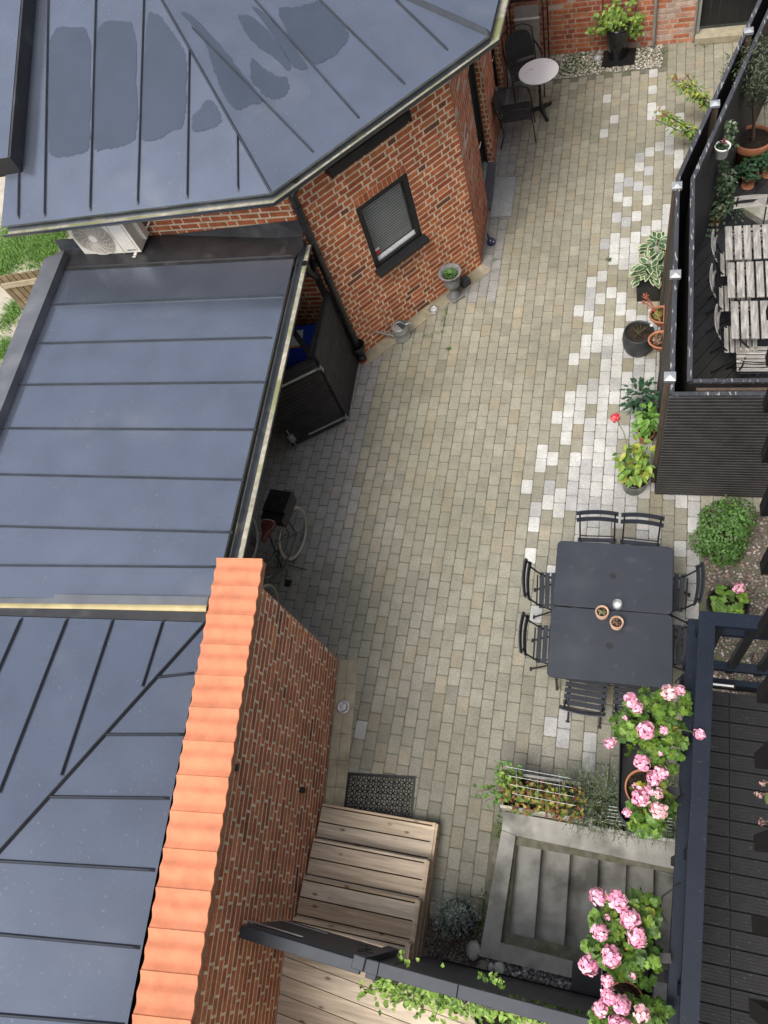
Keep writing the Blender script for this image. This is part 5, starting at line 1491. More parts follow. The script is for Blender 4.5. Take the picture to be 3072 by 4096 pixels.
# ------------------------------------------------------------------ bicycles under the carport
def bicycle(name, label, loc, rz, lean, frm, tyre, sadm, box):
    t = thing(name, label, 'bicycle', (0, 0, 0), None)
    for nm, x in (('rear_wheel', 0), ('front_wheel', 1.08)):
        mb = MB(); pts = [V((x + .335 * math.cos(a), 0, .345 + .335 * math.sin(a))) for a in [2 * PI * k / 36 for k in range(37)]]
        mb.tube(pts, .017, 8, cap=False); wh = mb.build(nm, tyre, t)
        mb = MB(); mb.tube([V((x + (p.x - x) * .935, 0, .345 + (p.z - .345) * .935)) for p in pts], .009, 6, cap=False); mb.build('rim', M['steel'], wh)
        mb = MB()
        for k in range(18):
            a = 2 * PI * k / 18; mb.tube([V((x + .02 * math.cos(a + .6), .02 * (-1) ** k, .345 + .02 * math.sin(a + .6))), V((x + .31 * math.cos(a), 0, .345 + .31 * math.sin(a)))], .0014, 3, cap=False)
        mb.tube([V((x, -.05, .345)), V((x, .05, .345))], .018, 8); mb.build('spokes', M['steel'], wh)
    mb = MB(); bb, st_, hd_, hl = V((.46, 0, .29)), V((.28, 0, .78)), V((.88, 0, .84)), V((.92, 0, .70))
    mb.tube([st_, bb], .016); mb.tube([bb, hl], .018); mb.tube([V((.36, 0, .56)), hd_ - V((0, 0, .05))], .015); mb.tube([hd_ + V((-.01, 0, .06)), hl + V((.02, 0, -.06))], .018)
    for sy in (-1, 1):
        mb.tube([bb + V((0, sy * .03, 0)), V((0, sy * .055, .345))], .009); mb.tube([st_ + V((0, sy * .015, -.1)), V((0, sy * .055, .345))], .008)
        mb.tube([hl + V((.02, sy * .04, -.06)), V((1.08, sy * .05, .345))], .010)
    mb.build('frame', frm, t)
    mb = MB(); mb.tube([st_, V((.245, 0, .90))], .012); rows = []
    for i, (x, w_, h) in enumerate(((.10, .03, .955), (.115, .085, .965), (.17, .10, .96), (.23, .07, .955), (.28, .035, .955), (.36, .024, .95), (.385, .012, .94))):
        rows.append([V((x, w_ * math.cos(a), h - .055 * (math.sin(a) < -.1) + .012 * math.sin(a))) for a in [2 * PI * k / 12 for k in range(12)]])
    mb.grid(rows, None, True, True); mb.face(rows[0]); mb.face(rows[-1]); sd = mb.build('saddle', sadm, t)
    if sadm.name == 'brown_leather':
        mb = MB()
        for y in (-.06, -.03, 0, .03, .06): mb.lathe((.115 + abs(y) * .15, y, .972), [(.008, 0), (.006, .006), (0, .007)], 8)
        mb.build('rivets', M['chrome'], sd)
    mb = MB(); mb.tube([V((.86, 0, .88)), V((.86, 0, 1.0))], .012); mb.tube([V((.74, -.30, 1.02)), V((.82, -.26, 1.03)), V((.90, -.12, 1.01)), V((.90, .12, 1.01)), V((.82, .26, 1.03)), V((.74, .30, 1.02))], .011); hb = mb.build('handlebar', M['steel'], t)
    for sy in (-1, 1):
        mb = MB(); mb.tube([V((.82, sy * .262, 1.03)), V((.70, sy * .315, 1.02))], .017); mb.build('grip', sadm, hb)
        mb = MB(); mb.tube([V((.86, sy * .2, 1.03)), V((.88, sy * .25, 1.02)), V((.80, sy * .33, 1.0))], .006, 6); mb.build('brake_lever', M['chrome'], hb)
    mb = MB()
    for sy in (-1, 1): mb.tube([V((-.22, sy * .06, .74)), V((.22, sy * .06, .74))], .006, 6); mb.tube([V((-.05, sy * .06, .74)), V((0, sy * .06, .36))], .006, 6)
    mb.build('rack', M['iron'], t)
    if box:
        mb = MB(); mb.hexa([V((x, y, .76)) for x, y in ((-.27, -.14), (.09, -.14), (.09, .14), (-.27, .14))], [V((x, y, .93)) for x, y in ((-.30, -.16), (.10, -.15), (.10, .15), (-.30, .16))])
        mb.hexa([V((x, y, .931)) for x, y in ((-.31, -.17), (.0, -.165), (.0, .165), (-.31, .17))], [V((x, y, .965)) for x, y in ((-.29, -.15), (-.01, -.15), (-.01, .15), (-.29, .15))]); cbx = mb.build('carrier_box', M['black_plastic'], t)
        mb = MB(); mb.tube([V((-.10, -.15, .968)), V((-.10, -.07, .970)), V((-.2, -.06, .972)), V((-.2, .06, .972)), V((-.10, .07, .970)), V((-.10, .15, .968))], .007, 6); mb.build('strap', M['iron'], cbx)
        mb = MB(); mb.box((.085, 0, .90), (.035, .09, .04), bev=.006); mb.build('reflector', M['white_plastic'], cbx)
    for sy in (-1, 1):
        mb = MB(); dx = .17 * sy; mb.tube([bb + V((0, sy * .06, 0)), bb + V((dx * .1, sy * .08, 0)), bb + V((dx, sy * .09, -.03 * sy))], .009, 6); mb.box(bb + V((dx, sy * .14, -.03 * sy)), (.09, .09, .022), bev=.005); mb.build('pedal', M['black_plastic'], t)
    mb = MB(); mb.tube([bb + V((-.06, .05, -.02)), V((.33, .17, .01))], .007, 6); mb.build('kickstand', M['iron'], t)
    # leather look parts sit in the frame's lean
    t.location = loc; t.rotation_euler = (lean, 0, rz)
mlea = mat('brown_leather', (.10, .028, .02), .4, var=.15, scale=10)
mgrn = mat('dark_green_frame', (.03, .05, .035), .35, var=.1)
mtan = mat('tan_tyre', (.36, .31, .23), .7, var=.15, scale=20)
mwt = mat('white_tyre', (.42, .41, .38), .7, var=.25, scale=14)
ra = at(1150, 2135, .35) + (at(1112, 2056, .9) - at(1072, 2032, .9))
bicycle('bicycle', 'dark green bicycle with brown saddle and black carrier box at the carport edge', (ra.x - .06, ra.y + .08, 0), -PI / 2 - .13, .06, mgrn, mtan, mlea, True)
rb2 = at(992, 2150, .35)
bicycle('bicycle', 'black bicycle with pale tyres mostly hidden beneath the carport gutter', (rb2.x - .02, rb2.y, 0), -PI / 2 + .06, .10, M['iron'], mwt, M['black_plastic'], False)
# ================================================================== air conditioner
acx0, acx1 = -6.56, -5.74
acy, acz0, acz1 = 6.19, 2.57, 3.12
ac = thing('air_conditioner', 'cream white outdoor air conditioning unit on brackets under the metal roof eave', 'air conditioner', (-6.1, 6.35, acz0))
mb = MB(); mb.box(((acx0 + acx1) / 2, acy + .14, (acz0 + acz1) / 2), (acx1 - acx0, .28, acz1 - acz0), bev=.012); mb.build('casing', M['white_plastic'], ac)
fcx, fcz = acx0 + .29, (acz0 + acz1) / 2 - .0
mb = MB(); mb.face([V((fcx + .255 * math.cos(a) * 1.0, acy - .003, fcz + .255 * math.sin(a))) for a in [2 * PI * k / 40 for k in range(40)]][::-1]); mb.build('fan_recess', mat('fan_dark', (.16, .13, .09), .7, var=.2), ac)
mb = MB()
for k in range(12):
    r_ = .055 + k * .0185
    mb.tube([V((fcx + r_ * math.cos(a), acy - .012, fcz + r_ * math.sin(a))) for a in [2 * PI * j / 32 for j in range(33)]], .0042, 4, cap=False)
for k in range(16):
    a = 2 * PI * k / 16
    mb.tube([V((fcx + r_ * math.cos(a + r_ * 3), acy - .010, fcz + r_ * math.sin(a + r_ * 3))) for r_ in (.05, .12, .19, .262)], .0032, 4, cap=False)
mb.build('fan_grille', M['white_plastic'], ac)
mb = MB(); mb.tube([V((fcx, acy - .018, fcz)), V((fcx, acy - .004, fcz))], .05, 24); mb.build('fan_hub', M['white_plastic'], ac)
mb = MB(); mb.box((fcx + .285, acy - .004, fcz), (.008, .012, .53)); mb.box((fcx + .40, acy - .003, fcz - .03), (.19, .008, .40), bev=.003)
for h in (.10, .02, -.06): mb.box((fcx + .40, acy - .009, fcz + h - .04), (.10, .004, .003))
mb.build('front_panel', M['white_plastic'], ac)
ink = mat('blue_ink', (.02, .03, .10), .6, var=0)
text_mesh('maker_lettering', 'SAMSUNG', .045, ink, ac, (fcx + .40, acy - .010, fcz + .225), (1, 0, 0), (0, 0, 1))
text_mesh('model_lettering', 'DIGITAL INVERTER', .014, ink, ac, (fcx + .42, acy - .010, fcz - .215), (1, 0, 0), (0, 0, 1))
mb = MB(); mb.box((acx1 + .03, acy + .20, acz0 + .20), (.06, .10, .30), bev=.02); mb.build('pipe_cover', M['white_plastic'], ac)
for x in (acx0 + .12, acx1 - .10):
    mb = MB(); mb.bar(V((x, acy - .05, acz0 - .02)), V((x, acy + .30, acz0 - .02)), .04, .03); mb.box((x, acy - .05, acz0 - .03), (.045, .03, .05)); mb.tube([V((x, acy + .01, acz0 - .01)), V((x, acy + .01, acz0 - .11))], .008, 6); mb.bar(V((x, acy - .04, acz0 - .03)), V((x, acy + .30, acz0 - .22)), .02, .02); mb.build('bracket', M['white_plastic'], ac)
for pts in ([(acx1 + .02, 6.40, acz0 + .30), (acx1 + .12, 6.44, acz0 + .36), (acx1 + .20, 6.46, acz0 + .50)], [(acx1 + .03, 6.44, acz0 + .12), (acx1 + .14, 6.46, acz0 + .22), (acx1 + .25, 6.47, acz0 + .40)]):
    mb = MB(); mb.tube([V(p) for p in pts], .012, 8); mb.build('hose', M['white_plastic'], ac)
mb = MB(); mb.box((acx1 + .50, 6.47, acz0 + .46), (.62, .05, .07), bev=.012); mb.build('conduit', M['white_plastic'], ac)
# ================================================================== gravel, pebbles, grass
def pebbles(name, rect, n, s0, s1, cols, z=0.0, seed=5, poly=None):
    rg = random.Random(seed); mb = MB()
    ico = [V((0, 0, 1)), V((.9, 0, .2)), V((.28, .85, .2)), V((-.73, .53, .2)), V((-.73, -.53, .2)), V((.28, -.85, .2)), V((.5, .5, -.6)), V((-.6, 0, -.6)), V((.4, -.6, -.6))]
    fcs = [(0, 1, 2), (0, 2, 3), (0, 3, 4), (0, 4, 5), (0, 5, 1), (1, 6, 2), (2, 6, 3), (3, 6, 7), (3, 7, 4), (4, 7, 5), (5, 7, 8), (5, 8, 1), (1, 8, 6)]
    for _ in range(n):
        x, y = rg.uniform(rect[0], rect[1]), rg.uniform(rect[2], rect[3])
        if poly and not poly(x, y): continue
        s = rg.uniform(s0, s1); a = rg.uniform(0, 6.28); ca, sa = math.cos(a), math.sin(a); fx = rg.uniform(.7, 1.3); fz = rg.uniform(.5, .8)
        c = rg.choice(cols); k = 1 + rg.uniform(-.25, .25); c = (c[0] * k, c[1] * k, c[2] * k)
        i = len(mb.v)
        for p in ico:
            px, py = p.x * fx * s, p.y * s
            mb.v.append((x + px * ca - py * sa, y + px * sa + py * ca, z + p.z * s * fz + s * .2 + rg.uniform(0, s * .5)))
        for f in fcs: mb.f.append(tuple(i + q for q in f)); mb.c.append(c); mb.sm.append(True)
    return tag(mb.build(name, M['gravel']), kind='stuff')
PINK = [(.26, .19, .17), (.32, .25, .22), (.19, .14, .13), (.36, .31, .28), (.14, .12, .115), (.29, .20, .17), (.45, .41, .38)]
DARKG = [(.13, .10, .09), (.17, .13, .115), (.21, .16, .14), (.10, .085, .08), (.15, .14, .135), (.26, .21, .18)]
PALE = [(.42, .38, .30), (.52, .49, .42), (.32, .28, .22), (.38, .36, .32), (.25, .22, .17)]
def rgrav(x, y): return x > 1.03 + .10 * math.sin(y * 3) * .3
tag(pebbles('gravel_bed', (1.0, 1.75, .2, 4.3), 3600, .011, .022, PINK, -.008, 5, rgrav), 'pinkish grey pebble bed along the building beside the leafy bush', 'gravel')
tag(pebbles('gravel_patch', (-1.62, -1.02, -.80, -.44), 1000, .010, .020, DARKG, -.010, 6), 'small dark reddish gravel patch between the pine steps and the stair rim', 'gravel')
tag(pebbles('gravel_strip', (-1.5, .4, 12.34, 12.98), 1700, .012, .026, PALE, -.008, 7), 'strip of pale pebbles at the foot of the far brick wall', 'gravel')
tag(pebbles('pebble_row', (-.95, .5, -.80, -.69), 330, .014, .028, [(.2, .2, .2), (.3, .29, .28), (.14, .14, .14), (.5, .49, .47)], -.005, 8), 'narrow row of grey pebbles between the stair rim and the slatted fence', 'gravel')
for (u, v, s, lb) in ((1895, 3800, .075, 'whitish boulder at the gravel corner below the lavender pot'), (2000, 3875, .06, 'pale round stone by the slatted fence under the stair rim'), (1965, 3868, .035, 'small white stone beside the pale round one')):
    p = at(u, v, 0); mb = MB(); rows = []
    for i in range(7):
        t_ = PI * i / 6; rows.append([p + V((math.sin(t_) * math.cos(a) * s * R(.85, 1.1), math.sin(t_) * math.sin(a) * s * 1.3 * R(.85, 1.1), s * .7 * (math.cos(t_) + .6))) for a in [2 * PI * k / 10 for k in range(10)]])
    mb.grid(rows, None, True, True); tag(mb.build('stone', mat('pale_stone', (.42, .41, .38), .85, var=.25, scale=20, bump=.5)), lb, 'stone')
def blades(name, pts, h, cols, lab, cat='grass', w_=.006, tilt=.6):
    mb = MB()
    for x, y, z in pts:
        d = V((R(-1, 1), R(-1, 1), R(.6, 1.6))).normalized(); s = d.cross(V((0, 0, 1))).normalized(); hh = h * R(.5, 1.2); p = V((x, y, z)); c = jit(random.choice(cols), .2)
        m_ = p + d * hh * .55; e_ = p + d * hh + V((d.x, d.y, -.3)) * hh * tilt * .4
        mb.face([p - s * w_, p + s * w_, m_ + s * w_ * .7, m_ - s * w_ * .7], c); mb.face([m_ - s * w_ * .7, m_ + s * w_ * .7, e_], c)
    return tag(mb.build(name, M['leaf']), lab, cat, kind='stuff')
GRS = [(.10, .22, .03), (.13, .27, .04), (.08, .18, .03), (.18, .30, .06)]
gp = []
def near_path(u0, u1, w_, n):
    a, b = at(*u0), at(*u1)
    for _ in range(n):
        t_ = R(-.2, 1.2); q = lerp(a, b, t_); gp.append((q.x + random.gauss(0, w_), q.y + random.gauss(0, w_), -.005))
near_path((20, 1050), (85, 900), .22, 5200); near_path((175, 1010), (215, 920), .22, 4200); near_path((140, 990), (150, 960), .12, 900)
near_path((0, 1080), (12, 1020), .2, 1200); near_path((30, 1290), (60, 1230), .12, 700); near_path((5, 1420), (20, 1380), .12, 600)
blades('grass', gp, .11, GRS, 'bright green tufts of grass beside the pale path beyond the carport', w_=.007)
# dividing board fence in the neighbour's yard
nf = thing('board_fence', 'weathered brown board fence beyond the grey capped edge of the carport roof', 'fence', (-8, 6, 0))
n0_, n1_ = at(-20, 1105, 1.15), at(190, 1070, 1.15)
mb = MB(); dn = (n1_ - n0_); L_ = dn.length + .5; dn.normalize()
for k in range(int(L_ / .125) + 1):
    q = n0_ + dn * (k * .125); mb.box((q.x, q.y, .56), (.105, .022, 1.14 + R(-.01, .01)), jit((.22, .165, .095), .2), rz=math.atan2(dn.y, dn.x))
mb.build('boards', M['pine'], nf)
mb = MB(); q = n0_ + dn * (L_ / 2) + V((0, -.03, 0))
for z in (.95, .25): mb.box((q.x, q.y, z), (L_, .035, .09), (.42, .35, .24), rz=math.atan2(dn.y, dn.x))
mb.build('rail', M['pine'], nf)
# moss and weeds
MOSS = [(.06, .13, .02), (.08, .16, .03), (.05, .10, .02)]
mp_ = []
def line(u0, u1, n, w_=.02):
    a, b = at(*u0), at(*u1)
    for _ in range(n):
        q = lerp(a, b, R(0, 1)); mp_.append((q.x + random.gauss(0, w_), q.y + random.gauss(0, w_), -.008))
line((1785, 1230), (1770, 1310), 160); line((1700, 1345), (1775, 1330), 90); line((1885, 3650), (1895, 3760), 260, .03); line((1930, 3560), (1920, 3780), 240, .02); line((2005, 3140), (1995, 3350), 160, .012)
line((1960, 1050), (1990, 1035), 40); line((2200, 262), (2330, 235), 1700, .12); line((2240, 292), (2400, 250), 1300, .07); line((2540, 235), (2680, 205), 130, .03); line((2800, 190), (2870, 170), 80, .02); line((2380, 3310), (2440, 3325), 130, .02); line((1310, 3000), (1300, 3250), 60, .03); line((1460, 1430), (1445, 1480), 30, .02)
blades('moss_weeds', mp_, .03, MOSS, 'low moss and weeds in the paving joints and along the walls', 'weeds', .006, .2)
p = at(1795, 1395); q = at(2434, 1043)
mb = MB()
for c_ in (p, q): clump(mb, c_ + V((0, 0, .02)), .035, 26, .035, .015, GRN, 'oval', .8, .2)
tag(mb.build('weed_tuft', M['leaf']), 'tiny green weed tufts sprouting between the paving stones', 'weeds', kind='stuff')
# ================================================================== pots along the tall fence
OLIVE = [(.045, .065, .032), (.06, .08, .042), (.08, .10, .06), (.035, .05, .025)]
YG = [(.16, .24, .03), (.20, .27, .04), (.09, .19, .03), (.28, .30, .05), (.12, .22, .03)]
DKG = [(.022, .065, .028), (.03, .08, .035), (.018, .05, .024)]
def plant(name, label, loc, group=None, cat='plant'): return thing(name, label, cat, loc, group)
# ribbed grey pot
c = at(2556, 1395); c.x = .195
t = thing('ribbed_pot', 'ribbed dark grey pot of soil with a nearly bare twig beside the fence', 'flower pot', c)
pot(t, c, [(.13, 0), (.15, .01), (.185, .10), (.20, .20), (.195, .29), (.182, .33), (.188, .345), (.175, .35), (.165, .335), (.16, .30)], mat('ribbed_grey', (.03, .033, .037), .45, var=.15, scale=10), 72, .165, .305, flute=.014, nfl=36)
mb = MB()
for k in range(16):
    d = rdir(.3); mb.tube([c + V((R(-.03, .03), R(-.03, .03), .30)), c + V((d.x * .06, d.y * .06, .36)), c + V((d.x * .12, d.y * .12, .36 + abs(d.z) * .12))], [.003, .002, .001], 4)
tw_ = mb.build('twigs', mat('olive_twig', (.14, .13, .05), .8), t)
mb = MB(); e_ = at(2605, 1303, .46)
for k in range(9): a = 2 * PI * k / 9; leaf(mb, e_, V((math.cos(a), math.sin(a), .4)), V((0, 0, 1)), .022, .018, (.8, .8, .74))
mb.build('white_flower', M['petal'], t)
# half-round wall pots
for u, v, lb, cols in ((2612, 1278, 'half round terracotta wall pot with green stonecrop and red stalks, farther from the fence corner', [(.22, .24, .04), (.12, .15, .03), (.30, .14, .07)]), (2606, 1378, 'half round terracotta wall pot with red and pale houseleeks, nearer the fence corner', [(.20, .035, .03), (.30, .24, .16), (.13, .13, .07), (.17, .05, .04)])):
    z0 = .60; c = at(u + 12, v - 18, z0 + .16); c = V((.462, c.y, z0))
    t = thing('wall_pot', lb, 'flower pot', c, 'half round terracotta pots hung on the fence')
    mb = MB(); rows = []
    for r_, z in ((.03, 0), (.07, .02), (.105, .09), (.125, .145), (.135, .15), (.137, .175), (.122, .175), (.118, .15)):
        rows.append([c + V((-r_ * 1.25 * math.sin(a) * (1 + .012 * math.cos(a * 30)), r_ * math.cos(a), z)) for a in [PI * k / 24 for k in range(25)]])
    mb.grid(rows); mb.face([r_[0] for r_ in rows[:6]] + [r_[-1] for r_ in rows[5::-1]]); mb.face(rows[0][::-1])
    mb.box(c + V((.004, 0, .095)), (.012, .27, .17)); mb.build('pot', M['terracotta'], t)
    mb = MB(); mb.face([c + V((-.118 * 1.25 * math.sin(PI * k / 12), .118 * math.cos(PI * k / 12), .155)) for k in range(13)]); mb.build('soil', M['earth'], t)
    mb = MB(); clump(mb, c + V((-.065, 0, .158)), (.055, .095, .03), 190, .028, .018, cols, 'oval', 1.2, .1)
    if 'stalks' in lb:
        for k in range(5):
            e_ = c + V((-.20 - R(0, .05), .10 + R(-.06, .08), .30 + R(0, .06)))
            mb.tube([c + V((-.08, .02, .16)), lerp(c + V((-.08, .02, .16)), e_, .55) + V((0, 0, .03)), e_], [.005, .005, .004], 5, (.34, .08, .06))
            clump(mb, e_, .028, 22, .022, .010, [(.34, .09, .05), (.40, .14, .07)], 'oval', .4, .2)
    mb.build('stonecrop', M['leaf'], t)
# hosta in black box
c = at(2612, 1172); c.x = .31
t = thing('hosta_planter', 'square black planter with white edged hosta leaves against the tall fence', 'planter', c)
mb = MB(); mb.hexa([c + V((x, y, 0)) for x, y in ((-.15, -.15), (.14, -.15), (.14, .15), (-.15, .15))], [c + V((x, y, .30)) for x, y in ((-.17, -.17), (.15, -.17), (.15, .17), (-.17, .17))]); mb.build('box', M['black_plastic'], t)
mb = MB(); mbw = MB()
def hosta_leaf(p, d, n, L_, W_):
    col = jit(random.choice([(.055, .12, .05), (.07, .14, .065), (.045, .105, .045)]), .15)
    leaf(mbw, p, d, n, L_ * 1.05, W_ * 1.14, (.50, .53, .34), 'oval', .12)
    leaf(mb, p + n * .006, d, n, L_ * .92, W_ * .78, col, 'oval', .12)
for cc, nn_ in ((c + V((-.02, -.02, .34)), 64), (c + V((.08, .34, .40)), 50)):
    for k in range(nn_):
        a = R(0, 2 * PI); el = R(.0, 1.0); d = V((math.cos(a), math.sin(a), .25 - .8 * el * .6)).normalized()
        if d.x > .45: d.x *= .3; d.normalize()
        st0 = cc + V((math.cos(a), math.sin(a), 0)) * R(.03, .16) + V((0, 0, .22 - el * .22))
        if st0.x > .40: st0.x = .40
        hosta_leaf(st0, d, V((d.x * .3, d.y * .3, 1)), R(.105, .155), R(.06, .09))
mbw.build('leaf_edges', M['leaf'], t); mb.build('leaves', M['leaf'], t)
# dahlia pot
c = at(2546, 1948); c.x = .215
t = thing('dahlia_pot', 'glossy black pot with yellowing green leaves and one red flower head', 'flower pot', c)
pot(t, c, [(.12, 0), (.125, .005), (.158, .24), (.165, .26), (.165, .285), (.150, .285), (.145, .26)], M['glaze'], 32, .146, .25)
mb = MB()
def leafy(mb, base, top, n, L_, W_, cols, spread, shape='oval', droop=.3):
    for k in range(n):
        t_ = R(.15, 1); p = lerp(base, top, t_); a = R(0, 2 * PI); d = V((math.cos(a), math.sin(a), R(-.35, .5))).normalized()
        q = p + V((d.x, d.y, 0)) * spread * R(.3, 1); leaf(mb, q, (d + V((0, 0, -droop))).normalized(), V((d.x * .4, d.y * .4, 1)), L_ * R(.7, 1.2), W_ * R(.7, 1.15), jit(random.choice(cols), .18), shape)
st_m = MB()
for k in range(7):
    a = 2 * PI * k / 7 + .3; top = c + V((.14 * math.cos(a) - .02, .14 * math.sin(a) + .10, R(.45, .72)))
    st_m.tube([c + V((.03 * math.cos(a), .03 * math.sin(a), .25)), lerp(c + V((0, 0, .25)), top, .6), top], .006, 5)
    leafy(mb, c + V((.05 * math.cos(a), .05 * math.sin(a), .30)), top, 15, .12, .07, YG, .07)
fl_ = at(2462, 1672, .78); st_m.tube([c + V((0, .02, .25)), lerp(c, fl_, .6) + V((0, 0, .30)), fl_], .005, 5)
st_m.build('stems', M['stem'], t); mb.build('leaves', M['leaf'], t)
def flower_ball(mb, c_, r_, cols, n=70, ps=.5):
    for k in range(n):
        u = rdir(.15); p = c_ + u * r_ * R(.55, 1.0); nn = (u + rdir() * .5).normalized(); d = rdir(); d = (d - nn * d.dot(nn)).normalized(); s = d.cross(nn)
        L_ = r_ * ps * R(.8, 1.25); col = jit(random.choice(cols), .06); w_ = L_ * .8
        mb.face([p - d * L_ * .5, p - d * L_ * .1 + s * w_ * .5 + nn * L_ * .1, p + d * L_ * .5 + s * w_ * .25 + nn * L_ * .16, p + d * L_ * .5 - s * w_ * .25 + nn * L_ * .10, p - d * L_ * .1 - s * w_ * .5 + nn * L_ * .1], col)
mb = MB(); flower_ball(mb, fl_, .058, [(.72, .03, .06), (.80, .06, .10), (.62, .02, .04), (.85, .25, .25)], 110); mb.build('red_flower', M['petal'], t)
c = at(2588, 1760); c.x = .33
t = thing('bellflower_pot', 'small terracotta pot of bright green pointed leaves behind the dahlia pot', 'flower pot', c)
pot(t, c, [(.07, 0), (.095, .15), (.10, .16), (.10, .18), (.09, .18), (.088, .16)], M['terracotta'], 28, .088, .15)
mb = MB(); leafy(mb, c + V((0, 0, .2)), c + V((0, .02, .62)), 70, .10, .07, [(.10, .22, .03), (.14, .27, .05), (.08, .18, .03)], .10); mb.build('leaves', M['leaf'], t)
c = at(2560, 1660); c.x = .27
t = thing('dark_leaf_plant', 'bushy dark green plant with cut leaves farthest behind the dahlia pot', 'plant', c)
pot(t, c, [(.08, 0), (.11, .18), (.115, .20), (.10, .20), (.098, .17)], M['black_plastic'], 24, .098, .17)
mb = MB(); leafy(mb, c + V((0, 0, .2)), c + V((-.03, .03, .50)), 150, .085, .055, DKG, .20, 'ivy'); mb.build('leaves', M['leaf'], t)
# yellow-green shrub outside the bend of the fence
c = V((.62, 9.05, 0))
for u, v, z, lb in ((2716, 330, .75, 'yellow green shrub with red seed heads showing over the bent fence, farther one'), (2652, 455, .62, 'yellow green shrub with red seed heads showing over the bent fence, nearer one')):
    p = at(u, v, z); fx_ = .50 + max(0, (p.y - 7.37)) * .307 - .09; t = plant('rose_shrub', lb, V((fx_, p.y, 0)))
    mb = MB(); ms = MB()
    for k in range(6):
        a = R(0, 6.28); top = p + V((R(-.14, .14), R(-.2, .2), R(-.1, .12))); b0 = V((fx_, p.y - .15, 0)); ms.tube([b0, lerp(b0, top, .6), top], .006, 5); leafy(mb, lerp(b0, top, .15), top, 34, .075, .04, YG, .06)
        for j in range(2): clump(mb, top + V((R(-.05, .05), R(-.05, .05), .02)), .018, 10, .02, .012, [(.30, .04, .02), (.36, .10, .03)], 'oval', .3, .2)
    ms.build('stems', M['stem'], t); mb.build('leaves', M['leaf'], t)
# leafy bush and geranium pot on the gravel
c = V((1.17, 3.89, 0))
t = plant('round_bush', 'round dense green bush of small leaves on the gravel by the fence', c, None, 'bush')
mb = MB(); clump(mb, c + V((-.16, -.12, .22)), (.17, .17, .2), 500, .042, .03, GRN, 'ivy', .5, .6, .02); clump(mb, c + V((.12, .14, .36)), (.2, .2, .24), 600, .042, .03, GRN, 'ivy', .5, .6, .02); clump(mb, c + V((.05, -.22, .15)), (.2, .16, .15), 450, .042, .03, GRN, 'ivy', .5, .6, .02); clump(mb, c + V((.0, .02, .30)), (.27, .29, .27), 1700, .042, .030, GRN + [(.05, .115, .02), (.085, .175, .04)], 'ivy', .5, .72, .02); mb.build('leaves', M['leaf'], t)
mb = MB()
for k in range(9): a = k * .7; mb.tube([c, c + V((.12 * math.cos(a), .12 * math.sin(a), .2)), c + V((.28 * math.cos(a), .28 * math.sin(a), .45))], [.014, .009, .004], 6)
mb.build('branches', M['twig'], t)
PK = [(.82, .37, .52), (.86, .46, .58), (.74, .27, .43), (.88, .58, .66), (.84, .40, .50)]
GER = [(.105, .20, .024), (.135, .235, .03), (.085, .165, .02), (.165, .26, .035), (.06, .125, .018)]
GERY = [(.42, .40, .04), (.50, .42, .05), (.34, .38, .05)]
c = at(3012, 2440, 0); c = V((1.20, 3.02, 0))
t = thing('geranium_pot', 'black pot with one pink geranium on the gravel beyond the balcony end', 'flower pot', c)
pot(t, c, [(.13, 0), (.20, .26), (.21, .28), (.21, .31), (.19, .31), (.185, .28)], M['black_plastic'], 32, .185, .26)
mb = MB()
for k in range(46):
    a = R(0, 6.28); rr = R(.02, .15); leaf(mb, c + V((rr * math.cos(a), rr * math.sin(a), R(.34, .50))), V((math.cos(a), math.sin(a), -.1)), V((R(-.3, .3), R(-.3, .3), 1)), R(.06, .09), R(.06, .09), jit(random.choice(GER[:4]), .12), 'round')
mb.build('leaves', M['leaf'], t)
mb = MB(); fh = at(2957, 2352, .60); flower_ball(mb, fh, .062, PK, 90); mb.build('flower_head', M['petal'], t)
mb = MB(); mb.tube([c + V((0, 0, .3)), lerp(c, fh, .7) + V((0, 0, .3)), fh], .004, 5); mb.build('stalk', M['stem'], t)
# ================================================================== planted concrete troughs
mcb = mat('pale_concrete', (.44, .43, .40), .85, var=.12, scale=10, bump=.2, bscale=60, stain=((.2, .19, .16), 3, .55, .75, .5))
def trough(label, x0, x1, y0, y1, h):
    t = thing('planter_trough', label, 'planter', ((x0 + x1) / 2, (y0 + y1) / 2, 0), 'rectangular concrete planters')
    mb = MB(); w_ = .028
    for a in ((x0, x1, y0, y0 + w_), (x0, x1, y1 - w_, y1), (x0, x0 + w_, y0 + w_, y1 - w_), (x1 - w_, x1, y0 + w_, y1 - w_)): hx(mb, *a, 0, h, bev=.003)
    mb.build('trough', mcb, t)
    mb = MB(); mb.face([(x0 + w_, y0 + w_, h - .07), (x1 - w_, y0 + w_, h - .07), (x1 - w_, y1 - w_, h - .07), (x0 + w_, y1 - w_, h - .07)]); mb.build('soil', M['earth'], t)
    return t
TH = .34
t1_ = trough('pale concrete trough with reddening vine at the left beside the cellar stairs', -.945, -.135, .655, 1.01, TH)
t2_ = trough('pale concrete trough with grey green lavender nearer the balcony', -.075, .74, .60, .955, TH)
mwire = mat('wire', (.55, .57, .58), .4, metal=.6, var=.1)
tr_ = thing('wire_trellis', 'galvanised wire trellis panels leaning over the two concrete troughs', 'trellis', (-.5, .9, TH))
for base, w_ in ((V((-.86, .98, TH + .10)), .60),):
    for k in range(4):
        mb = MB(); q = base + V((.02 * k, -.07 * k, .16 - .07 * k + .3)); mb.tube([q, q + V((w_, -.02, 0))], .0022, 5); mb.build('wire', mwire, tr_)
    for x in (.1, .3, .5):
        mb = MB(); mb.tube([base + V((x, .0, .48)), base + V((x, -.28, .08))], .002, 5); mb.build('upright_wire', mwire, tr_)
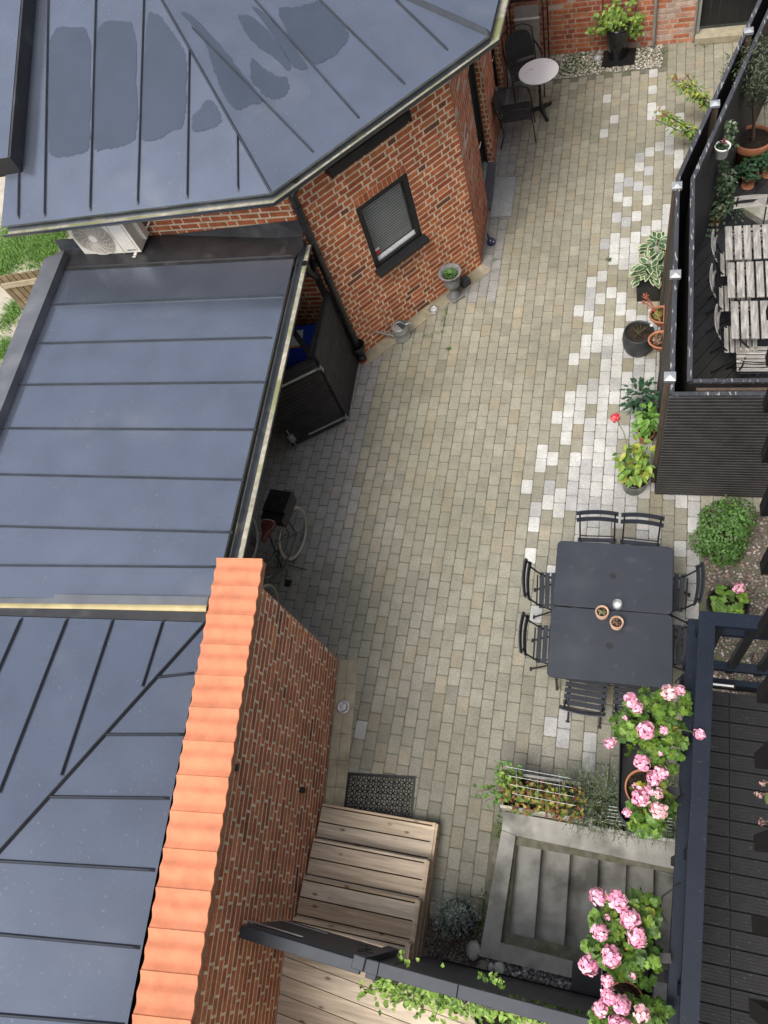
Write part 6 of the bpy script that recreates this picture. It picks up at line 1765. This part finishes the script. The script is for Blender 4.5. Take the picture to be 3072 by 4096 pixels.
for k in range(6):
    mb = MB(); a, b = at(2435 - k * 3, 3225 + k * 13, .55 - k * .03), at(2690, 3262 + k * 13, .55 - k * .03); mb.tube([a, b], .003, 5); mb.build('wire', mwire, tr_)
VINE = [(.22, .23, .04), (.15, .20, .03), (.26, .18, .045), (.24, .10, .045), (.09, .15, .025), (.30, .26, .06), (.19, .06, .035), (.12, .17, .03)]
t = plant('vine', 'climbing vine with yellow and red autumn leaves in the left concrete trough', (-.55, .83, TH), None, 'climber')
mb = MB(); ms = MB()
clump(mb, (-.62, .80, TH + .12), (.32, .17, .20), 420, .046, .044, VINE, 'ivy', .8, .2); clump(mb, (-.34, .78, TH + .14), (.22, .18, .22), 260, .046, .044, VINE, 'ivy', .8, .2)
clump(mb, (-.86, .90, TH + .10), (.12, .12, .12), 90, .05, .035, [(.12, .22, .03), (.10, .20, .03), (.2, .28, .05)], 'oval', .6, .1)
for k in range(7):
    e_ = at(*((2030, 3060), (1905, 3165), (1990, 3110), (1940, 3205), (2000, 3200), (2060, 3060), (1975, 3040))[k], .5)
    b0 = V((-.78, .86, TH - .05)); ms.tube([b0, lerp(b0, e_, .5) + V((0, 0, .08)), e_], .004, 5); leafy(mb, lerp(b0, e_, .35), e_, 17, .055, .034, [(.08, .18, .03), (.11, .21, .035), (.065, .14, .03)], .035)
ms.build('stems', M['twig'], t); mb.build('leaves', M['leaf'], t)
LAV = [(.15, .19, .11), (.20, .24, .16), (.11, .15, .07), (.25, .29, .21), (.17, .22, .09)]
t = plant('lavender', 'wispy grey green lavender filling the right concrete trough', (.25, .8, TH))
mb = MB()
def wisps(mb, c_, rad, n, h, cols, w_=.0035, tipc=None):
    for k in range(n):
        a = R(0, 6.28); rr = rad * R(0, 1) ** .6; p = V(c_) + V((rr * math.cos(a), rr * math.sin(a), 0)); d = V((math.cos(a) * .7 * rr / rad + R(-.35, .35), math.sin(a) * .7 * rr / rad + R(-.35, .35), R(.5, 1.1))).normalized(); hh = h * R(.5, 1.1); s = d.cross(V((R(-1, 1), R(-1, 1), .2))).normalized(); c0 = jit(random.choice(cols), .2)
        mb.face([p - s * w_, p + s * w_, p + d * hh + s * w_ * .5, p + d * hh - s * w_ * .5], c0)
        for j in range(3):
            q = p + d * hh * R(.3, 1); leaf(mb, q, (d + rdir() * .9).normalized(), rdir(.6), .045, .007, c0, 'quad')
        if tipc and R(0, 1) < .12: leaf(mb, p + d * hh, d, s, .035, .012, tipc, 'quad')
for cx in (-.18, .0, .16, .34, .52, .68): wisps(mb, (cx, .85 + R(-.03, .05), TH - .06), .17, 330, .32, LAV, .003, (.22, .20, .34))
mb.build('foliage', M['leaf'], t)
for (x, y) in ((-.24, .66), (-.1, .62)): pass
# lavender in round pot
c = at(1812, 3668, .0); c = V((-1.27, -.33, 0)); rc_ = at(1832, 3668, .22); c = V((rc_.x, rc_.y, 0))
t = thing('blue_pot', 'round dark blue pot of silvery lavender between pine steps and stair rim', 'flower pot', c)
pot(t, c, [(.11, 0), (.13, .01), (.165, .14), (.17, .20), (.16, .23), (.165, .24), (.15, .24), (.145, .21)], mat('blue_black_glaze', (.015, .025, .045), .25, var=.2, scale=6), 32, .148, .20)
mb = MB(); 
for cx, cy in ((-.06, .03), (.04, .05), (-.02, -.04), (-.09, -.03), (-.04, .0)): wisps(mb, c + V((cx, cy, .19)), .075, 130, .13, [(.19, .23, .20), (.25, .29, .26), (.14, .18, .14)], .003)
clump(mb, c + V((-.03, .01, .30)), (.118, .118, .08), 620, .04, .010, [(.19, .23, .20), (.25, .29, .26), (.14, .18, .14)], 'quad', .6, .4); mb.build('lavender', M['leaf'], t)
# ================================================================== far planter with ivy
c = at(2468, 232); c = V((c.x, c.y, 0))
t = thing('tall_planter', 'tall glossy black planter standing on a dark mat before the far brick wall', 'planter', c)
pot(t, c, [(.135, .01), (.14, .02), (.19, .50), (.195, .56), (.18, .56), (.172, .53)], M['glaze'], 36, .173, .51)
mb = MB(); mb.box(c + V((.03, -.03, .020)), (.52, .40, .03), rz=-.06); mb.build('base_mat', M['black_plastic'], t)
t = plant('ivy', 'yellow green ivy trained on a thin trellis above the tall black planter', c + V((0, 0, .5)), None, 'climber')
mb = MB(); ms = MB(); yw = 12.88
def wallp(u, v): return rp(u, v, V((0, yw, 0)), V((0, 1, 0)))
tr2 = [wallp(*q) for q in ((2430, 95), (2450, 0), (2500, 40), (2560, 60), (2572, 105), (2545, 130), (2400, 110), (2365, 110), (2390, 55), (2470, -30), (2540, -30), (2420, 20))]
for q in tr2:
    ms.tube([c + V((0, 0, .5)), lerp(c + V((0, 0, .5)), q, .5) + V((0, -.03, .05)), q], .006, 5)
    for k in range(15):
        w_ = lerp(c + V((0, -.02, .52)), q, R(.45, 1.05)) + V((R(-.06, .06), R(-.08, .02), R(-.06, .06))); leaf(mb, w_, V((R(-1, 1), -.3, R(-1, .2))).normalized(), V((R(-.3, .3), -1, .6)), R(.06, .1), R(.06, .09), jit(random.choice([(.16, .26, .03), (.20, .30, .05), (.11, .20, .025), (.26, .33, .06)]), .15), 'ivy')
for k in range(60):
    w_ = c + V((R(-.25, .25), R(-.16, .12), R(.54, .66))); leaf(mb, w_, rdir(-.1), V((R(-.4, .4), R(-.8, .2), 1)), R(.05, .08), R(.05, .08), jit(random.choice([(.16, .26, .03), (.11, .20, .025)]), .15), 'ivy')
ms.build('stems', M['twig'], t); mb.build('leaves', M['leaf'], t)
tl = thing('wall_trellis', 'thin black wire trellis on the far brick wall behind the ivy', 'trellis', (0, yw, .6))
for k in range(5):
    mb = MB(); mb.tube([V((c.x - .25 + k * .13, yw + .02, .5)), V((c.x - .25 + k * .13, yw + .02, 2.2))], .006, 5); mb.build('wire', M['iron'], tl)
for k in range(6):
    mb = MB(); mb.tube([V((c.x - .25, yw + .01, .75 + k * .27)), V((c.x + .27, yw + .01, .75 + k * .27))], .006, 5); mb.build('wire', M['iron'], tl)
p = at(2390, 238, .0); t = thing('glass_stone', 'round clear glass garden light lying in the pebbles left of the tall planter', 'light', p)
mb = MB(); mb.lathe(p, [(.0, .07), (.05, .055), (.075, .02), (.06, .0)], 18); mb.build('globe', jr, t)
# ================================================================== terrace plants
tb_ = at(2992, 655, ZTD); tb_ = V((tb_.x, tb_.y, ZTD))
t = thing('terracotta_pot', 'large terracotta pot holding the olive tree on the terrace deck', 'flower pot', tb_)
pot(t, tb_, [(.17, 0), (.175, .005), (.225, .32), (.25, .325), (.255, .335), (.26, .43), (.25, .44), (.232, .435), (.225, .40)], M['terracotta'], 40, .228, .40)
ot = plant('olive_tree', 'small olive tree with slim bare trunk and grey green crown', tb_ + V((0, 0, .4)), None, 'tree')
ct = at(3050, 275, 1.85); b0 = tb_ + V((.0, .0, .39))
mid = at(3012, 400, 1.35)
mb = MB(); mb.tube([b0, lerp(b0, mid, .5) + V((.012, 0, 0)), mid, lerp(mid, ct, .5), ct], [.024, .020, .017, .013, .006], 9)
for k in range(9):
    e_ = ct + V((R(-.26, .26), R(-.26, .26), R(-.2, .25))); mb.tube([lerp(mid, ct, R(.1, .7)), lerp(mid, e_, .65), e_], [.009, .006, .003], 5)
mb.build('trunk', M['twig'], ot)
mb = MB(); clump(mb, ct + V((.03, 0, .02)), (.34, .34, .30), 1500, .06, .017, OLIVE, 'oval', .4, .35); clump(mb, ct + V((-.10, -.02, -.15)), (.22, .2, .18), 300, .06, .017, OLIVE, 'oval', .3, .3); clump(mb, at(3040, 395, 1.42), (.14, .1, .10), 90, .06, .018, OLIVE, 'oval', .3, .2); mb.build('crown', M['leaf'], ot)
for (u, v), lb, s in (((2990, 745), 'small terracotta pot of curly dark green geranium in front of the large pot', 1.0), ((3072, 700), 'terracotta pot of dark green geranium at the right edge beside the large pot', 1.05)):
    c = at(u, v, ZTD); c = V((c.x, c.y, ZTD)); t = thing('small_pot', lb, 'flower pot', c)
    pot(t, c, [(.08, 0), (.085, .004), (.085, .02), (.07, .02), (.105, .17), (.112, .175), (.112, .20), (.10, .20), (.098, .18)], M['terracotta'], 26, .098, .17)
    mb = MB(); cc = c + V((-.0, .03, .28))
    for k in range(130):
        u_ = rdir(.3); leaf(mb, cc + V((u_.x * .19, u_.y * .18, u_.z * .12)) * R(.5, 1), V((u_.x, u_.y, -.1)).normalized(), V((u_.x * .5, u_.y * .5, 1)), R(.04, .065), R(.04, .065), jit(random.choice(DKG + [(.035, .10, .035)]), .15), 'round')
    mb.build('leaves', M['leaf'], t)
# hanging white pot, ivy curtain
def in_fence(u, v, d=.12):
    z = .2
    while z < 2:
        a = at(u, v, z)
        if a.x > .655 + max(0, a.y - 7.34) * .3076 + d: return z
        z += .02
    return z
zz = in_fence(2885, 620); c = at(2885, 620, zz); c = V((c.x, c.y, c.z - .02))
t = thing('hanging_pot', 'white plastic pot with dark red flower hanging inside the double fence', 'flower pot', c)
pot(t, c, [(.06, 0), (.065, .004), (.078, .12), (.086, .125), (.088, .15), (.08, .15), (.076, .12)], M['white'], 28, .076, .12)
mb = MB(); clump(mb, c + V((0, 0, .16)), (.07, .07, .05), 40, .05, .04, DKG + [(.10, .14, .08)], 'ivy', .7, .2)
for k in range(14): leaf(mb, c + V((R(-.03, .03), R(-.03, .03), .20)), rdir(.2), V((0, 0, 1)), .03, .02, jit((.16, .012, .03), .2))
mb.build('plant', M['leaf'], t)
mb = MB(); mb.tube([c + V((-.07, .0, .14)), c + V((-.13, .05, .36)), c + V((-.14, .06, .52))], .003, 5); mb.build('hanger', M['iron'], t)
IVY = [(.05, .10, .04), (.09, .13, .07), (.16, .19, .12), (.035, .08, .03), (.22, .25, .17), (.06, .11, .045)]
cI = at(2855, 885, ZTD); cI = V((cI.x, cI.y, ZTD))
t = thing('ivy_pot', 'terracotta pot overflowing with variegated ivy at the inner foot of the fence', 'flower pot', cI)
pot(t, cI, [(.09, 0), (.13, .17), (.14, .18), (.14, .21), (.125, .21), (.12, .18)], M['terracotta'], 26, .12, .18)
mb = MB(); DI = [(.04, .09, .03), (.03, .075, .028), (.06, .11, .045), (.13, .16, .09)]
clump(mb, cI + V((-.02, .02, .34)), (.25, .28, .20), 520, .055, .05, DI, 'ivy', .5, .5, ZTD + .03)
clump(mb, cI + V((.05, .13, .55)), (.20, .2, .18), 260, .06, .05, IVY, 'ivy', .5, .4)
for k in range(26):
    a = R(0, 6.28); b0 = cI + V((math.cos(a) * .2, math.sin(a) * .2, .25))
    for j in range(4): leaf(mb, b0 + V((math.cos(a) * .05 * j, math.sin(a) * .05 * j, -.05 * j)), V((math.cos(a), math.sin(a), -.6)), V((math.cos(a) * .5, math.sin(a) * .5, 1)), .05, .045, jit(random.choice(DI), .15), 'ivy')
up0 = at(2905, 700, .75)
for (u, v, n) in ((2885, 740, 55), (2890, 700, 45), (2895, 668, 30), (2918, 540, 45), (2922, 505, 35), (2932, 580, 20), (2900, 770, 60)):
    clump(mb, at(u, v, in_fence(u, v, .10)), (.06, .07, .07), n, .055, .05, IVY, 'ivy', .4, .2)
mb.build('ivy', M['leaf'], t)
# ================================================================== climber on the low fence
cc = at(1930, 4045, .9); pc_ = at(1970, 4040, .85); pc_ = V((pc_.x, pc_.y, .68))
t = thing('climber_pot', 'dark green plastic pot on the pine deck under the climber', 'flower pot', pc_)
pot(t, pc_, [(.10, 0), (.15, .22), (.165, .225), (.165, .25), (.15, .25), (.145, .22)], mat('dark_green_pot', (.012, .035, .02), .4, var=.1), 32, .146, .21)
CL = [(.15, .26, .04), (.19, .31, .05), (.11, .20, .03), (.23, .35, .07), (.08, .16, .025)]
t = plant('honeysuckle', 'light green climber with oval leaves along the low slatted fence', (-.9, -.95, .9), None, 'climber')
mb = MB(); ms = MB()
for k in range(1250):
    u = R(1500, 2420); wv = (u - 1400) / 1000; lo_ = lerp(3870, 4075, wv); v = lo_ + abs(random.gauss(0, 52)) + (-5); z = R(1.25, 1.62) - (v - lo_) * .004
    p = at(u, v, max(z, .9)); leaf(mb, p, V((R(-1, 1), R(-1, .4), R(-.5, .3))).normalized(), V((R(-.4, .4), R(-.6, .2), 1)), R(.04, .068), R(.026, .042), jit(random.choice(CL), .15), 'oval')
for pts in (((1560, 3895), (1500, 3940), (1450, 3970), (1428, 3990)), ((1600, 3900), (1520, 3960), (1455, 3958), (1440, 3930)), ((1700, 3960), (1640, 4000), (1560, 4010)), ((1770, 3980), (1750, 4040), (1735, 4090))):
    q = [at(u, v, 1.45) for u, v in pts]; ms.tube(q, .003, 4)
    for a, b in zip(q[:-1], q[1:]):
        for j in range(4): leaf(mb, lerp(a, b, R(0, 1)), rdir(.0), V((0, 0, 1)), R(.04, .06), R(.025, .035), jit(random.choice(CL), .12))
for (u, v, n) in ((1600, 3855, 5), (1625, 3880, 3), (1920, 3930, 6), (1960, 3950, 10), (1990, 3955, 8), (2015, 3975, 4), (1770, 3895, 1), (1680, 3875, 1)):
    for j in range(n): leaf(mb, at(u + R(-14, 14), v + R(-10, 14), 1.72) + V((0, .06, 0)), rdir(.0), V((0, .4, 1)), R(.035, .055), R(.022, .032), jit(random.choice(CL), .12))
ms.build('stems', M['stem'], t); mb.build('leaves', M['leaf'], t)
# ================================================================== geranium boxes on the balcony railing
ZP = 3.80
def px2m(u, v, n, z=ZP + .1): return (at(u + n, v, z) - at(u, v, z)).length
def window_box(label, corners):
    t = thing('window_box', label, 'planter', at(*corners[0], ZP), 'oval black planters hooked on the balcony railing')
    out = [at(u, v, ZP) for u, v in corners]; c_ = sum(out, V((0, 0, 0))) / len(out)
    mb = MB(); rim = out; lip = [c_ + (p - c_) * .955 for p in out]; bot = [c_ + (p - c_) * .85 - V((0, 0, .20)) for p in out]; ibot = [c_ + (p - c_) * .82 - V((0, 0, .17)) for p in out]
    mb.grid([bot, [p - V((0, 0, .01)) for p in rim], [p + V((0, 0, .006)) for p in rim], [p + V((0, 0, .006)) for p in lip], ibot], None, False, True); mb.face(bot[::-1]); mb.face(ibot)
    mb.build('box', M['black_plastic'], t)
    return t
def ovalpx(u0, u1, v0, v1, sk=0):
    w_, h_ = (u1 - u0) / 2, (v1 - v0) / 2; r_ = min(w_, h_) * .95; out = []
    for cx, cy, a0 in ((u1 - r_, v0 + r_, -90), (u1 - r_, v1 - r_, 0), (u0 + r_, v1 - r_, 90), (u0 + r_, v0 + r_, 180)):
        for k in range(7):
            a = math.radians(a0 + 90 * k / 6); y = cy + r_ * math.sin(a); out.append((cx + r_ * math.cos(a) + sk * (y - v0), y))
    return out
w1_ = window_box('oval black planter on the railing, the one above the concrete troughs', ovalpx(2482, 2672, 2850, 3318, -.035))
w2_ = window_box('oval black planter on the railing, the one over the cellar stairs', ovalpx(2416, 2632, 3580, 4060, -.035))
w3_ = None
mb = MB()
for o_, (u, v) in ((w1_, (2690, 3162)), (w2_, (2655, 3830))):
    mb = MB(); a, b = at(u - 25, v, ZP + .03), at(u + 28, v + 4, ZP + .03); mb.bar(a, b, .045, .02); mb.bar(a, a - V((0, 0, .12)), .045, .012, up=V((0, 1, 0))); mb.build('hook', M['black_plastic'], o_)
def tpot(label, u, v, r_px):
    c_ = at(u, v, ZP - .01); r_ = px2m(u, v, r_px, ZP)
    t = thing('clay_pot', label, 'flower pot', c_ - V((0, 0, .16)), 'terracotta pots set in the railing planters'); b = c_ - V((0, 0, .16))
    pot(t, b, [(r_ * .7, 0), (r_ * .93, .15), (r_, .155), (r_, .17), (r_ * .92, .17), (r_ * .90, .14)], M['terracotta'], 36, r_ * .9, .135)
tpot('terracotta pot rim in the railing planter above the concrete troughs', 2578, 3155, 80)
tpot('terracotta pot rim in the lower railing planter over the cellar stairs', 2505, 4010, 78)
def geranium(label, regs, heads, buds=(), yellow=()):
    c0 = at(regs[0][0], regs[0][1], ZP - .05)
    t = plant('geranium', label, c0, 'pink geraniums in the railing planters')
    mb = MB(); ms = MB()
    for (u, v, ru, rv, n) in regs:
        base = at(u, v, ZP - .02)
        lumps = [(R(-1, 1), R(-1, 1), R(-.05, .06)) for _ in range(6)]
        for k in range(n):
            a = R(0, 6.28); q = R(0, 1) ** .55; du, dv = math.cos(a) * ru * q, math.sin(a) * rv * q
            z = ZP + .02 + .16 * (1 - q * q) + R(-.05, .07)
            p = at(u + du, v + dv, z); out_ = V((p.x - base.x, p.y - base.y, 0)); out_ = out_.normalized() if out_.length > .01 else V((1, 0, 0))
            s = R(.034, .074)
            leaf(mb, p, (out_ + rdir() * .6).normalized(), (V((0, 0, 1)) + out_ * .45 + rdir() * .75).normalized(), s, s * R(.95, 1.1), jit(random.choice(GER), .14), 'round')
            if k % 4 == 0: ms.tube([base + out_ * .02, lerp(base, p, .6), p], .0028, 4)
    for u, v in yellow:
        for k in range(3):
            p = at(u + R(-14, 14), v + R(-14, 14), ZP + .14); leaf(mb, p, rdir(0), V((R(-.3, .3), R(-.3, .3), 1)), R(.04, .055), R(.04, .055), jit(random.choice(GERY), .1), 'round')
    mb.build('leaves', M['leaf'], t)
    for (u, v, r_) in heads:
        p = at(u, v, ZP + .27); rr = px2m(u, v, r_, ZP + .27)
        fb = MB(); flower_ball(fb, p - V((0, 0, rr * .3)), rr * R(1.0, 1.18), PK if R(0, 1) > .2 else [(.80, .48, .50), (.86, .60, .62), (.70, .38, .40)], 115, .54); fb.build('flower_head', M['petal'], t)
        ms.tube([c0, lerp(c0, p, .7) + V((0, 0, .03)), p], .003, 4)
    for (u, v) in buds:
        p = at(u, v, ZP + .22); fb = MB(); flower_ball(fb, p, .016, PK[:2], 16, .8); fb.build('bud', M['petal'], t)
    ms.build('stalks', M['stem'], t)
geranium('pink geranium at the top of the railing planters beside the near dining table', [(2600, 2900, 130, 130, 120), (2690, 2820, 60, 70, 30), (2660, 2990, 70, 80, 34), (2520, 2905, 60, 60, 26)],
         [(2525, 2798, 27), (2552, 2830, 22), (2678, 2768, 33), (2722, 2760, 20), (2583, 2918, 32), (2440, 2972, 22), (2657, 2920, 17), (2568, 3048, 34), (2798, 2935, 22)], [(2643, 3015), (2500, 2870)], [(2690, 2905), (2670, 2890)])
geranium('pink geranium spilling over the terracotta pot above the concrete troughs', [(2600, 3240, 70, 90, 52), (2650, 3200, 50, 60, 20), (2570, 3280, 45, 40, 16)],
         [(2612, 3112, 27), (2645, 3092, 29), (2560, 3188, 37), (2596, 3160, 19), (2634, 3174, 22), (2637, 3240, 31), (2508, 3250, 18)], [(2540, 3145)], [(2578, 3140), (2550, 3260), (2572, 3270), (2640, 3150)])
geranium('large pink geranium hanging over the cellar stairs', [(2500, 3740, 125, 150, 165), (2570, 3640, 60, 60, 30), (2420, 3760, 60, 80, 34), (2560, 3880, 60, 60, 28)],
         [(2392, 3585, 33), (2468, 3603, 36), (2522, 3674, 39), (2400, 3727, 30), (2549, 3748, 35), (2446, 3828, 37), (2353, 3860, 35)], [(2530, 3902), (2428, 3668)], [(2472, 3653), (2610, 3660), (2525, 3790)])
geranium('pink geranium lowest in the picture on the railing planters', [(2570, 4060, 90, 60, 46), (2450, 4070, 70, 40, 26)],
         [(2430, 3925, 26), (2436, 3985, 35), (2402, 4035, 27), (2487, 4020, 34), (2567, 4056, 34), (2462, 4092, 30), (2500, 4105, 26)], (), [(2460, 4060), (2520, 4080)])
# ================================================================== flower stems poking through the near railing
t = plant('flower_stems', 'few thin flower stems with pale pink buds between the near dark balusters', at(3045, 3300, ZU), None, 'plant')
for u, v in ((3050, 3130), (3035, 3180), (3048, 3290), (3040, 4040), (3052, 3010)):
    mb = MB(); mf = MB(); ms = MB()
    p = at(u, v, ZU - .02); b0 = p + V((.09, R(-.03, .03), .12))
    ms.tube([b0, lerp(b0, p, .5) + V((0, 0, .02)), p], .0018, 4)
    for k in range(3): leaf(mb, lerp(b0, p, R(.3, .9)), rdir(.2), V((0, 0, 1)), .018, .012, jit((.09, .13, .04), .2))
    flower_ball(mf, p, .006, [(.50, .30, .30), (.42, .26, .22)], 14, .8)
    s_o = ms.build('stem', M['twig'], t); mb.build('leaves', M['leaf'], s_o); mf.build('bud', M['petal'], s_o)
